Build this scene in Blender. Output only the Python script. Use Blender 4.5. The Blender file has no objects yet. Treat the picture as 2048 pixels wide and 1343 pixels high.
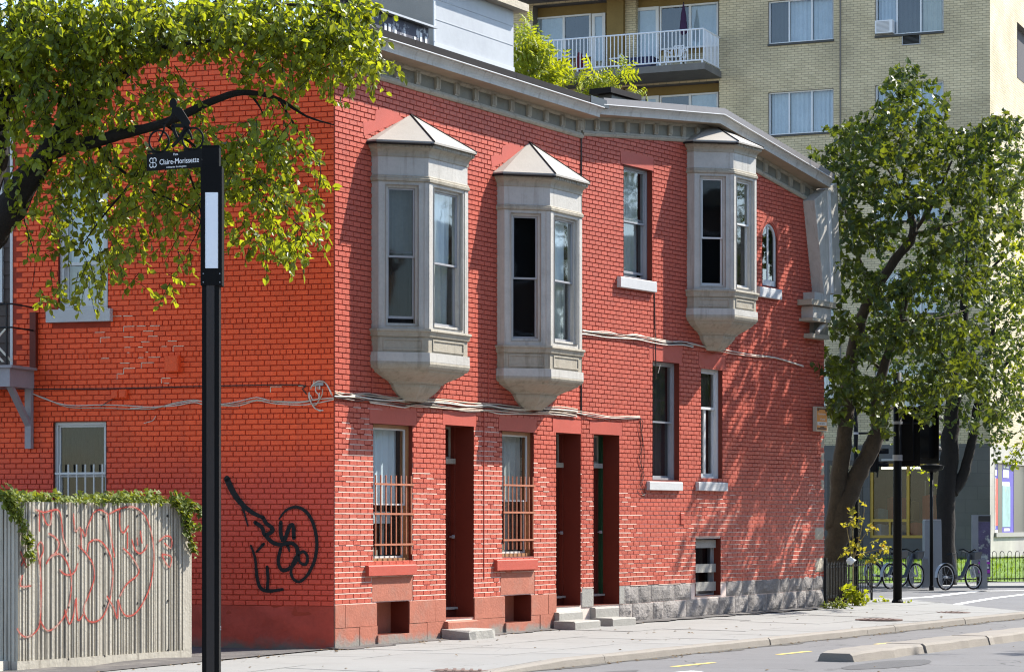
import bpy, math, random
from mathutils import Vector, Matrix
from math import radians, sin, cos, tan, pi, atan2, sqrt

# ---------------------------------------------------------------- camera, sky, sun, exposure
sc = bpy.context.scene
FPX, CX, YH, H = 5000.0, 1024.0, 1045.0, 1.85      # focal length / principal point in photo pixels, eye height (m)
cam_d = bpy.data.cameras.new('camera'); cam = bpy.data.objects.new('camera', cam_d)
sc.collection.objects.link(cam); sc.camera = cam
cam.location = (0, 0, H); cam.rotation_euler = (radians(90), 0, 0)
cam_d.sensor_width = 36; cam_d.lens = FPX/2048*36; cam_d.shift_y = (YH-671.5)/2048
cam_d.clip_start = 0.5; cam_d.clip_end = 4000
SUN_AZ, SUN_EL = radians(30.5), radians(45)         # azimuth measured from +X towards +Y
SDIR = Vector((cos(SUN_EL)*cos(SUN_AZ), cos(SUN_EL)*sin(SUN_AZ), sin(SUN_EL)))
world = bpy.data.worlds.new('World'); sc.world = world; world.use_nodes = True
wn = world.node_tree.nodes; wl = world.node_tree.links
bg = wn['Background']; sky = wn.new('ShaderNodeTexSky'); sky.sky_type = 'NISHITA'; sky.sun_disc = False
sky.sun_elevation = SUN_EL; sky.sun_rotation = radians(90)-SUN_AZ
sky.air_density = 1.0; sky.dust_density = 0.4; sky.ozone_density = 1.0
wl.new(sky.outputs[0], bg.inputs[0]); bg.inputs[1].default_value = 0.15
sun_d = bpy.data.lights.new('sun', 'SUN'); sun = bpy.data.objects.new('sun', sun_d); sc.collection.objects.link(sun)
sun_d.energy = 5.0; sun_d.angle = radians(0.53); sun_d.color = (1, .95, .87)
sun.location = SDIR*50; sun.rotation_euler = (-SDIR).to_track_quat('-Z', 'Y').to_euler()
sc.view_settings.view_transform = 'Standard'; sc.view_settings.look = 'None'
sc.view_settings.exposure = 1.25; sc.view_settings.gamma = 1.0
sc.cycles.filter_width = 1.15; sc.cycles.max_bounces = 6; sc.cycles.transparent_max_bounces = 12

COL = sc.collection
rng = random.Random(7)

# ---------------------------------------------------------------- materials
MATS = {}
def srgb(r, g, b):
    f = lambda c: (c/255/12.92) if c <= 10 else ((c/255+.055)/1.055)**2.4
    return (f(r), f(g), f(b))
def mat(name, col, rough=.65, var=.18, scale=4.0, bump=.0, bscale=40, spec=.35, metal=0, col2=None, mix2=None,
        attr=0.0, translucent=0.0, detail=6, low_tint=None, cracks=None, streak=None):
    """procedural principled material: two-octave mottling, optional second colour in patches, per-piece attribute, bump"""
    if name in MATS: return MATS[name]
    m = bpy.data.materials.new(name); m.use_nodes = True; N = m.node_tree.nodes; L = m.node_tree.links
    b = N['Principled BSDF']; out = N['Material Output']
    tc = N.new('ShaderNodeNewGeometry')          # world position, so pieces of one wall share one pattern
    def noise(sc_, det=detail, rgh=.6):
        n = N.new('ShaderNodeTexNoise'); n.inputs['Scale'].default_value = sc_; n.inputs['Detail'].default_value = det
        n.inputs['Roughness'].default_value = rgh; L.new(tc.outputs['Position'], n.inputs['Vector']); return n
    n1 = noise(scale); n2 = noise(scale*7.3, 4)
    add = N.new('ShaderNodeMath'); add.operation = 'ADD'; L.new(n1.outputs[0], add.inputs[0])
    mu = N.new('ShaderNodeMath'); mu.operation = 'MULTIPLY'; mu.inputs[1].default_value = .6; L.new(n2.outputs[0], mu.inputs[0]); L.new(mu.outputs[0], add.inputs[1])
    val = add.outputs[0]
    if attr:
        at = N.new('ShaderNodeAttribute'); at.attribute_name = 'rnd'
        ma = N.new('ShaderNodeMath'); ma.operation = 'MULTIPLY_ADD'; ma.inputs[1].default_value = attr; L.new(at.outputs['Fac'], ma.inputs[0]); L.new(val, ma.inputs[2]); val = ma.outputs[0]
    mr = N.new('ShaderNodeMapRange'); mr.inputs[1].default_value = .45; mr.inputs[2].default_value = 1.15+attr
    mr.inputs[3].default_value = 1-var; mr.inputs[4].default_value = 1+var; L.new(val, mr.inputs[0])
    vm = N.new('ShaderNodeVectorMath'); vm.operation = 'SCALE'; vm.inputs[0].default_value = col; L.new(mr.outputs[0], vm.inputs['Scale'])
    cur = vm.outputs[0]
    if col2 is not None:
        sc2, lo, hi, amt = mix2
        n3 = noise(sc2, 8, .65); r3 = N.new('ShaderNodeMapRange'); r3.inputs[1].default_value = lo; r3.inputs[2].default_value = hi
        r3.inputs[3].default_value = 0; r3.inputs[4].default_value = amt; L.new(n3.outputs[0], r3.inputs[0])
        mx = N.new('ShaderNodeMix'); mx.data_type = 'RGBA'; L.new(r3.outputs[0], mx.inputs[0]); L.new(cur, mx.inputs[6]); mx.inputs[7].default_value = (*col2, 1)
        cur = mx.outputs[2]
    if low_tint is not None:                       # (colour, z_low, z_high): coat missing, soil or another painted tone below a ragged height
        c3, zl, zh = low_tint
        sx = N.new('ShaderNodeSeparateXYZ'); L.new(tc.outputs['Position'], sx.inputs[0])
        n4 = noise(3.0, 8, .7); ad = N.new('ShaderNodeMath'); ad.operation = 'MULTIPLY_ADD'; ad.inputs[1].default_value = .5; L.new(n4.outputs[0], ad.inputs[0]); L.new(sx.outputs[2], ad.inputs[2])
        r4 = N.new('ShaderNodeMapRange'); r4.inputs[1].default_value = zl+.25; r4.inputs[2].default_value = zh+.25; r4.inputs[3].default_value = 1; r4.inputs[4].default_value = 0; L.new(ad.outputs[0], r4.inputs[0])
        mx = N.new('ShaderNodeMix'); mx.data_type = 'RGBA'; L.new(r4.outputs[0], mx.inputs[0]); L.new(cur, mx.inputs[6]); mx.inputs[7].default_value = (*c3, 1); cur = mx.outputs[2]
    if streak is not None:                      # (colour, low, high, amount): rain-washed vertical runs of dirt
        c5, s0, s1, sa = streak
        mp_ = N.new('ShaderNodeVectorMath'); mp_.operation = 'MULTIPLY'; mp_.inputs[1].default_value = (9, 9, .55); L.new(tc.outputs['Position'], mp_.inputs[0])
        n5 = N.new('ShaderNodeTexNoise'); n5.inputs['Scale'].default_value = 1.0; n5.inputs['Detail'].default_value = 7; n5.inputs['Roughness'].default_value = .65; L.new(mp_.outputs[0], n5.inputs['Vector'])
        r5 = N.new('ShaderNodeMapRange'); r5.inputs[1].default_value = s0; r5.inputs[2].default_value = s1; r5.inputs[3].default_value = 0; r5.inputs[4].default_value = sa; L.new(n5.outputs[0], r5.inputs[0])
        mx = N.new('ShaderNodeMix'); mx.data_type = 'RGBA'; L.new(r5.outputs[0], mx.inputs[0]); L.new(cur, mx.inputs[6]); mx.inputs[7].default_value = (*c5, 1); cur = mx.outputs[2]
    if cracks is not None:                      # (cell size, line width, colour, amount)
        cs, cw, cc, ca = cracks
        nd = noise(2.2, 5); sv = N.new('ShaderNodeVectorMath'); sv.operation = 'MULTIPLY_ADD'; sv.inputs[1].default_value = (.5, .5, .5); L.new(nd.outputs['Color'], sv.inputs[0]); L.new(tc.outputs['Position'], sv.inputs[2])
        vo = N.new('ShaderNodeTexVoronoi'); vo.feature = 'DISTANCE_TO_EDGE'; vo.inputs['Scale'].default_value = 1/cs; L.new(sv.outputs[0], vo.inputs['Vector'])
        rc = N.new('ShaderNodeMapRange'); rc.inputs[1].default_value = cw*.3; rc.inputs[2].default_value = cw; rc.inputs[3].default_value = ca; rc.inputs[4].default_value = 0; L.new(vo.outputs['Distance'], rc.inputs[0])
        nm = noise(.35, 3); rm = N.new('ShaderNodeMapRange'); rm.inputs[1].default_value = .45; rm.inputs[2].default_value = .58; L.new(nm.outputs[0], rm.inputs[0]); mm = N.new('ShaderNodeMath'); mm.operation = 'MULTIPLY'; L.new(rc.outputs[0], mm.inputs[0]); L.new(rm.outputs[0], mm.inputs[1])
        mx = N.new('ShaderNodeMix'); mx.data_type = 'RGBA'; L.new(mm.outputs[0], mx.inputs[0]); L.new(cur, mx.inputs[6]); mx.inputs[7].default_value = (*cc, 1); cur = mx.outputs[2]
    L.new(cur, b.inputs['Base Color'])
    b.inputs['Roughness'].default_value = rough; b.inputs['Metallic'].default_value = metal
    b.inputs['Specular IOR Level'].default_value = spec
    if bump:
        nb = noise(bscale, 6, .6); bp = N.new('ShaderNodeBump'); bp.inputs['Strength'].default_value = bump; bp.inputs['Distance'].default_value = .02
        L.new(nb.outputs[0], bp.inputs['Height']); L.new(bp.outputs[0], b.inputs['Normal'])
    if translucent:
        tr = N.new('ShaderNodeBsdfTranslucent'); sh = N.new('ShaderNodeMixShader'); sh.inputs[0].default_value = translucent
        hs = N.new('ShaderNodeVectorMath'); hs.operation = 'MULTIPLY'; hs.inputs[1].default_value = (1.9, 1.6, .45); L.new(cur, hs.inputs[0]); L.new(hs.outputs[0], tr.inputs[0])
        L.new(b.outputs[0], sh.inputs[1]); L.new(tr.outputs[0], sh.inputs[2]); L.new(sh.outputs[0], out.inputs[0])
    MATS[name] = m; return m
def glass(name, tint=(.8, .85, .85), boost=1.35):
    if name in MATS: return MATS[name]
    m = bpy.data.materials.new(name); m.use_nodes = True; N = m.node_tree.nodes; L = m.node_tree.links
    N.remove(N['Principled BSDF']); out = N['Material Output']
    tr = N.new('ShaderNodeBsdfTransparent'); tr.inputs[0].default_value = (*tint, 1)
    gl = N.new('ShaderNodeBsdfGlossy'); gl.inputs['Roughness'].default_value = .03; gl.inputs[0].default_value = (.95, .97, 1, 1)
    tc = N.new('ShaderNodeTexCoord'); n = N.new('ShaderNodeTexNoise'); n.inputs['Scale'].default_value = 1.3; L.new(tc.outputs['Object'], n.inputs['Vector'])
    bp = N.new('ShaderNodeBump'); bp.inputs['Strength'].default_value = .06; bp.inputs['Distance'].default_value = .05; L.new(n.outputs[0], bp.inputs['Height']); L.new(bp.outputs[0], gl.inputs['Normal'])
    fr = N.new('ShaderNodeLayerWeight'); fr.inputs[0].default_value = .5        # Schlick reflectance, same from both sides of the pane
    pw = N.new('ShaderNodeMath'); pw.operation = 'POWER'; pw.inputs[1].default_value = 4.0; L.new(fr.outputs['Facing'], pw.inputs[0])
    ma = N.new('ShaderNodeMath'); ma.operation = 'MULTIPLY_ADD'; ma.inputs[1].default_value = .95; ma.inputs[2].default_value = .05; L.new(pw.outputs[0], ma.inputs[0])
    mu = N.new('ShaderNodeMath'); mu.operation = 'MULTIPLY'; mu.use_clamp = True; mu.inputs[1].default_value = boost; L.new(ma.outputs[0], mu.inputs[0])
    sh = N.new('ShaderNodeMixShader'); L.new(mu.outputs[0], sh.inputs[0]); L.new(tr.outputs[0], sh.inputs[1]); L.new(gl.outputs[0], sh.inputs[2]); L.new(sh.outputs[0], out.inputs[0])
    MATS[name] = m; return m

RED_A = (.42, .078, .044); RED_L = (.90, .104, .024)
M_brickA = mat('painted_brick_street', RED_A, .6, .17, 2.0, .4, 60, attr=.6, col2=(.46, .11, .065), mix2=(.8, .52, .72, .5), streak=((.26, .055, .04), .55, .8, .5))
M_brickL = mat('painted_brick_side', RED_L, .55, .16, 1.2, .4, 60, attr=.6, col2=(.50, .065, .03), mix2=(.7, .55, .75, .5), low_tint=((.64, .070, .036), 2.35, 3.1), streak=((.42, .05, .025), .55, .8, .5))  # side brick turns a darker red towards the bottom
M_mortarA = mat('joint_street', (.21, .04, .03), .85, .2, 6, .4, 60, col2=(.5, .38, .33), mix2=(1.3, .66, .72, .6), low_tint=((.70, .56, .49), 1.7, 2.9))  # pale low joints: sunlight on brick ledges put into the mortar colour
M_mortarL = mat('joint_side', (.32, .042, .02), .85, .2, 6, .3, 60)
M_stuccoA = mat('painted_stone_street', (.39, .068, .042), .6, .12, 2.5, .2, 70)
M_found = mat('painted_foundation', (.34, .115, .072), .8, .2, 3.0, .35, 25, col2=(.29, .17, .13), mix2=(2.2, .52, .75, .55), low_tint=((.22, .20, .175), .14, .26))
M_foundL = mat('painted_foundation_side', (.40, .052, .03), .75, .25, 2.0, .9, 5, low_tint=((.13, .10, .08), .05, .22))
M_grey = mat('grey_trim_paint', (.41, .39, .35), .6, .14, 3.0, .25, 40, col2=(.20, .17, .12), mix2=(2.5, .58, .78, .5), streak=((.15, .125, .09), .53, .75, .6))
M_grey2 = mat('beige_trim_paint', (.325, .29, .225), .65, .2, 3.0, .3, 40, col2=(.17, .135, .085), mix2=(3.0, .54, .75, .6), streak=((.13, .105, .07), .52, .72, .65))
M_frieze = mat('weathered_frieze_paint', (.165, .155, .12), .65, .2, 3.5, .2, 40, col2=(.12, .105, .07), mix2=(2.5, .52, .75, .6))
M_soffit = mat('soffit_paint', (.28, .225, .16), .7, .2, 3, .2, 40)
M_flash = mat('brown_metal_flashing', (.017, .0145, .014), .7, .15, 2.0, .05, 30, spec=.12)
M_flash2 = mat('black_metal_flashing', (.012, .012, .013), .4, .15, 2.0, .05, 30, spec=.5)
M_flashL = mat('light_metal_flashing', (.19, .172, .165), .45, .1, 2.0, .05, 30, spec=.5)
M_white = mat('white_paint', (.56, .56, .55), .45, .06, 4, .05, 40)
M_stonesill = mat('white_stone_sill', (.47, .47, .465), .7, .1, 5, .2, 60)
M_alu = mat('grey_aluminium', (.28, .28, .29), .4, .08, 4, 0, spec=.5)
M_wood = mat('ochre_wood_frame', (.30, .145, .06), .6, .2, 3, .2, 30)
M_stone = mat('grey_limestone', (.235, .215, .20), .9, .3, 2.6, 1.0, 22, col2=(.10, .088, .078), mix2=(3.2, .52, .72, .6), attr=.4)
M_stoneLight = mat('cream_stone', (.40, .35, .27), .8, .15, 3, .5, 30)
M_conc = mat('concrete', (.43, .405, .36), .85, .12, 2.0, .3, 30, col2=(.25, .23, .2), mix2=(1.6, .56, .74, .4))
M_step = mat('step_concrete', (.29, .28, .255), .85, .2, 4, .5, 30, col2=(.22, .20, .18), mix2=(4, .55, .7, .5))
M_door = mat('dark_red_door_paint', (.085, .014, .009), .4, .12, 3, .05, 30, spec=.5)
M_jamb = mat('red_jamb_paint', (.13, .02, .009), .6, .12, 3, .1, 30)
M_green = mat('dark_green_paint', (.012, .05, .022), .45, .2, 3, .05)
M_dark = mat('dark_interior', (.016, .015, .014), .9, .2, 2)
M_curtain = mat('pale_curtain', (.42, .43, .40), .9, .15, 2.5, .2, 12)
M_curtain2 = mat('white_blind', (.66, .72, .75), .8, .05, 2)
M_curtain3 = mat('dark_curtain', (.028, .028, .032), .9, .3, 3, .2, 12)
M_glass = glass('window_glass')
M_glassdk = glass('dark_window_glass', (.45, .48, .5), .5)
M_black = mat('black_paint', (.004, .004, .0042), .6, .2, 3, .0, spec=.12)
M_iron = mat('black_iron', (.009, .009, .009), .6, .2, 5, .1)
M_rustbar = mat('painted_iron_bars', (.36, .13, .07), .6, .2, 8, .1)
M_cable = mat('tan_cable', (.46, .37, .28), .6, .2, 6)
M_cablew = mat('pale_cable', (.62, .58, .50), .6, .15, 6)
M_cableb = mat('dark_cable', (.05, .035, .03), .6, .2, 6)
M_spray = mat('black_spray_paint', (.006, .006, .006), .7, .2, 4)
def alpha_paint(name, col, lo, hi):
    m = mat(name, col, .7, .2, 4); N = m.node_tree.nodes; L = m.node_tree.links; b = N['Principled BSDF']; g_ = N.new('ShaderNodeNewGeometry')
    n = N.new('ShaderNodeTexNoise'); n.inputs['Scale'].default_value = 160; n.inputs['Detail'].default_value = 3; L.new(g_.outputs['Position'], n.inputs['Vector'])
    r_ = N.new('ShaderNodeMapRange'); r_.inputs[1].default_value = lo; r_.inputs[2].default_value = hi; L.new(n.outputs[0], r_.inputs[0]); L.new(r_.outputs[0], b.inputs['Alpha']); return m
M_mist = alpha_paint('black_overspray', (.012, .008, .008), .50, .75); M_mistr = alpha_paint('red_overspray', (.40, .06, .04), .52, .78)
M_sprayr = mat('red_spray_paint', (.36, .045, .03), .7, .25, 4, col2=(.36, .26, .21), mix2=(5, .48, .64, .85))

# ---------------------------------------------------------------- frames and mesh building
def P(px, py, Y):
    return Vector(((px-CX)/FPX*Y, Y, H-(py-YH)/FPX*Y))
def PG(px, py, z=0.0):
    Y = FPX*(H-z)/(py-YH); return Vector(((px-CX)/FPX*Y, Y, z))
class Frame:
    """vertical reference plane: u to the right along d, n outwards (towards the viewer's side), z up"""
    def __init__(s, o, d):
        s.o = Vector((o[0], o[1])); s.d = Vector(d).normalized(); s.n = Vector((s.d.y, -s.d.x))
    def W(s, u, n, z):
        p = s.o+s.d*u+s.n*n; return Vector((p.x, p.y, z))
    def pix(s, px, py, n=0.0):
        r = Vector(((px-CX)/FPX, 1.0)); k = (s.o.dot(s.n)+n)/r.dot(s.n); p = r*k
        return (p-s.o-s.n*n).dot(s.d), H-(py-YH)/FPX*k
    def U(s, px, n=0.0): return s.pix(px, 0, n)[0]
    def Z(s, px, py, n=0.0): return s.pix(px, py, n)[1]
    def sub(s, u0, n0, u1, n1):
        a = s.o+s.d*u0+s.n*n0; b = s.o+s.d*u1+s.n*n1; return Frame(a, b-a)
ORG = {}
class MB:
    def __init__(s): s.v = []; s.f = []; s.r = []; s.cur = .5
    def add(s, pts):
        i = len(s.v); s.v.extend(tuple(p) for p in pts); return i
    def face(s, pts):
        i = s.add(pts); s.f.append(tuple(range(i, i+len(pts)))); s.r.append(s.cur); return s
    def faces(s, pts, fs):
        i = s.add(pts)
        for f in fs: s.f.append(tuple(i+k for k in f)); s.r.append(s.cur)
        return s
    def hexa(s, p):      # 8 points: bottom ring 0-3, top ring 4-7
        return s.faces(p, [(3, 2, 1, 0), (4, 5, 6, 7), (0, 1, 5, 4), (1, 2, 6, 5), (2, 3, 7, 6), (3, 0, 4, 7)])
    def box(s, F, u0, u1, n0, n1, z0, z1):
        return s.hexa([F.W(u0, n1, z0), F.W(u1, n1, z0), F.W(u1, n0, z0), F.W(u0, n0, z0), F.W(u0, n1, z1), F.W(u1, n1, z1), F.W(u1, n0, z1), F.W(u0, n0, z1)])
    def cbox(s, c, sx, sy, sz, rz=0.0):
        d = Vector((cos(rz), sin(rz))); F = Frame((c[0], c[1]), d)
        return s.box(F, -sx/2, sx/2, -sy/2, sy/2, c[2]-sz/2, c[2]+sz/2)
    def tube(s, pts, r, seg=6, cap=True):
        pts = [Vector(p) for p in pts]; n = len(pts)
        rr = r if isinstance(r, (list, tuple)) else [r]*n
        a = None; rings = []
        for i, p in enumerate(pts):
            t = (pts[min(i+1, n-1)]-pts[max(i-1, 0)])
            if t.length < 1e-9: t = Vector((0, 0, 1))
            t.normalize()
            if a is None: a = t.cross(Vector((0, 0, 1)) if abs(t.z) < .95 else Vector((1, 0, 0))).normalized()
            else:
                a = a-t*a.dot(t); a = a.normalized() if a.length > 1e-6 else t.orthogonal().normalized()
            b = t.cross(a)
            rings.append(s.add([p+(a*cos(2*pi*k/seg)+b*sin(2*pi*k/seg))*rr[i] for k in range(seg)]))
        for i in range(n-1):
            for k in range(seg):
                s.f.append((rings[i]+k, rings[i]+(k+1) % seg, rings[i+1]+(k+1) % seg, rings[i+1]+k)); s.r.append(s.cur)
        if cap and seg > 2:
            s.f.append(tuple(rings[0]+k for k in reversed(range(seg)))); s.r.append(s.cur)
            s.f.append(tuple(rings[-1]+k for k in range(seg))); s.r.append(s.cur)
        return s
    def loft(s, rings, closed=False, cap0=False, cap1=False):
        ids = [s.add(r) for r in rings]; n = len(rings[0])
        for a, b in zip(ids[:-1], ids[1:]):
            for k in range(n if closed else n-1):
                s.f.append((a+k, a+(k+1) % n, b+(k+1) % n, b+k)); s.r.append(s.cur)
        if cap0: s.f.append(tuple(reversed(range(ids[0], ids[0]+n)))); s.r.append(s.cur)
        if cap1: s.f.append(tuple(range(ids[-1], ids[-1]+n))); s.r.append(s.cur)
        return s
    def build(s, name, material, parent=None, org=None, smooth=False, rnd=False):
        me = bpy.data.meshes.new(name)
        if org is None: org = ORG[parent.name] if parent is not None else Vector((0, 0, 0))
        ox, oy, oz = org
        me.from_pydata([(x-ox, y-oy, z-oz) for x, y, z in s.v], [], s.f)
        if rnd:
            a = me.attributes.new('rnd', 'FLOAT', 'FACE'); a.data.foreach_set('value', s.r)
        if smooth: me.polygons.foreach_set('use_smooth', [True]*len(me.polygons))
        me.materials.append(material); me.update()
        o = bpy.data.objects.new(name, me); COL.objects.link(o)
        if parent is not None: o.parent = parent
        else: o.location = org
        ORG[o.name] = Vector(org)
        return o
def tag(o, label=None, cat=None, group=None, kind=None):
    if label: o['label'] = label
    if cat: o['category'] = cat
    if group: o['group'] = group
    if kind: o['kind'] = kind
    return o
def thing(name, loc, label, cat, group=None):
    o = bpy.data.objects.new(name, None); COL.objects.link(o); o.location = loc; o.empty_display_size = .2
    ORG[o.name] = Vector(loc); return tag(o, label, cat, group)
def copy_tree(o, parent=None):
    c = o.copy(); COL.objects.link(c); c.parent = parent
    for ch in list(o.children): copy_tree(ch, c)
    return c
def ribbon(mb, F, pts, widths, n):
    """flat stroke on a wall frame; pts in (u,z)"""
    q = []
    L = len(pts)
    for i, (u, z) in enumerate(pts):
        a = pts[max(0, i-1)]; b = pts[min(L-1, i+1)]; du, dz = b[0]-a[0], b[1]-a[1]; l = sqrt(du*du+dz*dz) or 1
        w = widths[i] if isinstance(widths, (list, tuple)) else widths
        q.append((F.W(u-dz/l*w/2, n, z+du/l*w/2), F.W(u+dz/l*w/2, n, z-du/l*w/2)))
    mb.loft(q)
    return mb
def smooth_path(pts, k=4):
    """Catmull-Rom through the points"""
    out = []; n = len(pts)
    for i in range(n-1):
        p0, p1, p2, p3 = pts[max(0, i-1)], pts[i], pts[i+1], pts[min(n-1, i+2)]
        for j in range(k):
            t = j/k
            out.append(tuple(.5*((2*b)+(-a+c)*t+(2*a-5*b+4*c-d)*t*t+(-a+3*b-3*c+d)*t**3) for a, b, c, d in zip(p0, p1, p2, p3)))
    out.append(tuple(pts[-1])); return out
# ---------------------------------------------------------------- the site: reference planes of the red house
P0 = PG(668, 1297, .08)
FA = Frame((P0.x, P0.y), (3820-CX, FPX))               # street front
FL = Frame((P0.x, P0.y), (15824, -FPX))                # side wall (u runs negative to the left)
UA = FA.U(1162); P1 = FA.W(UA, 0, 0)
FB = Frame((P1.x, P1.y), (4350-CX, FPX))               # second half of the street front, turned a few degrees
UB = FB.U(1648)
UL = FL.U(25)
KN = 4.55                                              # kerb line, metres in front of the street wall
kp = [PG(1340, 1311), PG(1734, 1270), PG(2028, 1236)]
KN = sum((Vector((p.x, p.y))-FA.o).dot(FA.n) for p in kp)/3
def lerp(a, b, t): return a+(b-a)*t
def clamp(x, a=0.0, b=1.0): return max(a, min(b, x))
def zwall(u): return .08+.13*clamp(u/18)               # pavement height at the foot of the wall
def zpave(u, n):
    zk = .11*clamp((u+4.2)/3.0)                         # the kerb drops to the road at the left
    return lerp(zwall(u) if u > 0 else lerp(.02, .08, clamp((u+6)/6)), zk, clamp(n/KN))
print('UA', UA, 'UB', UB, 'KN', KN, 'P0', P0, 'P1', P1, 'L top', FL.Z(445, 91), FL.Z(230, 99))
EB = FB.W(UB, 0, 0)

# ---------------------------------------------------------------- ground, road, pavement
M_asph = mat('asphalt', (.135, .132, .132), .9, .16, 1.2, .35, 120, col2=(.085, .083, .083), mix2=(.6, .5, .7, .5), detail=10, cracks=(1.7, .014, (.05, .048, .047), .8))
M_asphd = mat('old_dark_asphalt', (.085, .078, .075), .9, .25, 2.5, .6, 60, col2=(.17, .155, .14), mix2=(1.8, .5, .66, .7), detail=10)
M_pave = mat('pavement_concrete', (.222, .219, .208), .85, .10, 1.5, .25, 90, col2=(.165, .158, .145), mix2=(.9, .54, .74, .45), attr=.35, detail=10, cracks=(1.3, .008, (.10, .095, .085), .7))
M_kerb = mat('kerb_concrete', (.215, .195, .168), .9, .16, 2.5, .5, 40, col2=(.2, .18, .16), mix2=(2.5, .54, .7, .6), attr=.3)
M_yellow = mat('worn_yellow_road_paint', (.62, .46, .12), .8, .15, 8, .2, 60, col2=(.25, .23, .18), mix2=(14, .52, .62, .7))
M_wline = mat('worn_white_road_paint', (.68, .68, .66), .8, .1, 8, .2, 60, col2=(.3, .3, .3), mix2=(14, .56, .66, .6))
g = MB(); S = 1500
g.face([(-S, -60, 0), (S, -60, 0), (S, S, 0), (-S, S, 0)])
tag(g.build('road', M_asph), kind='structure')
# side lot of old asphalt between the planter and the side wall
g = MB(); NU = 14
for i in range(NU):
    a, b = -9+9.4*i/NU, -9+9.4*(i+1)/NU
    for n0, n1 in ((-14, -3), (-3, -.9), (-.9, .02)):
        za = lambda u, n: zpave(u, .02)+.012+(.02*sin(u*3.1+n) if n < 0 else 0)
        g.face([FA.W(a, n0, za(a, n0)), FA.W(a, n1, za(a, n1)), FA.W(b, n1, za(b, n1)), FA.W(b, n0, za(b, n0))])
tag(g.build('side_lot', M_asphd), kind='structure')
# pavement bed, then slabs laid on it with open joints
endA = Vector((PG(2040, 1220, .12).x, PG(2040, 1220, .12).y)); endB = Vector((PG(1816, 1205, .12).x, PG(1816, 1205, .12).y))
ea = ((endA-FA.o).dot(FA.d), (endA-FA.o).dot(FA.n)); eb = ((endB-FA.o).dot(FA.d), (endB-FA.o).dot(FA.n))
def uend(n): return ea[0]+(eb[0]-ea[0])*(n-ea[1])/(eb[1]-ea[1])
print('pavement end', ea, eb)
g = MB(); rows = [-1.0, .02, 1.55, 3.05, KN-.17]; step = 1.55
us = [-11+step*i for i in range(24)]
for n0, n1 in zip(rows[:-1], rows[1:]):
    for a, b in zip(us[:-1], us[1:]):
        if n1 < .1 and b < UA+1: continue
        b0, b1 = min(b, uend(n0)), min(b, uend(n1))
        if a > b0 and a > b1: continue
        a0, a1 = min(a, b0), min(a, b1)
        z = lambda u, n: zpave(u, n)-.012
        g.face([FA.W(a0, n0, z(a0, n0)), FA.W(a1, n1, z(a1, n1)), FA.W(b1, n1, z(b1, n1)), FA.W(b0, n0, z(b0, n0))])
pave = tag(g.build('pavement', M_asphd, org=P0), kind='structure')
for n0, n1 in zip(rows[:-1], rows[1:]):
    off = rng.uniform(-.3, .3)
    for a, b in zip(us[:-1], us[1:]):
        if n1 < .1 and b < UA+1: continue
        a, b = a+off, b+off; gp = .007
        b0, b1 = min(b, uend(n0)), min(b, uend(n1))
        if a > b0-.1 and a > b1-.1: continue
        a0, a1 = min(a, b0), min(a, b1)
        m = MB(); m.cur = rng.random(); dz = rng.uniform(-.004, .004)
        z = lambda u, n: zpave(u, n)+dz
        q = [(a0+gp, n0+gp), (a1+gp, n1-gp), (b1-gp, n1-gp), (b0-gp, n0+gp)]
        q = [(u+rng.uniform(-.006, .006), n) for u, n in q]
        t = [FA.W(u, n, z(u, n)) for u, n in q]; bo = [Vector((p.x, p.y, p.z-.02)) for p in t]
        m.hexa([bo[0], bo[3], bo[2], bo[1], t[0], t[3], t[2], t[1]])
        m.build('paving_slab', M_pave, pave, rnd=True)
# asphalt strip along the foot of the wall
m = MB(); prev = None
for i in range(40):
    u = -.1+UA*.92*i/39; w = .16+.05*sin(i*1.3)+.03*sin(i*3.7)+(.14 if i < 8 else .05); z = zwall(u)+.006
    cur = (FA.W(u, -.1, z+.02), FA.W(u, w, zpave(u, w)+.008))
    if prev: m.face([prev[0], prev[1], cur[1], cur[0]])
    prev = cur
m.build('asphalt_strip', M_asphd, pave)
m = MB(); prev = None
for i in range(40):
    u = .9+(UB-1.4)*i/39; w = .30+.06*sin(i*1.1)+.03*sin(i*2.9)
    p, q = FB.W(u, -.1, 0), FB.W(u, w, 0); lu = UA+u
    cur = (Vector((p.x, p.y, zwall(lu)+.03)), Vector((q.x, q.y, zwall(lu)+.010)))
    if prev: m.face([prev[0], prev[1], cur[1], cur[0]])
    prev = cur
m.build('asphalt_strip', M_asphd, pave)
# kerb stones
def kerbstone(u0, u1, n0, n1, nm='kerb_stone'):
    m = MB(); m.cur = rng.random(); K = max(2, int((u1-u0)/.35)); rings = []
    for i in range(K+1):
        u = lerp(u0+.008, u1-.008, i/K); zt = .11*clamp((u+4.2)/3.0)+rng.uniform(-.004, .004)+.002; j = rng.uniform(-.008, .008)
        rings.append([FA.W(u, n0, -.05), FA.W(u, n0, zt), FA.W(u, n1-.035+j, zt), FA.W(u, n1-.006+j, zt-.025), FA.W(u, n1+.02+j, -.05)])
    m.loft(rings, cap0=True, cap1=True); return m.build(nm, M_kerb, pave, rnd=True)
kcuts = [-4.4, -3.0] + [FA.U(x, KN) for x in (1209, 1370, 1540, 1735, 1790, 1930)] + [uend(KN)]
print('kerb cuts', kcuts)
for a, b in zip(kcuts[:-1], kcuts[1:]): kerbstone(a, b, KN-.17, KN)
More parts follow.
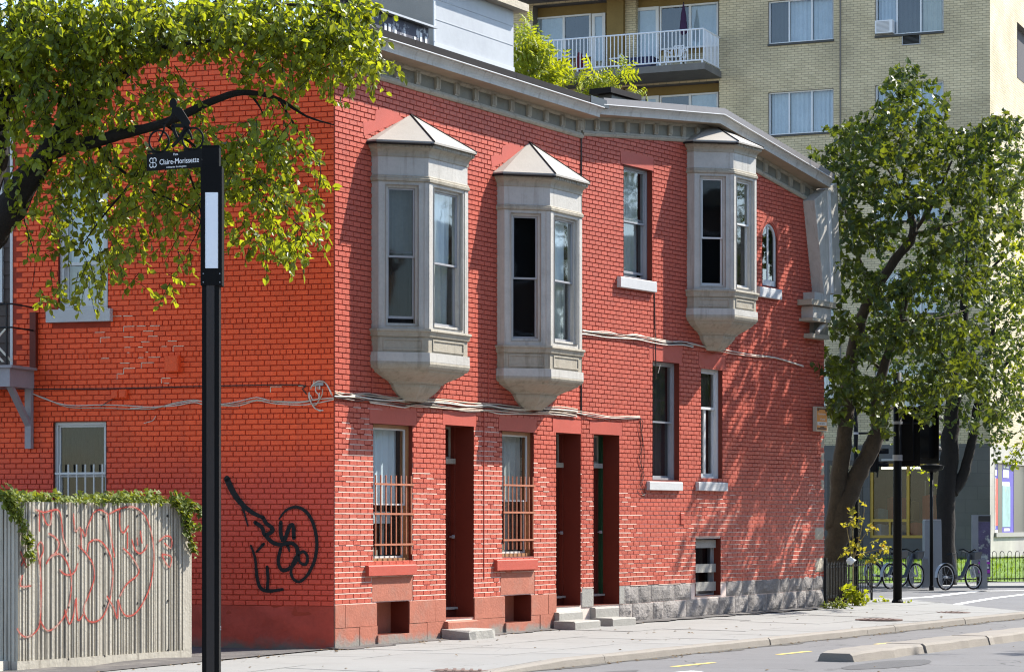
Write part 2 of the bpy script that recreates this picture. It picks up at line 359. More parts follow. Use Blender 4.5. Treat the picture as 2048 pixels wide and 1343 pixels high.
# kerb round the corner into the cross street
m = MB(); m.cur = .4; rings = []
for i in range(7):
    t = i/6; p = endA.lerp(endB, t); dd = (endB-endA).normalized(); nn = Vector((dd.y, -dd.x))
    rings.append([Vector((*(p-nn*.17), -.05)), Vector((*(p-nn*.17), .113)), Vector((*p, .112)), Vector((*(p+nn*.02), -.05))])
m.loft(rings, cap0=True, cap1=True); m.build('kerb_stone', M_kerb, pave, rnd=True)
# concrete median of the cycle path, broken nose
a = PG(1744, 1319.6); md = tag(MB().build('road_median', M_kerb, org=a), kind='structure')
um, nm_ = (Vector((a.x, a.y))-FA.o).dot(FA.d), (Vector((a.x, a.y))-FA.o).dot(FA.n)
bq = PG(1634, 1319.6); ub_, nb_ = (Vector((bq.x, bq.y))-FA.o).dot(FA.d), (Vector((bq.x, bq.y))-FA.o).dot(FA.n)
print('median', um, nm_, ub_, nb_)
wmed = max(.5, nm_-nb_)
for k, (a0, a1) in enumerate(((0, 2.6), (2.6, 5.4), (5.4, 8.2), (8.2, 11.4))):
    m = MB(); m.cur = rng.random(); K = max(3, int((a1-a0)/.3)); rings = []
    for i in range(K+1):
        u = um+lerp(a0+(.006 if k else 0), a1-.006, i/K)-.5; nose = 1 if k else clamp((i+.35)/1.6)
        zt = .135*(.8+.2*nose)+rng.uniform(-.006, .006); j = rng.uniform(-.02, .02)*(1 if k else 1.5)
        c = nm_-wmed/2; hw = wmed/2*(.72+.28*nose)
        rings.append([FA.W(u, c-hw-.02, -.03), FA.W(u, c-hw+.03, zt-.02), FA.W(u, c-hw+.06, zt), FA.W(u, c+hw-.06+j, zt), FA.W(u, c+hw-.02+j, zt-.03), FA.W(u, c+hw+.02+j, -.03)])
    m.loft(rings, cap0=True, cap1=True); m.build('median_block', M_kerb, md, rnd=True)
# painted markings
def strip(pts, w, name, material):
    g_ = MB(); q = []
    for i, p in enumerate(pts):
        a_ = pts[max(0, i-1)]; b_ = pts[min(len(pts)-1, i+1)]; t = (b_-a_); t = Vector((t.x, t.y)).normalized(); nn = Vector((t.y, -t.x))*w/2
        q.append((Vector((p.x-nn.x, p.y-nn.y, p.z)), Vector((p.x+nn.x, p.y+nn.y, p.z))))
    g_.loft(q); return tag(g_.build(name, material), kind='structure')
strip([PG(1346, 1331.8, .004), PG(1427, 1323.4, .004)], .11, 'road_marking', M_yellow)
strip([PG(1556, 1307.6, .004), PG(1619, 1300.8, .004)], .11, 'road_marking', M_yellow)
strip([PG(1752, 1287, .004), PG(1800, 1282, .004)], .11, 'road_marking', M_yellow)
strip([PG(1330, 1346, .004), PG(1395, 1340.5, .004)], .2, 'road_marking', M_wline)
strip([PG(1884, 1213, .004), PG(1935, 1203.5, .004), PG(1990, 1194.5, .004), PG(2060, 1186, .004)], .22, 'road_marking', M_wline)
strip([PG(1795, 1196, .004), PG(1854, 1193, .004), PG(1905, 1187, .004), PG(1956, 1181, .004), PG(2060, 1179.5, .004)], .3, 'road_marking', M_wline)

# tar patches and gutter grit
M_tar = mat('tar_patch', (.075, .073, .073), .85, .2, 2.5, .4, 90, detail=10)
for u, n, lu, ln in ((1.5, KN+3.4, 2.2, .8), (9.0, KN+1.5, 3.0, .45), (-2.2, KN+1.1, 1.6, .5), (6.5, KN+5.2, 3.5, .9)):
    rp = random.Random(int(u*10)); K = 16; g = MB()
    g.face([FA.W(u+lu/2*cos(2*pi*i/K)*rp.uniform(.85, 1.1)*1.15, n+ln/2*sin(2*pi*i/K)*rp.uniform(.85, 1.1), .004) for i in range(K)]); tag(g.build('asphalt_patch', M_tar), kind='structure')
g = MB(); prev = None; rp = random.Random(5)
for i in range(90):
    u = -3.6+22*i/89; w = .10+.07*sin(i*.7)+rp.uniform(0, .08); cur = (FA.W(u, KN+.012, .005), FA.W(u, KN+.02+w, .005))
    if prev: g.face([prev[0], prev[1], cur[1], cur[0]])
    prev = cur
tag(g.build('gutter_grit', mat('gutter_grit', (.085, .078, .068), .95, .35, 8, .6, 120)), kind='structure')
# ---------------------------------------------------------------- the red corner house
house = thing('brick_house', P0, 'red painted brick corner house with three grey bay windows and gabled cornice', 'house')
CH, BL = .0755, .192
def wall_sheet(mb, F, u0, u1, z0, z1, holes, reveal):
    """flat sheet with rectangular openings and their reveals; holes = (u0,u1,z0,z1,depth)"""
    us_ = sorted({u0, u1, *[h[0] for h in holes], *[h[1] for h in holes]}); zs_ = sorted({z0, z1, *[h[2] for h in holes], *[h[3] for h in holes]})
    us_ = [u for u in us_ if u0 <= u <= u1]; zs_ = [z for z in zs_ if z0 <= z <= z1]
    for a, b in zip(us_[:-1], us_[1:]):
        for c, d in zip(zs_[:-1], zs_[1:]):
            mu, mz = (a+b)/2, (c+d)/2
            if any(h[0] < mu < h[1] and h[2] < mz < h[3] for h in holes): continue
            mb.face([F.W(a, 0, c), F.W(b, 0, c), F.W(b, 0, d), F.W(a, 0, d)])
    for a, b, c, d, dep in holes:
        f, k = .013, -dep
        t = MB() if isinstance(reveal, list) else reveal
        q0, q1 = [F.W(a, f, c), F.W(b, f, c), F.W(b, f, d), F.W(a, f, d)], [F.W(a, k, c), F.W(b, k, c), F.W(b, k, d), F.W(a, k, d)]
        t.loft([q0, q1], closed=True)
        if isinstance(reveal, list): reveal.append(t)
def brick_list(F, u0, u1, z0, z1, holes, phase=0.0, seed=1, top=None, hdr=True):
    r = random.Random(seed); out = []; c = 0; z = z0
    while z < z1:
        hz = CH; mz = z+hz/2; header = (hdr and c % 6 == 5)
        spans = [(u0, u1)]
        for h in holes:
            if h[2] < mz < h[3]:
                ns = []
                for a, b in spans:
                    if h[1] <= a or h[0] >= b: ns.append((a, b)); continue
                    if h[0] > a: ns.append((a, h[0]))
                    if h[1] < b: ns.append((h[1], b))
                spans = ns
        L = BL/2 if header else BL; off = phase+(BL/2 if c % 2 else 0)+(BL/4 if header else 0)
        for a, b in spans:
            k = math.floor((a-off)/L); e = off+k*L
            while e < b:
                s_, t_ = max(e, a), min(e+L, b)
                if t_-s_ > .035 and (top is None or z+hz < top((s_+t_)/2)): out.append((s_, t_, z, z+hz, L))
                e += L
        z += hz; c += 1
    return out
GAP = .0085
def add_brick(mb, F, b, r):
    u0, u1, z0, z1 = b[0]+GAP/2, b[1]-GAP/2, b[2]+GAP/2, b[3]-GAP/2
    mb.cur = r.random(); n = .013+r.uniform(-.002, .0025); e = .005; n0 = -.003
    j = [r.uniform(-.0012, .0012) for _ in range(4)]
    mb.faces([F.W(u0, n0, z0), F.W(u1, n0, z0), F.W(u1, n0, z1), F.W(u0, n0, z1),
              F.W(u0+e, n, z0+e+j[0]), F.W(u1-e, n, z0+e+j[1]), F.W(u1-e, n, z1-e+j[2]), F.W(u0+e, n, z1-e+j[3])],
             [(4, 5, 6, 7), (0, 1, 5, 4), (1, 2, 6, 5), (2, 3, 7, 6), (3, 0, 4, 7)])
def loose_brick_mesh(L, material):
    mb = MB(); Fz = Frame((0, 0), (1, 0)); mb.cur = .5
    u0, u1, z0, z1, e, n = GAP/2, L-GAP/2, GAP/2, CH-GAP/2, .005, .0135
    mb.faces([Fz.W(u0, -.003, z0), Fz.W(u1, -.003, z0), Fz.W(u1, -.003, z1), Fz.W(u0, -.003, z1), Fz.W(u0+e, n, z0+e), Fz.W(u1-e, n, z0+e), Fz.W(u1-e, n, z1-e), Fz.W(u0+e, n, z1-e)],
             [(4, 5, 6, 7), (0, 1, 5, 4), (1, 2, 6, 5), (2, 3, 7, 6), (3, 0, 4, 7)])
    me = bpy.data.meshes.new('brick'); me.from_pydata(mb.v, [], mb.f); me.materials.append(material)
    a = me.attributes.new('rnd', 'FLOAT', 'FACE'); a.data.foreach_set('value', [rng.random()]*len(mb.f)); return me

def rect(F, x0, x1, y0, y1, n=0.0, dep=.1, xm=None):
    """opening from photo pixels: x range, y range measured at the middle of the opening"""
    xm = (x0+x1)/2 if xm is None else xm
    u0, u1 = F.U(x0, n), F.U(x1, n); return (u0, u1, F.Z(xm, y1, n), F.Z(xm, y0, n), dep)
# openings of the three walls
W1 = rect(FA, 745, 823, 849, 1122, dep=.10); D1 = rect(FA, 890, 946, 851, 1234, dep=.42); W2 = rect(FA, 1003, 1066, 863, 1112, dep=.10)
D2 = rect(FA, 1111, 1160, 866, 1211, dep=.42); B1 = rect(FA, 752, 816, 1202, 1267, dep=.3); B2 = rect(FA, 1008, 1060, 1189, 1243, dep=.3)
D3 = rect(FB, 1186, 1237, 869, 1208, dep=.42); W3 = rect(FB, 1246, 1303, 335, 557, dep=.14); W4 = rect(FB, 1304, 1357, 724, 959, dep=.14)
W5 = rect(FB, 1401, 1443, 735, 959, dep=.12); W6 = rect(FB, 1390, 1440, 1076, 1190, dep=.16); W7 = rect(FB, 1524, 1553, 447, 572, dep=.07)
WL1 = rect(FL, 118, 216, 352, 615, dep=.08); WL2 = rect(FL, 108, 213, 843, 1055, dep=.08)
for nme, h in zip('W1 D1 W2 D2 B1 B2 D3 W3 W4 W5 W6 W7 WL1 WL2'.split(), (W1, D1, W2, D2, B1, B2, D3, W3, W4, W5, W6, W7, WL1, WL2)):
    print(nme, ['%.2f' % v for v in h], 'w %.2f h %.2f' % (h[1]-h[0], h[3]-h[2]))
# cornice heights
zmA = FA.Z(980, 222.4, .06); zfa = FA.Z(980, 172.5, .24); zcb = FA.Z(980, 150, .30); zct = FA.Z(980, 134.5, .32)
print('cornice A', zmA, FA.Z(760, 156.5, .06), zfa, FA.Z(760, 104.7, .24), zcb, zct)
zmB0 = FB.Z(1160, 269, .06); uPk = FB.U(1412, .06); zPk = FB.Z(1366.5, 283, .06)+(FB.Z(1366.5, 283, .06)-zmB0)/(FB.U(1366.5, .06)-FB.U(1160, .06))*(uPk-FB.U(1366.5, .06))
uC1 = FB.U(1628, .06); zC1 = FB.Z(1628, 408, .06)
print('cornice B', zmB0, zPk, zC1, 'C slope', (zC1-FB.Z(1510, 343, .06))/(uC1-FB.U(1510, .06)), (zC1-zPk)/(uC1-uPk))
def topB(u): return lerp(zmB0, zPk, u/uPk) if u < uPk else lerp(zPk, zC1, (u-uPk)/(uC1-uPk))
ZFB = .70                                             # top of the smooth foundation of the street front
ZTL = FL.Z(445, 97)                                   # top of side wall
sheetA, sheetL, revA, revL = MB(), MB(), [], []
wall_sheet(sheetA, FA, 0, UA, -.1, zmA+.6, [W1, D1, W2, D2, B1, B2], revA)
wall_sheet(sheetA, FB, 0, UB, -.1, min(zmB0, zC1)+.02, [D3, W3, W4, W5, W6, W7], revA)
zz = min(zmB0, zC1)+.02
sheetA.face([FB.W(0, 0, zz), FB.W(UB, 0, zz), FB.W(UB, 0, zC1+.5), FB.W(uPk, 0, zPk+.5), FB.W(0, 0, zmB0+.5)])
wall_sheet(sheetL, FL, FL.U(-420), 0, -.1, FL.Z(40, 740), [WL2], revL)
wall_sheet(sheetL, FL, UL, 0, FL.Z(40, 740), ZTL, [WL1], revL)
wallA = sheetA.build('street_wall', M_mortarA, house); wallL = sheetL.build('side_wall', M_mortarL, house)
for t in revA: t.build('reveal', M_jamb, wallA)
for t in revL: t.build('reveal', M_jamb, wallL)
# smooth painted lintels, panels and stone bands: no bricks there
def grow(h, l, r, b, t): return (h[0]-l, h[1]+r, h[2]-b, h[3]+t)
LINT = {}
lint = []
def lintel(F, x0, x1, y0, y1, parent, nm='lintel', n=.014, m_=M_stuccoA):
    xm = (x0+x1)/2; u0, u1, za, zb = F.U(x0), F.U(x1), F.Z(xm, y1), F.Z(xm, y0)
    lint.append((F, (u0, u1, za, zb))); mb = MB(); mb.box(F, u0+.004, u1-.004, -.02, n, za, zb); mb.build(nm, m_, parent); return (u0, u1, za, zb)
lintel(FA, 737, 832, 816, 848.5, wallA); lintel(FA, 884, 951, 823, 850.5, wallA); lintel(FA, 996, 1072, 835, 862.5, wallA); lintel(FA, 1104, 1161.5, 838, 865.5, wallA)
lintel(FB, 1178, 1243, 843, 868.5, wallA); lintel(FB, 1240, 1306, 308, 334.5, wallA); lintel(FB, 1297, 1363, 692, 723.5, wallA); lintel(FB, 1396, 1450, 706, 734.5, wallA)
lintel(FA, 743, 824, 1150, 1200, wallA, 'sill_panel', .010, M_found); lintel(FA, 1000, 1068, 1140, 1187, wallA, 'sill_panel', .010, M_found)
hA = [W1, D1, W2, D2, B1, B2]+[h for F_, h in lint if F_ is FA]; hB = [D3, W3, W4, W5, W6]+[h for F_, h in lint if F_ is FB]
w7g = (W7[0]-.02, W7[1]+.02, W7[2], W7[3]+.02); hB.append(w7g)
zst = FB.Z(1300, 1170)                                 # top of rubble foundation
stA = brick_list(FA, 0, UA, ZFB, zmA+.08, hA, 0, 3, hdr=False)
stB = [b for b in brick_list(FB, 0, UB, ZFB-CH*3, zPk+.1, hB, .05, 4, top=lambda u: topB(u)+.1, hdr=False) if b[2] > zst-.02]
UQ = FB.U(1639)
for lst, F_, nm_k in ((stA, FA, 'a'), (stB, FB, 'b')):
    mb = MB(); r = random.Random(5)
    for b in lst: add_brick(mb, F_, b, r)
    tag(mb.build('brickwork', M_brickA, wallA, rnd=True), kind='stuff')
    rp = MB(); zl_ = 3.25 if nm_k == 'a' else 2.3                      # pale bed joints: sun on the lower brick ledges put into colour
    for b in lst:
        f_ = clamp((zl_-b[2]+.5*sin(b[0]*1.7))/.9)
        if r.random() < f_*(.95 if nm_k == 'a' else .6):
            j = [r.uniform(-.002, .002) for _ in range(4)]; rp.cur = r.random()
            rp.face([F_.W(b[0]-.002, .0155, b[2]-.0075+j[0]), F_.W(b[1]+.002, .0155, b[2]-.0075+j[1]), F_.W(b[1]+.002, .0125, b[2]+.0055+j[2]), F_.W(b[0]-.002, .0125, b[2]+.0055+j[3])])
    tag(rp.build('sunlit_bed_joints', mat('sunlit_joint_paint', (.50, .36, .30), .9, .25, 5, attr=.5), wallA, rnd=True), kind='stuff')
hL = [WL1, WL2]+[(FL.U(118)-.1, FL.U(216)+.04, WL1[2]-.28, WL1[2])]
lowL = FL.Z(300, 740)
stL = [b for b in brick_list(FL, FL.U(-420), 0, ZFB-.02, ZTL-.02, hL, 0, 6) if b[1] <= 0.001 and (b[0] > UL or b[3] < lowL)]
mb = MB(); r = random.Random(6); single = []; x_lo, x_hi = FL.U(455), FL.U(660); z_lo, z_hi = FL.Z(560, 905), FL.Z(560, 600)
for b in stL:
    if len(single) < 300 and x_lo < b[0] and b[1] < x_hi and z_lo < b[2] < z_hi and abs(b[1]-b[0]-b[4]) < 1e-6: single.append(b)
    else: add_brick(mb, FL, b, r)
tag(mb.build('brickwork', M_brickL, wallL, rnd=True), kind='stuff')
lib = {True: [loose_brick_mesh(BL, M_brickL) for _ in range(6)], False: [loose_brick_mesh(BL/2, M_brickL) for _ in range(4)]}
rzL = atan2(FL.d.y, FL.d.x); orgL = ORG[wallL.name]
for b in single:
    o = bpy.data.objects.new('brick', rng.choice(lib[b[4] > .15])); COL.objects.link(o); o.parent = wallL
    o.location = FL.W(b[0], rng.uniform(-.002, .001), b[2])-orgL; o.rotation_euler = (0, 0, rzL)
print('bricks', len(stA), len(stB), len(stL), 'single', len(single))

# smooth foundation blocks of the street front
def blocks(F, x_edges, y_probe, z0, z1, m_, n=.02, holes=(), parent=None, nm='foundation_block', slope=0.0):
    for xa, xb in zip(x_edges[:-1], x_edges[1:]):
        u0, u1 = F.U(xa), F.U(xb)
        if any(h[0] < (u0+u1)/2 < h[1] for h in holes): continue
        mb = MB(); mb.cur = rng.random(); k = n+rng.uniform(-.006, .006); mb.box(F, u0+.004, u1-.004, -.05, k, z0+.003, z1-.003+rng.uniform(-.004, .004)); mb.build(nm, m_, parent)
blocks(FA, [668, 688, 751.5], 0, .37, ZFB, M_found, parent=wallA); blocks(FA, [667, 716, 751.5], 0, -.1, .37, M_found, .03, parent=wallA)
blocks(FA, [816.5, 869, 889.5], 0, .37, ZFB, M_found, parent=wallA); blocks(FA, [816.5, 852, 889.5], 0, -.1, .37, M_found, .024, parent=wallA)
blocks(FA, [946.5, 1007.5], 0, .37, ZFB, M_found, parent=wallA); blocks(FA, [946.5, 1007.5], 0, -.1, .37, M_found, .024, parent=wallA)
blocks(FA, [1060.5, 1095, 1110.5], 0, .37, ZFB, M_found, parent=wallA); blocks(FA, [1060.5, 1078, 1110.5], 0, -.1, .37, M_found, .024, parent=wallA)
def hi(h): return h[3]
for h in (B1, B2):
    mb = MB(); mb.box(FA, h[0], h[1], -.31, -.3, h[2], h[3]); mb.build('blocked_cellar_opening', M_found, wallA)
    if h[3] < ZFB-.01: lm = MB(); lm.box(FA, h[0]-.02, h[1]+.02, -.02, .018, h[3], ZFB); lm.build('foundation_block', M_found, wallA)
    lm = MB(); lm.box(FA, h[0]-.03, h[1]+.02, -.05, .06, -.1, h[2]); lm.build('cellar_sill', M_found, wallA)
# rough side foundation: lumpy parging
mb = MB(); r = random.Random(9); K = 60; uA_, uB_ = FL.U(-420), 0.0
grid = []
for j in range(8):
    z = lerp(-.1, ZFB-.02, j/7); row = []
    for i in range(K+1):
        u = lerp(uA_, uB_, i/K); row.append(FL.W(u, .012+(.05*(1-j/7)+.02*sin(i*.9+j*1.7)+r.uniform(-.014, .014)) * clamp((K-i)/3), z))
    grid.append(row)
mb.loft(grid); mb.build('parged_base', M_foundL, wallL, smooth=True)
# rubble stone foundation of the far part, block by block
def rubble(F, xa, xb, ya, yb, prot=.035, nm='foundation_stone', m_=M_stone, parent=None, seed=None):
    xm = (xa+xb)/2; u0, u1 = F.U(xa), F.U(xb); z0, z1 = F.Z(xm, yb), F.Z(xm, ya)
    r = random.Random(int(xa*7+ya)); mb = MB(); mb.cur = r.random(); r_ph = r.random()*6; nx, nz = 9, 7; rows_ = []
    rows_.append([F.W(u0+.008+(u1-u0-.016)*i/(nx-1), -.04, z0+.006) for i in range(nx)])
    for j in range(nz):
        row = []
        for i in range(nx):
            a, b = i/(nx-1), j/(nz-1); edge = min(a, 1-a, b, 1-b)
            row.append(F.W(u0+.008+(u1-u0-.016)*a, .005 if edge < .01 else prot*clamp(edge*4.5)*(.75+.25*sin(a*5+r_ph)*cos(b*4+r_ph))*r.uniform(.72, 1.15), z0+.006+(z1-z0-.012)*b))
        rows_.append(row)
    rows_.append([F.W(u0+.008+(u1-u0-.016)*i/(nx-1), -.04, z1-.006) for i in range(nx)])
    mb.loft(rows_); return mb.build(nm, m_, parent, rnd=True)
def ytop(x): return lerp(1171.5, 1147, (x-1240)/400)
def ymid(x): return lerp(1208, 1178, (x-1240)/400)
def ybot(x): return lerp(1250, 1213, (x-1240)/400)
for a, b in zip([1247, 1277, 1302, 1349], [1277, 1302, 1349, 1382]): rubble(FB, a, b, ytop((a+b)/2), ymid((a+b)/2), parent=wallA)
for a, b in zip([1452, 1484, 1511, 1560, 1579, 1605, 1626], [1484, 1511, 1560, 1579, 1605, 1626, 1648]): rubble(FB, a, b, ytop((a+b)/2), ymid((a+b)/2), parent=wallA)
lo = [1238, 1264, 1306, 1327, 1372, 1415, 1437, 1470, 1496, 1533, 1567, 1594, 1612, 1631, 1648]
for a, b in zip(lo[:-1], lo[1:]): rubble(FB, a, b, ymid((a+b)/2), ybot((a+b)/2), .045, parent=wallA)
for x, ya, yb in ((1627, 1113, 1146), (1626, 1052, 1080)): rubble(FB, x, 1648, ya, yb, .045, 'quoin_stone', M_stoneLight, wallA)
yy = 880
while yy < 1040:
    rubble(FB, 1640, 1648, yy-60, yy-60+24, .03, 'quoin_stone', M_stoneLight, wallA); yy += 27
# light squared stones at the foot of the two far doors
def sbox(F, xa, xb, ya, yb, n0, n1, nm, m_, parent):
    xm = (xa+xb)/2; mb = MB(); mb.box(F, F.U(xa), F.U(xb), n0, n1, F.Z(xm, yb), F.Z(xm, ya)); return mb.build(nm, m_, parent)
sbox(FB, 1163, 1185.5, 1177, 1212, -.35, .014, 'door_pier_stone', M_step, wallA)
sbox(FB, 1237.5, 1247, 1171, 1206, -.35, .016, 'door_pier_stone', M_step, wallA)

# ---- windows
def bars4(mb, F, u0, u1, z0, z1, w, n0, n1, wt=None, wb=None):
    wt = w if wt is None else wt; wb = w if wb is None else wb
    mb.box(F, u0, u0+w, n0, n1, z0, z1); mb.box(F, u1-w, u1, n0, n1, z0, z1)
    mb.box(F, u0+w, u1-w, n0, n1, z0, z0+wb); mb.box(F, u0+w, u1-w, n0, n1, z1-wt, z1)
def dhung(F, h, rec, parent, level=2, fm=M_alu, sm=None, fw=.05, sw=.035, split=.5, up=M_curtain, lowc=M_curtain, gm=M_glass, gap=0.0, nm='window', room=.6):
    """double-hung window in an opening; level 2: the frame becomes a part with sub-parts, level 3: everything hangs on parent"""
    u0, u1, z0, z1 = h[:4]; sm = sm or fm
    mb = MB(); bars4(mb, F, u0, u1, z0, z1, fw, -rec-.11, -rec+.01)
    fr = mb.build(nm if level == 2 else 'window_frame', fm, parent); par = fr if level == 2 else parent
    a0, a1, b0, b1 = u0+fw, u1-fw, z0+fw, z1-fw; zm = lerp(b0, b1, split)
    mb = MB(); bars4(mb, F, a0, a1, zm-sw, b1, sw, -rec-.05, -rec-.02); mb.build('sash', sm, par)
    mb = MB(); bars4(mb, F, a0, a1, b0+gap, zm+gap, sw, -rec-.09, -rec-.06, wb=sw*1.3); mb.build('sash', sm, par)
    mb = MB(); mb.face([F.W(a0+sw, -rec-.035, zm), F.W(a1-sw, -rec-.035, zm), F.W(a1-sw, -rec-.035, b1-sw), F.W(a0+sw, -rec-.035, b1-sw)]); mb.build('pane', gm, par)
    mb = MB(); mb.face([F.W(a0+sw, -rec-.075, b0+gap+sw*1.3), F.W(a1-sw, -rec-.075, b0+gap+sw*1.3), F.W(a1-sw, -rec-.075, zm+gap-sw), F.W(a0+sw, -rec-.075, zm+gap-sw)]); mb.build('pane', gm, par)
    for cm, za, zb in ((up, zm, b1), (lowc, b0, zm)):
        if cm is None: continue
        mb = MB(); K = max(8, int((a1-a0)/.05)); rr = random.Random(int(u0*100)+int(za*10)); ph = rr.random()*6
        mb.loft([[F.W(lerp(a0, a1, i/K), -rec-.17+.022*sin(i*1.9+ph)+.012*sin(i*.8), za) for i in range(K+1)], [F.W(lerp(a0, a1, i/K), -rec-.17+.015*sin(i*1.9+ph), zb) for i in range(K+1)]])
        mb.build('curtain', cm, par)
    k = -rec-room; mb = MB()
    mb.face([F.W(u0, k, z0), F.W(u1, k, z0), F.W(u1, k, z1), F.W(u0, k, z1)])
    for uu in (u0, u1): mb.face([F.W(uu, -rec-.1, z0), F.W(uu, k, z0), F.W(uu, k, z1), F.W(uu, -rec-.1, z1)])
    for z_ in (z0, z1): mb.face([F.W(u0, -rec-.1, z_), F.W(u1, -rec-.1, z_), F.W(u1, k, z_), F.W(u0, k, z_)])
    mb.build('room_interior', M_dark, par)
    return fr
def sill(F, x0, x1, y0, y1, parent, m_, prot=.06, nm='sill'):
    xm = (x0+x1)/2; u0, u1, za, zb = F.U(x0, prot), F.U(x1, prot), F.Z(xm, y1, prot), F.Z(xm, y0, prot)
    mb = MB(); c = .006
    prof = [(-.1, za), (prot-c, za), (prot, za+c), (prot, zb-.02), (prot-.01, zb-.008), (-.1, zb+.008)]
    mb.loft([[F.W(u, n, z) for n, z in prof] for u in (u0, lerp(u0, u1, .33), lerp(u0, u1, .7), u1)], closed=True, cap0=True, cap1=True)
    return mb.build(nm, m_, parent)
w = dhung(FA, W1, .06, house, fm=M_wood, sm=M_white, fw=.05, sw=.022, split=.42, up=M_curtain2, lowc=None, nm='window'); w1 = w
sill(FA, 738, 834, 1128, 1150, w, M_stuccoA, .075)
w = dhung(FA, W2, .06, house, fm=M_wood, sm=M_white, fw=.05, sw=.022, split=.45, up=M_curtain, lowc=None); w2 = w
sill(FA, 995, 1076, 1117, 1139, w, M_stuccoA, .075)
# blinds, things on the inner ledge, and the iron grilles of the two street windows
def grille(F, h, ys, xm, parent, nbar=8):
    u0, u1 = h[0]+.02, h[1]-.01; zt, zb = F.Z(xm, ys[0]), F.Z(xm, ys[-1])
    for i in range(nbar):
        u = lerp(u0+.03, u1-.03, i/(nbar-1)); mb = MB(); mb.box(F, u-.008, u+.008, .012, .028, zb, zt); mb.build('grille_bar', M_rustbar, parent)
    for y in ys[1:-1]:
        z = F.Z(xm, y); mb = MB(); mb.box(F, h[0]-.0, h[1]+.015, .0285, .041, z-.014, z+.014); mb.build('grille_rail', M_rustbar, parent)
grille(FA, W1, (950, 968, 1027, 1088, 1108), 784, w1); grille(FA, W2, (952, 970, 1024, 1079, 1098), 1034, w2)
for h, par, xm, ylist in ((W1, w1, 784, ((988, 1006), (1022, 1046))), (W2, w2, 1034, ((965, 990),))):
    for ya, yb in ylist:
        mb = MB(); mb.box(FA, h[0]+.08, h[1]-.08, -.32, -.30, FA.Z(xm, yb), FA.Z(xm, ya)); mb.build('blind', M_curtain2, par)
    for i in range(4):
        u = lerp(h[0]+.08, h[0]+.38, i/3); mb = MB(); mb.box(FA, u, u+.07, -.29, -.2, h[2]+.06, h[2]+.06+rng.uniform(.08, .16)); mb.build('item_on_ledge', M_stoneLight, par)
    for i in range(3):
        u = lerp(h[0]+.12, h[1]-.25, i/2); mb = MB(); mb.box(FA, u, u+.09, -.40, -.38, h[2]+.06, h[3]-1.0); mb.build('curtain', M_curtain, par)
w = dhung(FB, W3, .10, house, fm=M_alu, fw=.035, sw=.03, split=.52, up=M_curtain, lowc=M_curtain, gap=.06); sill(FB, 1242, 1314, 557, 579, w, M_stonesill, .09)
w = dhung(FB, W4, .10, house, fm=M_alu, fw=.035, sw=.03, split=.5, up=M_curtain3, lowc=M_curtain3, gm=M_glass); sill(FB, 1300, 1366, 962, 980, w, M_stonesill, .08)
w = dhung(FB, W5, .08, house, fm=M_white, fw=.06, sw=.045, split=.66, up=M_curtain3, lowc=M_curtain3, gm=M_glass); sill(FB, 1398, 1456, 963, 981, w, M_stonesill, .08)
mb = MB(); um_ = lerp(W5[0], W5[1], .5); mb.box(FB, um_-.03, um_+.03, -.16, -.13, W5[2]+.1, lerp(W5[2], W5[3], .64)); mb.build('mullion', M_white, w)
# boarded cellar window
w = dhung(FB, W6, .14, house, fm=M_alu, fw=.03, sw=.03, split=.55, up=M_curtain3, lowc=None, gm=M_glassdk)
for ya, yb in ((1079, 1095), (1127, 1144), (1163, 1181)):
    mb = MB(); mb.box(FB, W6[0]+.005, W6[1]-.02, -.10, -.075, FB.Z(1412, yb), FB.Z(1412, ya)); mb.build('board', M_step, w)
# side wall windows
w = dhung(FL, WL1, .05, house, fm=M_white, fw=.06, sw=.045, split=.34, up=M_curtain2, lowc=M_curtain, gm=M_glass)
mb = MB(); mb.box(FL, WL1[0], WL1[1], -.02, .02, WL1[2]-.09, WL1[2]-.003); mb.build('window_apron', M_white, w)
zs = FL.Z(156, 620); mb = MB(); mb.box(FL, FL.U(92, .1), FL.U(220, .1), -.05, .11, FL.Z(156, 643, .1), FL.Z(156, 618, .1)); mb.build('sill', M_stonesill, w)
mb = MB(); um_ = lerp(WL1[0], WL1[1], .5); mb.box(FL, um_-.03, um_+.03, -.135, -.108, WL1[2]+.06, lerp(WL1[2], WL1[3], .34)); mb.build('mullion', M_white, w)
w = dhung(FL, WL2, .05, house, fm=M_white, fw=.045, sw=.03, split=.5, up=M_curtain3, lowc=None, gm=M_glassdk)
for i in range(6):
    u = lerp(WL2[0]+.1, WL2[1]-.06, i/5); mb = MB(); mb.box(FL, u-.009, u+.009, .0, .018, FL.Z(160, 1000), FL.Z(160, 928)); mb.build('grille_bar', M_white, w)
mb = MB(); z = FL.Z(160, 946); mb.box(FL, WL2[0]+.03, WL2[1]-.005, .0185, .03, z-.015, z+.015); mb.build('grille_rail', M_white, w)
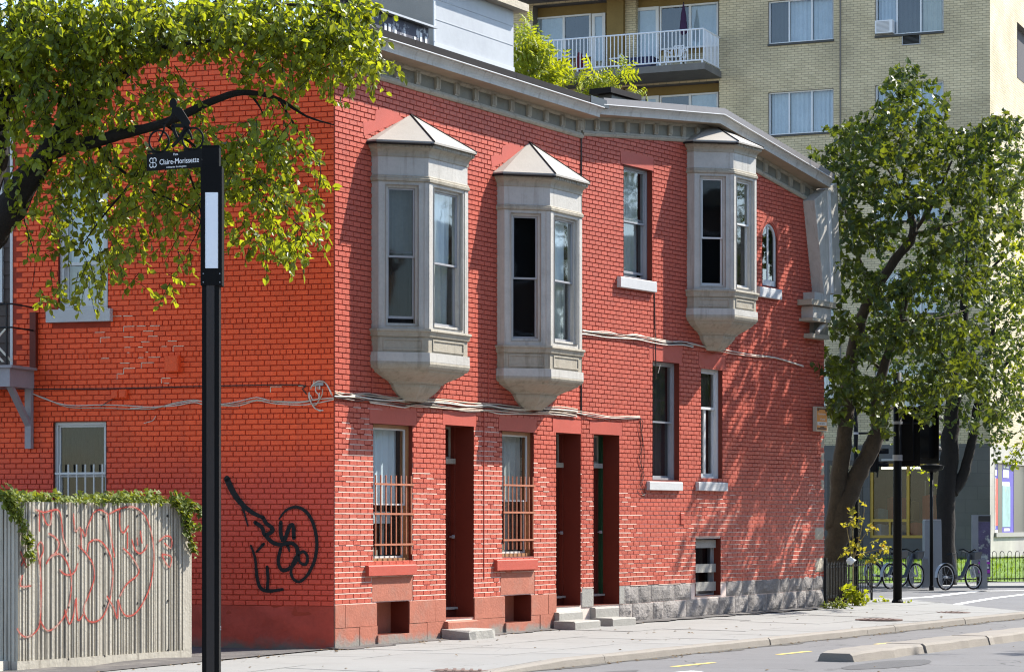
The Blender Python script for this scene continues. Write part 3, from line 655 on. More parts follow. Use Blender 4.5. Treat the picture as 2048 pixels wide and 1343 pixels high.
# round-headed window
def arch_window(F, h, parent):
    u0, u1, z0, z1 = h[:4]; uc, rr = (u0+u1)/2, (u1-u0)/2; zs_ = z1-rr; rec = .05
    def arc(r_, n, k=14): return [F.W(uc-r_*cos(pi*i/k), n, zs_+r_*sin(pi*i/k)) for i in range(k+1)]
    mb = MB(); mb.loft([arc(rr+.02, .012)+[], arc(rr-.012, -.07)]); k = 14          # reveal of the arch head
    sp = MB()                                                                        # spandrels closing the square opening
    for i in range(k):
        a, b = pi*i/k, pi*(i+1)/k
        pa, pb = (uc-rr*cos(a), zs_+rr*sin(a)), (uc-rr*cos(b), zs_+rr*sin(b))
        sp.face([F.W(pa[0], .009, pa[1]), F.W(pb[0], .009, pb[1]), F.W(pb[0], .009, z1+.025), F.W(pa[0], .009, z1+.025)])
    sp.face([F.W(u0-.025, .009, zs_), F.W(u0, .009, zs_), F.W(u0, .009, z1+.025), F.W(u0-.025, .009, z1+.025)]); sp.face([F.W(u1+.025, .009, zs_), F.W(u1, .009, zs_), F.W(u1, .009, z1+.025), F.W(u1+.025, .009, z1+.025)])
    fr = MB()
    def outer(r_): return [F.W(uc-r_, -rec, z0)]+arc(r_, -rec)+[F.W(uc+r_, -rec, z0)]
    def outer2(r_): return [F.W(uc-r_, -rec+.03, z0)]+arc(r_, -rec+.03)+[F.W(uc+r_, -rec+.03, z0)]
    fr.loft([outer(rr), outer2(rr), outer2(rr-.045), outer(rr-.045)]); fr.box(F, uc-.02, uc+.02, -rec-.005, -rec+.02, z0, z1-.03); fr.box(F, u0, u1, -rec, -rec+.03, z0-.0, z0+.11)
    o = fr.build('arched_window', M_white, parent); sp.build('arch_surround', M_stuccoA, o); mb.build('arch_reveal', M_stuccoA, o)
    g_ = MB(); g_.face([F.W(uc-rr+.03, -rec+.008, z0+.1)]+arc(rr-.03, -rec+.008)+[F.W(uc+rr-.03, -rec+.008, z0+.1)]); g_.build('pane', M_glass, o)
    c_ = MB(); c_.face([F.W(u0, -rec-.14, z0), F.W(uc, -rec-.14, z0), F.W(uc, -rec-.14, z1), F.W(u0, -rec-.14, z1)]); c_.build('curtain', M_curtain, o)
    c_ = MB(); c_.loft([[F.W(a, k_, b) for a, b in ((u0-.01, z0-.01), (u1+.01, z0-.01), (u1+.01, z1+.01), (u0-.01, z1+.01))] for k_ in (-.069, -.35)], closed=True, cap1=True); c_.build('room_interior', M_dark, o)
    # voussoirs
    for i in range(13):
        a = pi*(i-.5)/12; b = pi*(i+.45)/12
        if b < 0 or a > pi: continue
        a, b = max(a, 0), min(b, pi); v = MB(); q = []
        for r_ in (rr+.03, rr+.13):
            q.append((uc-r_*cos(a), zs_+r_*sin(a))); q.append((uc-r_*cos(b), zs_+r_*sin(b)))
        v.hexa([F.W(q[0][0], -.01, q[0][1]), F.W(q[1][0], -.01, q[1][1]), F.W(q[3][0], -.01, q[3][1]), F.W(q[2][0], -.01, q[2][1]), F.W(q[0][0], .0165, q[0][1]), F.W(q[1][0], .0165, q[1][1]), F.W(q[3][0], .0165, q[3][1]), F.W(q[2][0], .0165, q[2][1])])
        v.build('arch_brick', M_brickA, o, rnd=True)
    return o
w = arch_window(FB, W7, house); sill(FB, 1520.5, 1564, 575, 596, w, M_stonesill, .08)

# ---- street doors in deep reveals
def door(F, h, x_leaf, y_bar, y_thr, parent, jamb=M_jamb, green=False, thr=M_step):
    u0, u1, z0, z1, dep = h; n = -dep+.05; xm = (x_leaf[0]+x_leaf[1])/2
    zb = F.Z(xm, y_bar, n); zt = F.Z(xm, y_thr, n)
    mb = MB(); mb.box(F, u0, u1, n-.05, n, zt, zb-.05); d_ = mb.build('door', M_door, parent)
    w_ = u1-u0
    for a, b, c, e in ((.12, .44, .08, .42), (.56, .88, .08, .42), (.12, .44, .47, .92), (.56, .88, .47, .92)):
        mb = MB(); bars4(mb, F, u0+w_*a, u0+w_*b, lerp(zt, zb-.05, c), lerp(zt, zb-.05, e), .022, n, n+.012); mb.build('door_panel', M_door, d_)
    mb = MB(); mb.tube([F.W(u1-.09, n, lerp(zt, zb, .48)), F.W(u1-.09, n+.05, lerp(zt, zb, .48))], .012, 8); mb.tube([F.W(u1-.09, n+.05, lerp(zt, zb, .48)), F.W(u1-.09, n+.085, lerp(zt, zb, .48))], .028, 8); mb.build('door_handle', M_alu, d_)
    jm = M_green if green else jamb
    mb = MB(); mb.box(F, u1-.055, u1-.001, n-.02, n+.06, zt, z1); mb.box(F, u0+.001, u0+.05, n-.02, n+.06, zt, z1); mb.build('door_jamb', jm, d_)
    mb = MB(); mb.box(F, u0+.05, u1-.055, n-.02, n+.09, zb-.05, zb+.03); mb.build('transom_bar', M_grey2 if not green else M_step, d_)
    mb = MB(); mb.face([F.W(u0, n-.02, zb), F.W(u1, n-.02, zb), F.W(u1, n-.02, z1), F.W(u0, n-.02, z1)]); mb.build('transom_pane', M_glassdk, d_)
    mb = MB(); mb.box(F, u0, u1, n-.3, n-.25, zb, z1); mb.build('transom_interior', M_dark, d_)
    mb = MB(); bars4(mb, F, u0+.05, u1-.055, zb+.03, z1-.0, .03, n-.03, n+.0); mb.build('transom_frame', M_grey2, d_)
    mb = MB(); mb.box(F, u0, u1, n-.06, n+.10, zt-.035, zt); mb.build('threshold', thr, d_)
    mb = MB(); mb.box(F, u0, u1, n-.06, n+.06, z0-.3, zt-.035); mb.build('riser', M_door, d_)
    return d_
d1 = door(FA, D1, (890, 925), 921, 1212, house); d2 = door(FA, D2, (1111, 1140), 929, 1190, house); d3 = door(FB, D3, (1186, 1212), 930, 1186, house, green=True)
# steps
def step(F, x0, x1, y0, y1, n0, n1, m_, parent, chip=.0, nm='step'):
    """front face pixels at offset n1"""
    xm = (x0+x1)/2; u0, u1, za, zb = F.U(x0, n1), F.U(x1, n1), F.Z(xm, y1, n1), F.Z(xm, y0, n1); mb = MB(); r = random.Random(int(x0)); K = 6; rings = []
    for i in range(K+1):
        u = lerp(u0, u1, i/K); c = chip*(1 if i in (0, 1, K) else .35); j = lambda s_: r.uniform(-s_, s_)
        rings.append([F.W(u, n0, za-.1), F.W(u, n0, zb), F.W(u+j(c), n1-.02-abs(j(c)), zb-abs(j(c))), F.W(u+j(c), n1-abs(j(c)), zb-.02-abs(j(c))), F.W(u, n1, za-.1)])
    mb.loft(rings, cap0=True, cap1=True); return mb.build(nm, m_, parent)
step(FA, 897, 956, 1240, 1262, -.42, .10, M_found, d1)
step(FA, 942, 992, 1257, 1276, .05, .56, M_step, d1, .03)
step(FA, 1119, 1166, 1222, 1244, -.42, .12, M_step, d2, .006); step(FA, 1151, 1201, 1240, 1257, .10, .50, M_step, d2, .008)
step(FB, 1192, 1238, 1213, 1236, -.42, .12, M_step, d3, .006); step(FB, 1226, 1272, 1234, 1252, .10, .50, M_step, d3, .008)
# ---------------------------------------------------------------- cornice of the street front
def sweep(F, path, prof, nm, m_, parent, smooth=False):
    mb = MB(); mb.loft([[F.W(u, n, z+dz) for n, dz in prof] for u, z in path], cap0=True, cap1=True); return mb.build(nm, m_, parent, smooth=smooth)
pathA = [(-.04, zmA), (UA-.004, zmA)]; pathB = [(.004, zmB0), (uPk, zPk), (uC1+.12, zC1-.018)]
PR_M = [(-.02, 0), (.035, .0), (.055, .025), (.062, .05), (.04, .06), (.036, .088), (-.02, .088)]
PR_F = [(-.02, .089), (.016, .089), (.016, .325), (-.02, .325)]
PR_R = [(.017, .270), (.03, .272), (.055, .30), (.06, .324), (.017, .324)]
PR_S = [(0.0000, .326), (0.3550, .326), (0.3550, .345), (0.0000, .345)]
PR_C = [(0.3000, .346), (0.3555, .328), (0.3580, .352), (0.3660, .39), (0.3880, .43), (0.4080, .452), (0.4120, .474), (0.0000, .474)]
PR_D = [(0.0, .475), (0.452, .475), (0.452, .487), (0.0, .487)]
PR_T = [(-0.3500, .488), (0.4400, .488), (0.4420, .592), (-0.3500, .605)]
for F_, pth, nmc in ((FA, pathA, 'A'), (FB, pathB, 'B')):
    cor = sweep(F_, pth, PR_C, 'cornice', M_grey, house)
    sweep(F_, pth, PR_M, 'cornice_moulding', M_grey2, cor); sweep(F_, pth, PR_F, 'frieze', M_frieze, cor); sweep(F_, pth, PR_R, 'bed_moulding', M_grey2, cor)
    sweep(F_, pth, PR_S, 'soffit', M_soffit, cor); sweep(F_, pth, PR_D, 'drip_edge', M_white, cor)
    for (ua, za), (ub, zb) in zip(pth[:-1], pth[1:]):
        L = ub-ua; K = max(2, round(L/1.45))
        for i in range(K):
            a, b = i/K, (i+1)/K; dz = rng.uniform(0, .008)
            sweep(F_, [(lerp(ua, ub, a)+.001, lerp(za, zb, a)), (lerp(ua, ub, b)-.001, lerp(za, zb, b))], [(n+dz*.4, z) for n, z in PR_T], 'cap_flashing', M_flash if nmc == 'A' else M_flashL, cor)
    xs = [(1157-34.4*i) for i in range(0)]
    sp = (FA.U(1157)-FA.U(951))/6
    ulist = [FA.U(1157)-sp*i-.06 for i in range(15) if FA.U(1157)-sp*i-.06 > 0] if nmc == 'A' else [FB.U(x) for x in (1161, 1190, 1221, 1251, 1280, 1308, 1336.5, 1363.5, 1391, 1419)]+[FB.U(x) for x in (1505, 1528, 1553, 1578, 1602, 1622)]
    for u in ulist:
        zr = zmA if nmc == 'A' else topB(u)
        mb = MB(); z0, z1 = zr+.09, zr+.324; w_ = .062
        mb.box(F_, u-w_, u+w_, .0, .045, z0+.002, z1)
        for k in (-1, 0, 1): mb.box(F_, u+k*.042-.014, u+k*.042+.014, .0445, .06, z0+.03, z1-.05)
        mb.build('frieze_bracket', M_grey2, cor)
corA = bpy.data.objects['cornice']
# black end of the lower roof edge where the two roofs meet
mb = MB(); mb.box(FA, UA-.5, UA+.14, .05, .450, zmA+.484, zmA+.612); mb.build('cap_flashing', M_flash2, corA)
# side wall coping
mb = MB(); mb.box(FL, UL-.05, -.02, -.35, .05, ZTL, ZTL+.10); mb.build('coping', M_flash, wallL)
# grey end panel and carved stone corbel at the far end
pts = [FB.pix(x, y, .26) for x, y in ((1629, 400), (1653, 377), (1674, 366), (1683, 588), (1648, 588))]
mb = MB(); mb.loft([[FB.W(u, n, z) for u, z in pts] for n in (-.1, .26)], closed=True, cap0=True, cap1=True); endp = mb.build('roof_end_panel', M_grey, house)
for xa, xb, ya, yb in ((1655, 1660, 380, 586),):
    q = [FB.pix(x, y, .27) for x, y in ((xa, ya), (xb, ya), (xb+6, yb), (xa+7, yb))]
    mb = MB(); mb.loft([[FB.W(u, n, z) for u, z in q] for n in (.2, .285)], closed=True, cap0=True, cap1=True); mb.build('edge_trim', M_white, endp)
def cblock(xa, xb, ya, yb, n1, nm, m_=M_grey):
    u0 = FB.U(xa, n1); z0, z1 = FB.Z((xa+xb)/2, yb, n1), FB.Z((xa+xb)/2, ya, n1); mb = MB(); mb.box(FB, u0, FB.U(xb, n1), -.1, n1, z0, z1); return mb.build(nm, m_, endp)
cblock(1629, 1660, 586, 601, .25, 'corbel_block'); cblock(1623.5, 1672, 601, 612, .32, 'corbel_slab', M_grey2); cblock(1626, 1662, 614, 637, .26, 'corbel_block'); cblock(1625, 1660, 637, 643, .30, 'corbel_slab', M_grey2)
cblock(1627, 1656, 643, 668, .10, 'corbel_block', M_frieze); cblock(1625, 1658, 668, 677, .2, 'corbel_slab', M_grey2)
sc_ = smooth_path([FB.pix(x, y, .2) for x, y in ((1634, 665), (1640, 657), (1646, 650), (1650, 645))], 4); mb = MB(); mb.tube([FB.W(u, .2, z) for u, z in sc_], .05, 8); mb.build('corbel_scroll', M_grey, endp)
# roof, rear and end walls close the volume
zR = 8.45; LW = FL.W(FL.U(-420), 0, zR); B1_ = FA.W(0, 0, zR); mb = MB()
Q0 = FL.W(FL.U(-420), 0, zR); Q1 = Vector((P0.x, P0.y, zR)); Q2 = Vector((P1.x, P1.y, zR)); Q3 = Vector((EB.x, EB.y, zR))
Q4 = FB.W(UB, -9, zR); Q5 = FL.W(FL.U(-420), -9, zR)
inset = lambda p: p
mb.face([FL.W(UL, -.1, zR), FL.W(-.1, -.1, zR), FA.W(.1, -.1, zR), FA.W(UA, -.1, zR), FB.W(uPk, -.1, zR), FB.W(UB-1.2, -.1, zR-.3), FB.W(UB-.1, -.1, zR-.5), FB.W(UB-.1, -9, zR-.5), FL.W(UL, -9, zR)])
mb.build('roof', mat('tar_gravel_roof', (.10, .095, .09), .9, .3, 3, .5, 80), house)
mb = MB(); mb.face([FB.W(UB-.003, -.0, -.1), FB.W(UB-.003, -9, -.1), FB.W(UB-.003, -9, zC1+.3), FB.W(UB-.003, 0, zC1+.3)]); mb.build('front_wall', M_stoneLight, house)
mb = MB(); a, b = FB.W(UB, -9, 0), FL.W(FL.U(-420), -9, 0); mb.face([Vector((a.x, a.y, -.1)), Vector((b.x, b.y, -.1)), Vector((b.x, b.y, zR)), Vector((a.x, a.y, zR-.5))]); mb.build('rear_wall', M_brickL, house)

# ---------------------------------------------------------------- bay windows
def bay(F, xl, xr, x2, x3, lv, xm, apex, cur, label, seed):
    """canted bay; pixels: xl wall edge, xr end of the short return, x2/x3 edges of the front face; lv: photo heights measured on the canted face"""
    u0 = F.U(xl); r = .12
    for _ in range(30): r = F_solve_r(F, u0, xr, r)
    c = .5
    for _ in range(40): c = lerp(c, F.U(x2, r+c)-u0, .5)
    w = F.U(x3, r+c)-u0-c; uc = u0+c+w/2; ue = u0+2*c+w
    Z = {k: F.Z(xm, y, .35) for k, y in lv.items()}
    print('bay r %.3f c %.3f w %.3f' % (r, c, w), {k: round(v, 2) for k, v in Z.items()})
    def ring(e, z, s=1.0):
        q = [(u0-e, 0), (u0-e, r+.414*e), (u0+c-.414*e, r+c+e), (u0+c+w+.414*e, r+c+e), (ue+e, r+.414*e), (ue+e, 0)]
        return [F.W(uc+(u-uc)*s, n*s, z) for u, n in q]
    # core: corner posts and heads around the three openings, built as one casing
    zs0, zs1 = Z['sill_t'], Z['arch_b']; core = MB()
    faces = [F.sub(u0, r, u0+c, r+c), F.sub(u0+c, r+c, u0+c+w, r+c), F.sub(u0+c+w, r+c, ue, r)]
    lens = [c*1.41421, w, c*1.41421]; fr_ = [(.15, .80), (.13, .86), (.2, .85)]
    core.face([F.W(u0, 0, zs0), F.W(u0, r, zs0), F.W(u0, r, zs1), F.W(u0, 0, zs1)]); core.face([F.W(ue, 0, zs0), F.W(ue, r, zs0), F.W(ue, r, zs1), F.W(ue, 0, zs1)])
    holes = []
    for f_, l_, (a, b) in zip(faces, lens, fr_):
        h = (l_*a, l_*b, Z['win_b'], Z['win_t'], .05); holes.append(h); rv = core
        wall_sheet(core, f_, 0, l_, zs0, zs1, [h], rv)
    part = core.build('bay_window', M_grey, house); tag(part, label)
    def lo(name, rings, m_, c0=False, c1=False):
        mb = MB(); mb.loft(rings, cap0=c0, cap1=c1); return mb.build(name, m_, part)
    # upper mouldings
    lo('architrave', [ring(0, Z['arch_b']), ring(.03, Z['arch_b']+.01), ring(.035, Z['arch_b']+.05), ring(.02, Z['arch_b']+.06), ring(.02, Z['frieze_b']-.01), ring(0, Z['frieze_b'])], M_grey2)
    lo('frieze', [ring(.0, Z['frieze_b']), ring(.0, Z['cove_b'])], M_grey)
    d_ = Z['eave']-Z['cove_b']
    lo('cornice', [ring(.0, Z['cove_b']-.002), ring(.012, Z['cove_b']), ring(.015, Z['cove_b']+d_*.22), ring(.03, Z['cove_b']+d_*.38), ring(.055, Z['cove_b']+d_*.5), ring(.085, Z['cove_b']+d_*.58), ring(.085, Z['cove_b']+d_*.86), ring(.115, Z['cove_b']+d_*.9), ring(.12, Z['eave'])], M_grey2)
    dn = MB(); za, zb = Z['cove_b']+d_*.62, Z['cove_b']+d_*.82
    R0, R1 = ring(.0855, 0), ring(.10, 0)
    for i in range(1, 4):
        L = (R0[i+1]-R0[i]).length; K = int(L/.055)
        for k in range(K):
            a, b = (k+.2)/K, (k+.75)/K; p, q, s_, t_ = R0[i].lerp(R0[i+1], a), R0[i].lerp(R0[i+1], b), R1[i].lerp(R1[i+1], b), R1[i].lerp(R1[i+1], a)
            dn.hexa([Vector((v.x, v.y, z)) for z in (za, zb) for v in (p, q, s_, t_)])
    tag(dn.build('dentil_course', M_grey2, part), kind='stuff')
    # pointed roof with dark edge rolls
    ua, zap = F.pix(*apex); ap = F.W(uc, .0, zap); ev = ring(.13, Z['eave']); ed = ring(.13, Z['eave']-.03); mb = MB()
    for i in range(5): mb.face([ev[i], ev[i+1], ap]); mb.face([ed[i], ed[i+1], ev[i+1], ev[i]])
    rf = mb.build('bay_roof', mat('bay_roof_paint', (.30, .275, .24), .6, .1, 3, .15, 40), part)
    mb = MB(); mb.tube([ev[2], ap], .016, 6); mb.tube([ev[3], ap], .016, 6); mb.build('hip_roll', M_flash, part)
    mb = MB(); mb.tube([p+Vector((0, 0, -.012)) for p in ed[0:3]], .02, 6); mb.build('eave_edge', M_flash, part)
    mb = MB(); mb.tube([ap+Vector((0, 0, .01)), ev[5]+Vector((0, 0, .02))], .015, 6); mb.build('roof_flashing', M_flash, part)
    # lower part
    lo('sill_moulding', [ring(-.03, Z['sill_t']+.008), ring(.055, Z['sill_t']), ring(.06, Z['sill_t']-.03), ring(.04, Z['sill_t']-.05), ring(.025, Z['sill_b']), ring(.0, Z['sill_b']-.004)], M_grey2)
    lo('apron', [ring(.0, Z['sill_b']), ring(.0, Z['panel_b'])], M_grey2)
    lo('band', [ring(.0, Z['panel_b']+.003), ring(.028, Z['panel_b']), ring(.032, Z['band_b']), ring(.02, Z['band_b']-.004)], M_grey)
    rb, c1, tp = Z['roll_b'], Z['c1_b'], Z['tip']; bb = Z['band_b']
    lo('roll', [ring(.03, bb), ring(.034, lerp(bb, rb, .3)), ring(.022, lerp(bb, rb, .65)), ring(-.005, rb), ring(-.04, rb-.004)], M_grey2)
    lo('corbel', [ring(0, rb, .96), ring(0, lerp(rb, c1, .18), .93), ring(0, lerp(rb, c1, .45), .82), ring(0, lerp(rb, c1, .7), .68), ring(0, lerp(rb, c1, .9), .585), ring(0, c1, .57), ring(0, c1, .52)], M_grey2)
    lo('corbel', [ring(0, c1-.002, .535), ring(0, lerp(c1, tp, .2), .515), ring(0, lerp(c1, tp, .5), .43), ring(0, lerp(c1, tp, .8), .31), ring(0, tp, .25), ring(0, tp, .02)], M_grey2)
    for f_, l_ in zip(faces, lens):
        mb = MB(); bars4(mb, f_, l_*.1, l_*.9, Z['panel_b']+.03, Z['sill_b']-.03, .025, -.005, .012); mb.build('apron_panel', M_grey2, part)
        for a in (.0, .91):
            mb = MB(); mb.box(f_, l_*a+.003, l_*(a+.09)-.003, -.005, .012, Z['sill_t']+.006, Z['arch_b']-.003); mb.build('corner_post', M_grey, part)
    for f_, h, cu in zip(faces, holes, cur):
        dhung(f_, h, .045, part, level=3, fm=cu.get('fm', M_grey), sm=cu.get('sm', M_alu), fw=.04, sw=.028, split=cu.get('split', .5), up=cu['up'], lowc=cu['low'], gm=cu.get('gm', M_glass), gap=cu.get('gap', 0), room=.28)
    return part
def F_solve_r(F, u0, xr, r):
    # move the return depth until its outer edge projects onto the measured column
    p = F.W(u0, r, 0); x = CX+p.x/p.y*FPX; p2 = F.W(u0, r+.01, 0); x2 = CX+p2.x/p2.y*FPX
    return r+(xr-x)/((x2-x)/.01)
dk = dict(up=M_curtain3, low=None, gm=M_glassdk); lt = dict(up=M_curtain2, low=M_curtain)
LV1 = dict(eave=283, cove_b=313, frieze_b=350, arch_b=363, win_t=369, win_b=651, sill_t=657, sill_b=672, panel_b=704, band_b=722, roll_b=737, c1_b=763, tip=797)
LV2 = dict(eave=348, cove_b=374, frieze_b=410, arch_b=421, win_t=427, win_b=682, sill_t=691, sill_b=705, panel_b=737, band_b=752, roll_b=763, c1_b=785, tip=815)
LV3 = dict(eave=285, cove_b=306, frieze_b=338, arch_b=349, win_t=354, win_b=575, sill_t=580, sill_b=594, panel_b=618, band_b=630, roll_b=642, c1_b=667, tip=697)
bay(FA, 742, 756, 857, 935, LV1, 800, (819, 228), [dict(up=M_curtain, low=M_curtain3, gm=M_glassdk, gap=.07), dict(up=M_curtain2, low=M_curtain, split=.47), lt], 'grey bay window with a pale curtain and slightly open dark lower sash', 1)
bay(FA, 993, 1008, 1100, 1163, LV2, 1050, (1064, 286), [dict(up=None, low=None, gm=M_glassdk), dict(up=M_curtain2, low=M_curtain), lt], 'grey bay window with black side glass and a half lowered blind', 2)
bay(FB, 1373, 1388, 1467, 1512, LV3, 1428, (1441, 253), [dict(up=None, low=None, sm=M_white, gm=M_glassdk, split=.45), dict(up=None, low=None, sm=M_white, split=.6), lt], 'grey bay window under the roof peak with white sashes', 3)

# ---------------------------------------------------------------- balcony at the left end of the side wall
M_deck = mat('grey_deck_paint', (.30, .28, .30), .6, .15, 3, .2, 30); M_lattice = mat('cream_lattice', (.60, .56, .47), .7, .1, 4)
zd0, zd1 = FL.Z(60, 775, .3), FL.Z(60, 733, .3); ur = FL.U(73); ub0 = FL.U(-420)
mb = MB(); mb.box(FL, ub0, ur-.03, .015, .74, zd0, zd1-.04); balc = mb.build('balcony', M_deck, house)
mb = MB(); mb.box(FL, ub0, ur+.02, .015, .78, zd1-.04, zd1); mb.build('deck', M_deck, balc)
mb = MB(); mb.box(FL, FL.U(56), FL.U(68), .014, .10, FL.Z(60, 897), zd0); mb.build('bracket_post', M_deck, balc)
p0, p1 = FL.W(FL.U(62), .08, FL.Z(60, 855)), FL.W(FL.U(62), .66, zd0); mb = MB()
dv = Vector((FL.d.x, FL.d.y, 0))*.045; up_ = Vector((0, 0, .09)); mb.hexa([p0-dv, p0+dv, p1+dv, p1-dv, p0-dv+up_, p0+dv+up_, p1+dv+up_, p1-dv+up_]); mb.build('bracket_brace', M_deck, balc)
mb = MB(); mb.box(FL, FL.U(65), FL.U(77), .013, .09, zd1, FL.Z(70, 625)); mb.build('wall_post', M_jamb, balc)
for y in (615, 661):
    z = FL.Z(70, y, .05); mb = MB(); mb.tube([FL.W(FL.U(72), .05, z), FL.W(FL.U(72), .72, z), FL.W(ub0, .72, z)], .014, 6); mb.build('rail', M_iron, balc)
mb = MB(); mb.tube([FL.W(FL.U(62), .72, zd1), FL.W(FL.U(62), .72, FL.Z(70, 613, .05))], .016, 6); mb.build('rail_post', M_iron, balc)
for k in range(5):
    for s_ in (-1, 1):
        u = FL.U(2, .5)-.28+.14*k; z = zd1+.05; mb = MB(); a, b = FL.W(u, .70+.012*s_, z), FL.W(u+s_*.5, .70+.012*s_, z+.5); t = Vector((FL.d.x, FL.d.y, 0))*.02; nn = Vector((FL.n.x, FL.n.y, 0))*.008
        if b.dot(Vector((FL.d.x, FL.d.y, 0))) > FL.W(FL.U(22, .7), .7, 0).dot(Vector((FL.d.x, FL.d.y, 0))): continue
        mb.hexa([a-t-nn, a+t-nn, a+t+nn, a-t+nn, b-t-nn, b+t-nn, b+t+nn, b-t+nn]); mb.build('lattice_strip', M_lattice, balc)
# brown clad recess beside it
M_brown = mat('brown_siding', (.075, .055, .045), .7, .25, 3, .3, 20)
mb = MB(); mb.face([FL.W(ub0, -.25, zd1), FL.W(UL, -.25, zd1), FL.W(UL, -.25, ZTL), FL.W(ub0, -.25, ZTL)]); br = mb.build('clad_wall', M_brown, house)
z = zd1
while z < ZTL-.2:
    mb = MB(); mb.hexa([FL.W(ub0, -.25, z), FL.W(UL, -.25, z), FL.W(UL, -.23, z), FL.W(ub0, -.23, z), FL.W(ub0, -.25, z+.2), FL.W(UL, -.25, z+.2), FL.W(UL, -.247, z+.2), FL.W(ub0, -.247, z+.2)]); mb.build('siding_board', M_brown, br); z += .2
mb = MB(); mb.box(FL, FL.U(21), FL.U(26), -.26, .016, zd1, ZTL-.02); mb.build('corner_board', M_white, br)
mb = MB(); h = (FL.U(-60), FL.U(6, -.22), FL.Z(5, 605, -.22), FL.Z(5, 350, -.22)); bars4(mb, FL, *h, .07, -.245, -.19); mb.build('window_frame', M_white, br)
mb = MB(); mb.face([FL.W(h[0], -.228, h[2]), FL.W(h[1], -.228, h[2]), FL.W(h[1], -.228, h[3]), FL.W(h[0], -.228, h[3])]); mb.build('pane', M_glassdk, br)

# ---------------------------------------------------------------- fittings on the walls
def fitting(F, x0, x1, y0, y1, n, name, m_, label, cat, group=None, extra=None):
    xm = (x0+x1)/2; u0, u1, z0, z1 = F.U(x0, n), F.U(x1, n), F.Z(xm, y1, n), F.Z(xm, y0, n); mb = MB(); c = min(.012, n*.3)
    mb.loft([[F.W(u, nn, z) for u, z in ((u0+e, z0+e), (u1-e, z0+e), (u1-e, z1-e), (u0+e, z1-e))] for nn, e in ((.008, 0), (n-c, 0), (n, c))], closed=True, cap0=True, cap1=True)
    o = thing(name, F.W((u0+u1)/2, 0, z0), label, cat, group); mb.build('case', m_, o)
    if extra: extra(F, u0, u1, z0, z1, n, o)
    return o
def lid(F, u0, u1, z0, z1, n, o):
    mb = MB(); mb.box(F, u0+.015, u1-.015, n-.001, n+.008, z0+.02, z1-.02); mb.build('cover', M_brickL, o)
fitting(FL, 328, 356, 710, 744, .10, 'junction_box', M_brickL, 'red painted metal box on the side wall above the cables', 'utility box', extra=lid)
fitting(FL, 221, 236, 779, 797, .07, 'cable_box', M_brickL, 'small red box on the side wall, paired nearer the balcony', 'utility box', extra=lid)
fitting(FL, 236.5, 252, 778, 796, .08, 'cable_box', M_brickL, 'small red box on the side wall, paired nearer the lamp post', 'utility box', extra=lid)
fitting(FB, 1362, 1369, 1025, 1048, .03, 'intercom_plate', M_stuccoA, 'oval red plate on the brickwork above the boarded cellar window', 'plate', extra=lambda F, u0, u1, z0, z1, n, o: MB().box(F, u0+.02, u1-.02, n-.001, n+.01, z0+.1, z1-.1).build('cover', M_stuccoA, o))
# orange shop sign on the corner quoins
M_orange = mat('orange_sign', (.62, .25, .05), .5, .08, 4); M_brownp = mat('brown_print', (.10, .05, .03), .6, .1, 4)
u0, z1 = FB.pix(1632, 812, .1); u1, z0 = FB.pix(1655, 863, .1)
sg = thing('shop_sign', FB.W(u0, 0, z0), 'small orange rectangular sign with cream frame on the quoins beside the maple', 'sign')
mb = MB(); mb.box(FB, u0, u1, .03, .10, z0, z1); mb.build('case', M_stoneLight, sg)
w_, h_ = u1-u0, z1-z0
mb = MB(); mb.box(FB, u0+w_*.08, u1-w_*.06, .10, .103, z0+h_*.05, z1-h_*.05); pl_ = mb.build('sign_face', M_orange, sg)
for a, b, c_, d_ in ((.1, .92, .88, .94), (.1, .25, .82, .88), (.78, .92, .82, .88), (.1, .92, .07, .15), (.35, .7, .16, .2)):
    mb = MB(); mb.box(FB, u0+w_*a, u0+w_*b, .1035, .105, z0+h_*c_, z0+h_*d_); mb.build('ornament_print', M_brownp, sg)
mb = MB(); mb.box(FB, u0+w_*.1, u1-w_*.1, .1035, .105, z0+h_*.25, z0+h_*.39); mb.build('number_panel', M_white, sg)
def text(body, F, u, z, n, size, m_, name, parent, align='LEFT', squash=1.0, bold=False):
    cu = bpy.data.curves.new(name, 'FONT'); cu.body = body; cu.size = size; cu.align_x = align; cu.extrude = .0008; cu.resolution_u = 2
    if bold: cu.offset = .006*size*2
    tmp = bpy.data.objects.new(name, cu); COL.objects.link(tmp); dg = bpy.context.evaluated_depsgraph_get(); dg.update(); me = bpy.data.meshes.new_from_object(tmp.evaluated_get(dg)); bpy.data.objects.remove(tmp)
    M = Matrix(((F.d.x*squash, 0, F.n.x, 0), (F.d.y*squash, 0, F.n.y, 0), (0, 1, 0, 0), (0, 0, 0, 1)))
    me.transform(M); o = bpy.data.objects.new(name, me); COL.objects.link(o); me.materials.clear(); me.materials.append(m_)
    o.parent = parent; o.location = F.W(u, n, z)-ORG[parent.name]; ORG[o.name] = ORG[parent.name]; return o
text('Commune', FB, u0+w_*.5, z0+h_*.67, .104, h_*.13, M_white, 'lettering', sg, 'CENTER', 1.35); text('à Lune', FB, u0+w_*.55, z0+h_*.46, .104, h_*.13, M_white, 'lettering', sg, 'CENTER', 1.35)
text('451 875', FB, u0+w_*.5, z0+h_*.28, .1055, h_*.1, M_brownp, 'lettering', sg, 'CENTER', 1.5)

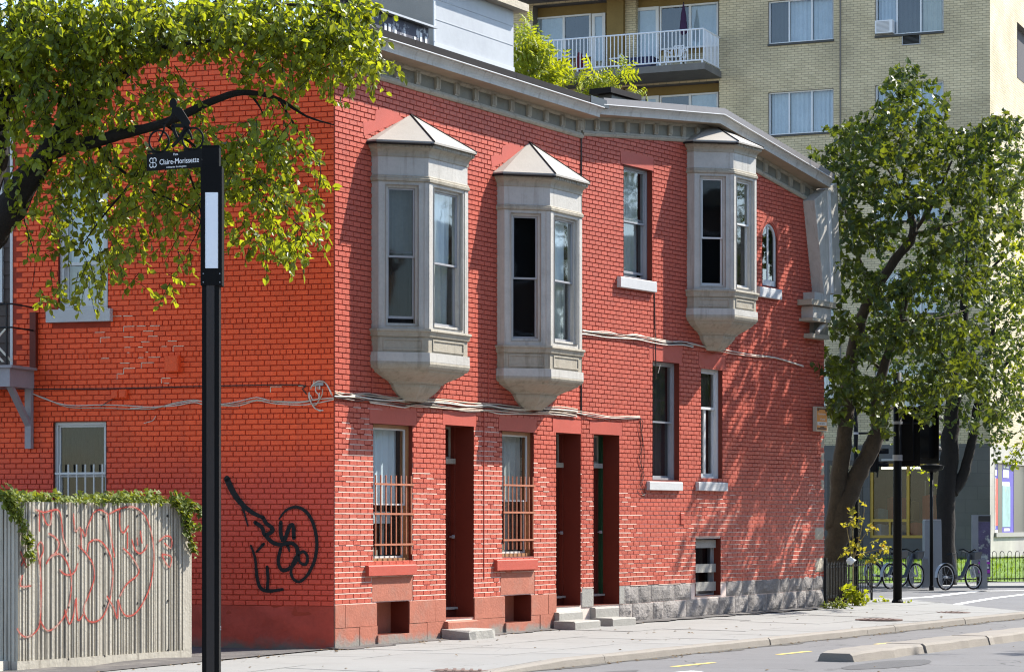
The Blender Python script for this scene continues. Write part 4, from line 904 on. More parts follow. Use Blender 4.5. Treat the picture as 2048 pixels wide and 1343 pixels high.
# cables
def cable(F, pxs, n, m_, parent, rad=.008, sc=1.0, off=(0, 0), jit=.012, seed=0, k=3, nm='cable'):
    r = random.Random(seed); q = []
    for x, y in pxs:
        u, z = F.pix(x, y, n); q.append((u+off[0], z+off[1]+r.uniform(-jit, jit), n+r.uniform(-.01, .012)))
    q = smooth_path(q, k); mb = MB(); mb.tube([F.W(u, max(n_, .022), z) for u, z, n_ in q], rad, 5); return mb.build(nm, m_, parent)
def z5(l): return [(x/2.92+640, y/2.92+440) for x, y in l]
def z2(l): return [(x/2.92, y/2.92+440) for x, y in l]
pa = z5([(85, 1025), (150, 1030), (220, 1032), (290, 1036), (420, 1052), (500, 1062), (560, 1062), (640, 1065), (750, 1075), (860, 1088), (980, 1085), (1050, 1100), (1180, 1108), (1300, 1108), (1400, 1112), (1500, 1120)])
cb = thing('cable_bundle', FA.W(.1, 0, FA.Z(700, 797)), 'sagging bundle of tan cables strung below the first two bay windows', 'cables')
for i in range(9): cable(FA, pa[(0 if i < 7 else 3):], .03+.008*(i % 4), (M_cable, M_cableb, M_cable, M_cablew, M_cableb)[i % 5], cb, .009, off=(0, .045-.013*i), jit=.022, seed=i)
pa2 = z5([(1500, 1122), (1600, 1138), (1700, 1150), (1800, 1152), (1870, 1150)])
for i in range(3): cable(FB, pa2, .03, (M_cable, M_cablew, M_cableb)[i], cb, .007, off=(0, .015-.02*i), jit=.012, seed=20+i)
cable(FB, z5([(1870, 1150), (1885, 1180), (1880, 1250), (1890, 1330)])+[(1287, 930), (1284, 960), (1291, 985), (1283, 990)], .03, M_cableb, cb, .006, seed=31)
cable(FB, z5([(1875, 1150), (1870, 1200), (1885, 1300)])+[(1279, 915), (1288, 950), (1279, 975), (1290, 992)], .03, M_cableb, cb, .006, seed=32)
def z8(l): return [(x/6.71+1140, y/6.71+560) for x, y in l]
pb = z8([(160, 690), (300, 700), (500, 730), (700, 750), (900, 765), (1100, 800), (1300, 835), (1500, 850), (1650, 885), (1800, 915), (2000, 955)])+[(1500, 712), (1550, 719), (1606, 736)]
cb2 = thing('cable_bundle', FB.W(.3, 0, FB.Z(1200, 668)), 'thin tan cable run crossing under the bay window at the roof peak', 'cables')
for i in range(6): cable(FB, pb if i < 2 else pb[:9], .03+.007*(i % 3), (M_cablew, M_cable, M_cableb, M_cable, M_cableb, M_cablew)[i], cb2, .008, off=(0, .03-.012*i), jit=.02, seed=40+i)
cable(FB, [(1309, 581), (1310, 640), (1310, 700), (1312, 757)], .025, M_cableb, cb2, .01, jit=.004, seed=50)
cable(FB, [(1316, 745), (1318, 735), (1320, 728)], .03, M_cablew, cb2, .006, seed=51)
cb3 = thing('cable_run', FL.W(-3, 0, FL.Z(300, 815)), 'loose pale cables drooping along the orange side wall with a coil', 'cables')
pl3 = z2([(180, 1010), (260, 1045), (400, 1088), (600, 1095), (760, 1100), (900, 1092), (1020, 1075), (1130, 1052), (1190, 1060), (1290, 1085), (1400, 1065), (1500, 1045), (1600, 1058), (1750, 1062), (1850, 1050), (1950, 1040)])
for i in range(3): cable(FL, pl3 if i < 2 else pl3[4:], .03, (M_cablew, M_cable, M_cablew)[i], cb3, .007, off=(0, .02-.02*i), jit=.028, seed=60+i)
cable(FL, z2([(-200, 985), (220, 985), (650, 984), (1190, 970), (1740, 962), (1765, 985), (1790, 1015)]), .025, M_cableb, cb3, .009, jit=.003, seed=70)
cable(FL, z2([(590, 1085), (640, 1050), (690, 1035)]), .03, M_cableb, cb3, .007, seed=71); cable(FL, z2([(910, 1140), (890, 1175), (840, 1185)]), .03, M_cablew, cb3, .005, seed=72)
def z6(l): return [(x/8.96+580, y/8.96+740) for x, y in l]
for i, l in enumerate(([(350, 390), (350, 480), (380, 580), (450, 680), (540, 720), (600, 725)], [(330, 400), (340, 500), (380, 590), (470, 690), (550, 740)], [(370, 330), (420, 250), (520, 195), (620, 220), (690, 320), (740, 440)], [(370, 320), (440, 230), (540, 185), (640, 230), (700, 330), (760, 460)], [(370, 440), (400, 520), (470, 530), (520, 490), (530, 400)], [(585, 330), (580, 430), (520, 530), (480, 610), (430, 625), (380, 590)], [(460, 280), (460, 380), (510, 430), (520, 480)], [(500, 280), (505, 350)], [(530, 280), (535, 350)])):
    cable(FL, z6(l), .05, (M_cablew, M_cable)[i % 2], cb3, .008, jit=.004, seed=80+i, k=5)
mb = MB(); u, z = FL.pix(637, 768, .04); mb.box(FL, u-.07, u+.07, .015, .05, z-.02, z+.03); mb.build('cable_clamp', M_alu, cb3)
# rain pipe line in the joint of the two fronts
mb = MB(); mb.tube([FA.W(UA-.03, .02, FA.Z(1160, 830)), FA.W(UA-.03, .02, zmA)], .018, 6); mb.build('joint_pipe', M_cableb, wallA)
for x, ya, yb in ((742, 690, 800), (975, 700, 812), (966, 815, 1158)):
    mb = MB(); mb.tube([FA.W(FA.U(x), .018, FA.Z(x, yb)), FA.W(FA.U(x), .018, FA.Z(x, ya))], .009, 5); mb.build('wall_cable', M_stuccoA, wallA)

# ---------------------------------------------------------------- spray-painted marks
def z3(l): return [(x/2.92, y/2.92+883) for x, y in l]
gr = []
def stroke(F, l, ws, n, m_, parent, nm='graffiti_stroke'):
    q = [(*F.pix(x, y, n), w) for (x, y), w in zip(z3(l), ws if isinstance(ws, list) else [ws]*len(l))]
    q = smooth_path(q, 5); mb = MB(); ribbon(mb, F, [(a, b) for a, b, _ in q], [c/2.92/140 for _, _, c in q], n)
    for e in (0, -1):
        c = q[e]; mb.face([F.W(c[0]+c[2]/2.92/280*cos(t*pi/4), n, c[1]+c[2]/2.92/280*sin(t*pi/4)) for t in range(8)])
    mist = MB(); ribbon(mist, F, [(a, b) for a, b, _ in q], [(c*2.1+5)/2.92/140 for _, _, c in q], n-.0012); mist.build('overspray', M_mist if m_ is M_spray else M_mistr, parent)
    return mb.build(nm, m_, parent)
for i, (l, ws) in enumerate((([(1325, 215), (1360, 290), (1410, 360), (1470, 410), (1530, 440)], [38, 36, 32, 26, 20]), ([(1395, 330), (1425, 410), (1448, 490)], [16, 13, 9]), ([(1490, 470), (1530, 500), (1545, 540), (1580, 530), (1592, 505), (1555, 475), (1535, 440)], 24),
              ([(1545, 540), (1590, 585), (1640, 600), (1700, 590), (1735, 620), (1735, 680), (1700, 730), (1650, 750), (1625, 700), (1640, 620)], [24, 24, 22, 22, 24, 24, 22, 20, 22, 20]), ([(1640, 470), (1640, 540), (1660, 575), (1690, 495), (1712, 490), (1716, 560)], 24),
              ([(1630, 450), (1670, 400), (1730, 380), (1790, 410), (1830, 480), (1850, 580), (1840, 680), (1800, 770), (1750, 815), (1710, 795), (1700, 740), (1730, 670), (1770, 640), (1795, 670), (1785, 715), (1750, 700), (1745, 660)], [9, 14, 17, 20, 20, 20, 20, 18, 17, 17, 18, 18, 18, 18, 18, 16, 14]),
              ([(1465, 605), (1490, 680), (1500, 780), (1520, 850), (1570, 870), (1650, 860)], [12, 16, 20, 22, 20, 16]), ([(1560, 730), (1565, 800), (1560, 865)], [20, 20, 18]), ([(1540, 595), (1500, 640)], [18, 14]), ([(1680, 600), (1690, 640)], [22, 8]))):
    stroke(FL, l, ws, .0175+.0004*i, M_spray, wallL)

# ---------------------------------------------------------------- structures on the roof
M_metalw = mat('pale_sheet_metal', (.36, .375, .39), .55, .1, 1.2, .08, 12, col2=(.29, .30, .32), mix2=(.9, .5, .7, .6)); M_greyw = mat('grey_stucco', (.30, .28, .25), .85, .1, 2, .2, 60)
FR = Frame(FA.W(0, -.7, 0).xy, FA.d); u0, u1 = FR.U(866), FR.U(1027); zt = FR.Z(1027, 22); c0 = FR.W(u0, 0, 0)
FG = Frame(c0.xy, FL.d); ug = FG.U(640)
sh = thing('rooftop_shed', FR.W(u0, 0, 8.4), 'pale sheet metal stair shed standing on the red house roof', 'shed')
mb = MB(); mb.face([FR.W(u0, 0, 8.3), FR.W(u1, 0, 8.3), FR.W(u1, 0, zt), FR.W(u0, 0, zt)]); wm = mb.build('metal_wall', M_metalw, sh)
mb = MB(); mb.face([FG.W(ug, 0, 8.3), FG.W(0, 0, 8.3), FG.W(0, 0, zt), FG.W(ug, 0, zt)]); mb.build('stucco_wall', M_greyw, sh); mb = MB(); mb.face([FR.W(u1, 0, 8.3), FR.W(u1, -3, 8.3), FR.W(u1, -3, zt), FR.W(u1, 0, zt)]); mb.build('stucco_wall', M_greyw, sh)
mb = MB(); mb.hexa([FG.W(ug, 0, zt)+Vector((0, 0, 0)), FR.W(u0, .18, zt), FR.W(u1+.2, .18, zt), FR.W(u1+.2, -3, zt), FG.W(ug, 0, zt+.12), FR.W(u0, .18, zt+.12), FR.W(u1+.2, .18, zt+.12), FR.W(u1+.2, -3, zt+.12)]); mb.build('shed_roof', M_stoneLight, sh)
za = FR.Z(866, 83); zb = za-.02
mb = MB(); mb.box(FR, u0+.002, u1, .0, .02, 8.3, za); mb.build('base_flashing', mat('base_flashing_metal', (.43, .44, .45), .5, .06, 2), sh)
mb = MB(); mb.box(FR, u0, u0+.03, -.01, .025, za+.001, zt-.002); mb.build('edge_strip', M_white, sh)
for a in (.28, .62):
    z = lerp(za, zt, a+.1); mb = MB(); mb.box(FR, u0+.031, u1, .0, .006, z, z+.012); mb.build('sheet_seam', M_metalw, sh)
# low vent housing with whitewashed louvres
FV = Frame(FA.W(0, -.42, 0).xy, FA.d); v0, v1 = FV.U(692), FV.U(857); zv = FV.Z(857, 57)
vh = thing('roof_vent_housing', FV.W(v0, 0, 8.4), 'long dark vent housing with paint-smeared front behind the roof edge', 'vent')
M_vent = mat('smeared_dark_paint', (.05, .05, .07), .7, .3, 3, .2, 20, col2=(.55, .55, .55), mix2=(5.5, .55, .63, .9))
mb = MB(); mb.box(FV, v0, v1, -.25, 0, 8.3, zv); mb.build('housing', M_vent, vh)
mb = MB(); mb.hexa([FV.W(v0-.1, .10, zv+.0), FV.W(v1+.12, .10, zv+.0), FV.W(v1+.12, -.3, zv+.06), FV.W(v0-.1, -.3, zv+.06), FV.W(v0-.1, .10, zv+.03), FV.W(v1+.12, .10, zv+.03), FV.W(v1+.12, -.3, zv+.09), FV.W(v0-.1, -.3, zv+.09)]); mb.build('lid', M_metalw, vh)
for i, x in enumerate((738, 770, 778, 790, 829, 841, 851)):
    u = FV.U(x); zz_ = FV.Z(x, (44, 48, 48, 60, 74, 66, 74)[i]); mb = MB(); mb.box(FV, u-.03, u+.03, .0, .012, 8.35, zz_); mb.build('white_slat', M_white, vh)
# square roof vent cap
FQ = Frame(FB.W(0, -.8, 0).xy, FB.d); q0, q1 = FQ.U(1222), FQ.U(1283); zq = FQ.Z(1250, 181)
rv = thing('roof_vent', FQ.W(q0, 0, 8.5), 'flat brown metal vent cap sitting above the light roof edge', 'vent')
mb = MB(); mb.box(FQ, q0, q1, -.45, .0, zq-.10, zq); mb.build('cap', M_flash, rv); mb = MB(); mb.box(FQ, q0+.15, q1-.15, -.36, -.08, zq-.6, zq-.10); mb.build('vent_neck', M_flash2, rv)

for pl in ([(726, 272), (724, 245), (748, 241), (749, 222), (766, 216), (792, 226), (806, 240)], [(982, 336), (980, 312), (1001, 310), (1003, 292), (1020, 286), (1042, 296), (1052, 300)]):
    q = [FA.pix(x, y) for x, y in pl]; mb = MB(); mb.loft([[FA.W(u, n, z) for u, z in q] for n in (.0, .0175)], closed=True, cap1=True); mb.build('painted_flashing', M_stuccoA, wallA)
mb = MB(); r = random.Random(17)
def inpatch(b):
    u, z = (b[0]+b[1])/2, b[3]; c1_, c2_ = FL.pix(270, 690), FL.pix(610, 768)
    d1 = ((u-c1_[0])/.75)**2+((z-c1_[1])/.75)**2; d2 = ((u-c2_[0])/.6)**2+((z-c2_[1])/.06)**2
    return d1 < 1 and r.random() < .42*(1.2-d1) or d2 < 1 and r.random() < .5
for b in stL:
    if inpatch(b):
        a_, e_ = b[0]+r.uniform(0, .05), b[1]-r.uniform(-.02, .08)
        if e_-a_ > .03:
            mb.face([FL.W(a_, .0155, b[3]-.003+r.uniform(-.002, .002)), FL.W(e_, .0155, b[3]-.004), FL.W(e_-.004, .0155, b[3]+.004), FL.W(a_+.006, .0155, b[3]+.005)])
            if r.random() < .3: mb.face([FL.W(a_-.004, .0155, b[2]), FL.W(a_+.004, .0155, b[2]), FL.W(a_+.003, .0155, b[3]), FL.W(a_-.003, .0155, b[3])])
tag(mb.build('bare_mortar', mat('bare_pale_mortar', (.78, .70, .54), .9, .2, 6), wallL), kind='stuff')
# ---------------------------------------------------------------- apartment block across the cross street
AC = P(1980, 1045, 80.0); FP = Frame((AC.x, AC.y), (12024, -FPX)); FQR = Frame((AC.x, AC.y), (5000, 12024))
def brick_tex(name, c1, c2, mortar, bw, bh, ms, rough=.85, bump=.4):
    m = bpy.data.materials.new(name); m.use_nodes = True; N = m.node_tree.nodes; L = m.node_tree.links; b = N['Principled BSDF']
    at = N.new('ShaderNodeAttribute'); at.attribute_name = 'uz'
    br = N.new('ShaderNodeTexBrick'); L.new(at.outputs['Vector'], br.inputs['Vector'])
    br.inputs['Color1'].default_value = (*c1, 1); br.inputs['Color2'].default_value = (*c2, 1); br.inputs['Mortar'].default_value = (*mortar, 1)
    br.inputs['Scale'].default_value = 1.0; br.inputs['Brick Width'].default_value = bw; br.inputs['Row Height'].default_value = bh; br.inputs['Mortar Size'].default_value = ms; br.inputs['Mortar Smooth'].default_value = .15; br.inputs['Bias'].default_value = -.1
    n = N.new('ShaderNodeTexNoise'); n.inputs['Scale'].default_value = .7; n.inputs['Detail'].default_value = 8; L.new(at.outputs['Vector'], n.inputs['Vector'])
    mr = N.new('ShaderNodeMapRange'); mr.inputs[1].default_value = .3; mr.inputs[2].default_value = .7; mr.inputs[3].default_value = .76; mr.inputs[4].default_value = 1.18; L.new(n.outputs[0], mr.inputs[0])
    vm = N.new('ShaderNodeVectorMath'); vm.operation = 'SCALE'; L.new(br.outputs[0], vm.inputs[0]); L.new(mr.outputs[0], vm.inputs['Scale']); L.new(vm.outputs[0], b.inputs['Base Color'])
    b.inputs['Roughness'].default_value = rough
    bp = N.new('ShaderNodeBump'); bp.inputs['Strength'].default_value = bump; bp.inputs['Distance'].default_value = .02; bp.invert = True; L.new(br.outputs['Fac'], bp.inputs['Height']); L.new(bp.outputs[0], b.inputs['Normal'])
    return m
M_beige = brick_tex('yellow_brick', (.54, .455, .295), (.46, .385, .245), (.22, .19, .13), .235, .078, .008)
M_darkstone = brick_tex('dark_stone_cladding', (.085, .082, .078), (.075, .072, .07), (.045, .045, .045), .8, .42, .006, .6, .2)
M_palestone = brick_tex('pale_stone_cladding', (.33, .31, .275), (.30, .285, .25), (.25, .24, .22), .8, .42, .006, .7, .2)
M_ochre = mat('ochre_stucco', (.20, .135, .045), .8, .15, 2, .2, 30); M_slab = mat('balcony_concrete', (.15, .142, .132), .9, .2, 2, .3, 20)
M_wframe = mat('white_window_frame', (.62, .63, .65), .4, .05, 4); M_rail = mat('pale_railing', (.66, .68, .72), .45, .05, 4)
M_curtb = mat('blue_grey_curtain', (.42, .47, .55), .9, .15, 2.2, .2, 8); M_screen = mat('dark_screen', (.05, .045, .05), .8, .15, 3)
apt = thing('apartment_building', AC, 'tan yellow-brick apartment block with balconies and a dark stone shop floor', 'building')
def uzbuild(mb, name, m_, parent, F):
    o = mb.build(name, m_, parent); org = ORG[o.name]; me = o.data; a = me.attributes.new('uz', 'FLOAT_VECTOR', 'POINT'); buf = []
    for v in me.vertices:
        p = v.co+org; q = Vector((p.x, p.y))-F.o; buf += [q.dot(F.d)+100, p.z+10, 0]
    a.data.foreach_set('vector', buf); return o
def prect(x0, x1, y0, y1, dep=.12, n=0.0):
    xm = (x0+x1)/2; return [FP.U(x0, n), FP.U(x1, n), FP.Z(xm, y1, n), FP.Z(xm, y0, n), dep]
ST = 188/FPX*FP.o.y*1.02; ST = 3.02
zg = FP.Z(1980, 886); UW = FP.U(700); ztop = 30.0
w2 = prect(1537, 1667, 181, 267); w4 = prect(1751, 1887, 165, 248)
holes = []; wins = []
for k in range(-3, 4):
    for wv in (w2, w4):
        h = [wv[0], wv[1], w2[2]+ST*k, w2[3]+ST*k, .12]
        if h[2] < zg+.3: continue
        holes.append(tuple(h)); wins.append((h, k, wv is w2))
zsl = FP.Z(1443, 143); ra, rb_ = FP.U(1066), FP.U(1438); recs = []
for k in range(-3, 3):
    h = (ra, rb_, zsl+ST*k, zsl+ST*k+2.72, .45)
    if h[2] > zg: holes.append(h); recs.append((h, k))
vent = prect(1804, 1841, 67, 90, .2); holes.append(tuple(vent))
sh_ = MB(); rv_ = []; wall_sheet(sh_, FP, UW, 0, zg, ztop, holes, rv_)
fw_ = uzbuild(sh_, 'brick_wall', M_beige, apt, FP); [t.build('window_reveal', M_slab, fw_) for t in rv_]
sh_ = MB(); rv2 = MB(); hr = (FQR.U(2034), FQR.U(2090), FQR.Z(2040, 160), FQR.Z(2040, 50), .2)
wall_sheet(sh_, FQR, 0, 16, zg, ztop, [hr], rv2); rw = uzbuild(sh_, 'brick_wall', M_beige, apt, FQR); rv2.build('window_reveal', M_slab, rw)
mb = MB(); mb.box(FQR, hr[0], hr[1], -.25, -.2, hr[2], hr[3]); mb.build('window', M_screen, apt)
mb = MB(); p = [FP.W(UW, 0, ztop), FP.W(0, 0, ztop), FQR.W(16, 0, ztop), FQR.W(16, 0, ztop)+(FP.W(UW, 0, 0)-FP.W(0, 0, 0))]; mb.face(p); mb.build('roof', M_slab, apt)
mb = MB(); q = [FP.W(UW, 0, 0), FQR.W(16, 0, 0)+(FP.W(UW, 0, 0)-FP.W(0, 0, 0)), FQR.W(16, 0, 0)]
for a, b in zip(q[:-1], q[1:]): mb.face([a, b, b+Vector((0, 0, ztop)), a+Vector((0, 0, ztop))])
mb.build('rear_wall', M_slab, apt)
def apt_window(h, kind, r):
    u0, u1, z0, z1, dep = h; n = -.10
    mb = MB(); bars4(mb, FP, u0, u1, z0, z1, .045, n-.04, n+.03); w_ = mb.build('window', M_wframe, apt)
    cuts = [u0+.045, lerp(u0, u1, .31), lerp(u0, u1, .66), u1-.045]
    for i in range(3):
        if i: mb = MB(); mb.box(FP, cuts[i]-.022, cuts[i]+.022, n-.035, n+.02, z0+.045, z1-.045); mb.build('mullion', M_wframe, w_)
        a, b = cuts[i]+.022, cuts[i+1]-.022
        mb = MB(); mb.face([FP.W(a, n-.01, z0+.045), FP.W(b, n-.01, z0+.045), FP.W(b, n-.01, z1-.045), FP.W(a, n-.01, z1-.045)]); mb.build('pane', M_glass, w_)
        cm = (M_screen, M_curtb, M_curtb)[i] if kind == 0 else (M_curtb, M_screen, M_curtain)[i] if kind == 1 else M_curtb
        mb = MB(); K = 14; ph = r.random()*6
        mb.loft([[FP.W(lerp(a, b, j/K), n-.13+.03*sin(j*2.1+ph), z) for j in range(K+1)] for z in (z0, z1)]); mb.build('curtain', cm, w_)
    mb = MB(); mb.box(FP, u0-.02, u1+.02, -.02, .05, z0-.07, z0-.003); mb.build('sill', M_flash2, w_)
    return w_
r = random.Random(3)
for h, k, first in wins:
    if h[2] > 22: continue
    apt_window(h, (2 if k == 0 else 0) if first else (1 if k == 1 else 2), r)
# air conditioner and vent grille
def ac(x0, x1, y0, y1):
    u0, z1 = FP.pix(x0, y0, .2); u1, z0 = FP.pix(x1, y1, .2); mb = MB(); mb.box(FP, u0, u1, -.1, .22, z0, z1); o = mb.build('air_conditioner', M_wframe, apt)
    for i in range(9): z = lerp(z0+.05, z1-.05, i/8); mb = MB(); mb.box(FP, u0+.05, u1-.1, .22, .228, z-.01, z+.01); mb.build('louvre', M_alu, o)
ac(1750, 1785, 42, 65)
mb = MB(); bars4(mb, FP, vent[0], vent[1], vent[2], vent[3], .03, -.03, .02); vo = mb.build('vent_grille', M_alu, apt)
mb = MB(); mb.box(FP, vent[0], vent[1], -.2, -.15, vent[2], vent[3]); mb.build('vent_back', M_dark, vo)
for i in range(8): z = lerp(vent[2]+.05, vent[3]-.05, i/7); mb = MB(); mb.box(FP, vent[0]+.03, vent[1]-.03, -.06, -.03, z-.008, z+.008); mb.build('louvre', M_flash2, vo)
mb = MB(); u = FP.U(1681); mb.tube([FP.W(u, .03, zg), FP.W(u, .03, ztop)], .025, 6); mb.build('downpipe', M_slab, apt)
# recessed balconies
nf = 1.0
for _ in range(40): nf += (FP.U(1443)-FP.U(1402, nf))*-.6 if False else 0
lo_, hi_ = .2, 4.0
for _ in range(40):
    mid = (lo_+hi_)/2
    if FP.U(1402, mid) < FP.U(1443): lo_ = mid
    else: hi_ = mid
nf = lo_; print('balcony depth', nf, 'zsl', zsl, 'zg', zg, 'w2', w2)
nf = min(max(nf, .8), 1.8) if nf < 3.9 else 1.3
ue_ = FP.U(1443); zr_ = FP.Z(1443, 76)-zsl
def rel(x0, x1, y0, y1, n=-.4): xm = (x0+x1)/2; return (FP.U(x0, n), FP.U(x1, n), FP.Z(xm, y1, n)-zsl, FP.Z(xm, y0, n)-zsl)
for h, k in recs:
    z0 = h[2]; u0, u1 = h[0], h[1]
    mb = MB(); mb.face([FP.W(u0, -.45, z0), FP.W(u1, -.45, z0), FP.W(u1, -.45, h[3]), FP.W(u0, -.45, h[3])]); bk = mb.build('recess_wall', M_ochre, apt)
    mb = MB(); mb.box(FP, u0+.02, u1-.02, -.45, -.42, z0, z0+.75); uz = uzbuild(mb, 'recess_brick', M_beige, bk, FP)
    mb = MB(); mb.box(FP, FP.U(1213), FP.U(1246), -.44, -.02, z0, h[3]-.002); mb.build('ochre_pier', M_ochre, bk)
    mb = MB(); mb.box(FP, FP.U(1246)+.002, FP.U(1268), -.44, -.20, z0, h[3]-.002); uzbuild(mb, 'brick_pier', M_beige, bk, FP)
    for x0, x1, y0, y1, kd in ((1070, 1182, 32, 118, 'w'), (1320, 1437, 9, 97, 'w'), (1184, 1211, 27, 146, 'd'), (1270, 1318, 15, 140, 'd')):
        a, b, c, d = rel(x0, x1, y0, y1); c, d = c+z0, d+z0
        if kd == 'd': c = z0+.02
        mb = MB(); bars4(mb, FP, a, b, c, d, .06 if kd == 'w' else .11, -.44, -.37, wb=.06 if kd == 'w' else .55); wd = mb.build('window' if kd == 'w' else 'balcony_door', M_wframe, apt)
        mb = MB(); mb.face([FP.W(a, -.40, c), FP.W(b, -.40, c), FP.W(b, -.40, d), FP.W(a, -.40, d)]); mb.build('pane', M_glass, wd)
        if kd == 'w':
            mdl = lerp(a, b, .52); mb = MB(); mb.box(FP, mdl-.04, mdl+.04, -.43, -.36, c, d); mb.build('mullion', M_wframe, wd)
            left = x0 < 1200
            for aa, bb, cm in ((a, mdl, M_curtb if left else M_screen), (mdl, b, M_screen if left else M_curtb)):
                mb = MB(); K = 12; mb.loft([[FP.W(lerp(aa, bb, j/K), -.43+.012*sin(j*2.3), z) for j in range(K+1)] for z in (c, d)]); mb.build('curtain', cm, wd)
        else:
            mb = MB(); mb.face([FP.W(a+.05, -.435, c), FP.W(b-.05, -.435, c), FP.W(b-.05, -.435, d), FP.W(a+.05, -.435, d)]); mb.build('curtain', M_curtb, wd)
    if k > 1: continue
    mb = MB(); mb.box(FP, u0-1.1, ue_, -.4, nf, z0-.22, z0); bal = mb.build('balcony', M_slab, apt)
    for zz_ in (z0+.10, z0+zr_): mb = MB(); mb.tube([FP.W(u0-1.1, nf-.06, zz_), FP.W(ue_-.06, nf-.06, zz_), FP.W(ue_-.06, 0, zz_)], .028, 6); mb.build('rail', M_rail, bal)
    if k < 0: continue
    L = ue_-.06-(u0-1.1); K = int(L/.135)
    for i in range(K+1):
        u = ue_-.06-L*i/K; mb = MB(); mb.box(FP, u-.014, u+.014, nf-.074, nf-.046, z0+.10, z0+zr_); mb.build('baluster', M_rail, bal)
    for i in range(1, 12):
        n = (nf-.06)*(1-i/12); mb = MB(); mb.box(FP, ue_-.074, ue_-.046, n-.014, n+.014, z0+.10, z0+zr_); mb.build('baluster', M_rail, bal)
    for i in range(6):
        u = lerp(u0-.6, ue_-.1, i/5); mb = MB(); mb.box(FP, u-.025, u+.025, nf-.085, nf-.035, z0, z0+.10); mb.build('rail_foot', M_rail, bal)
# things kept on the visible balcony
def on_bal(px): return FP.U(px, nf*.5)
M_plast = mat('white_plastic', (.74, .75, .76), .4, .04, 4); M_navy = mat('navy_plastic', (.02, .025, .09), .5, .15, 4); M_purple = mat('purple_cloth', (.045, .02, .06), .9, .2, 5)
uc = FP.U(1352, .7); z0 = zsl; CF = Frame(FP.W(uc, .7, 0).xy, FP.d)
ch = thing('plastic_chair', FP.W(uc, .7, z0), 'white moulded plastic armchair behind the apartment balcony railing', 'chair')
mb = MB(); mb.box(CF, -.26, .26, -.24, .26, z0+.40, z0+.44); mb.build('seat', M_plast, ch)
for su in (-1, 1):
    for sn in (-1, 1): mb = MB(); mb.tube([CF.W(su*.28, sn*.27, z0), CF.W(su*.24, sn*.22, z0+.41)], .03, 6); mb.build('leg', M_plast, ch)
    mb = MB(); mb.tube([CF.W(su*.27, .24, z0+.42), CF.W(su*.29, .24, z0+.64), CF.W(su*.29, -.2, z0+.66), CF.W(su*.26, -.27, z0+.60)], .028, 6); mb.build('armrest', M_plast, ch)
mb = MB(); mb.tube([CF.W(-.24, -.25, z0+.44), CF.W(-.27, -.30, z0+.72), CF.W(-.15, -.32, z0+.88), CF.W(.15, -.32, z0+.88), CF.W(.27, -.30, z0+.72), CF.W(.24, -.25, z0+.44)], .028, 6); bkk = mb.build('backrest', M_plast, ch)
for i in range(5): a = -.13+.065*i; mb = MB(); mb.tube([CF.W(a*.7, -.25, z0+.44), CF.W(a*1.3, -.31, z0+.87)], .014, 5); mb.build('back_slat', M_plast, bkk)
uc = FP.U(1282, .6); bn = thing('storage_bin', FP.W(uc, .6, z0), 'navy blue storage bin on the apartment balcony', 'bin'); CF = Frame(FP.W(uc, .6, 0).xy, FP.d)
mb = MB(); mb.loft([[CF.W(a*w_, b*w_*.6, z) for a, b in ((-1, -1), (1, -1), (1, 1), (-1, 1))] for w_, z in ((.40, z0), (.46, z0+.42), (.50, z0+.42), (.50, z0+.47))], closed=True, cap0=True, cap1=True); mb.build('tub', M_navy, bn); mb = MB(); mb.box(CF, -.52, .52, -.32, .32, z0+.475, z0+.51); mb.build('lid', M_navy, bn)
uc = FP.U(1367, .3); ps = thing('folded_parasol', FP.W(uc, .3, z0), 'dark purple folded parasol standing on the apartment balcony', 'parasol')
mb = MB(); mb.tube([FP.W(uc, .3, z0), FP.W(uc, .3, z0+2.35)], .02, 6); mb.build('pole', M_iron, ps); mb = MB(); mb.tube([FP.W(uc, .3, z0+1.25), FP.W(uc, .3, z0+1.35), FP.W(uc, .3, z0+1.9), FP.W(uc, .3, z0+2.3)], [.05, .14, .09, .02], 8); mb.build('canopy', M_purple, ps)
uc = FP.U(1240, .7); st = thing('balcony_table', FP.W(uc, .7, z0), 'small white table with boxes on the apartment balcony', 'table'); CF = Frame(FP.W(uc, .7, 0).xy, FP.d)
mb = MB(); mb.box(CF, -.3, .3, -.25, .25, z0+.5, z0+.54); mb.build('table_top', M_plast, st)
for a in (-.26, .26):
    for b in (-.2, .2): mb = MB(); mb.tube([CF.W(a, b, z0), CF.W(a, b, z0+.5)], .02, 5); mb.build('leg', M_plast, st)
mb = MB(); mb.tube([CF.W(.05, 0, z0+.545), CF.W(.05, 0, z0+.62), CF.W(.07, .02, z0+.70)], [.13, .10, .03], 8); mb.build('bag', M_plast, st)
uc = FP.U(1159, .5); rc = thing('red_bag', FP.W(uc, .5, z0), 'dark red bag standing behind the apartment balcony rails', 'bag'); mb = MB(); mb.tube([FP.W(uc, .5, z0), FP.W(uc, .5, z0+.25), FP.W(uc+.02, .5, z0+.55), FP.W(uc, .5, z0+.9)], [.16, .2, .15, .05], 8); mb.build('sack', mat('dark_red_cloth', (.14, .01, .02), .8, .2, 5), rc)

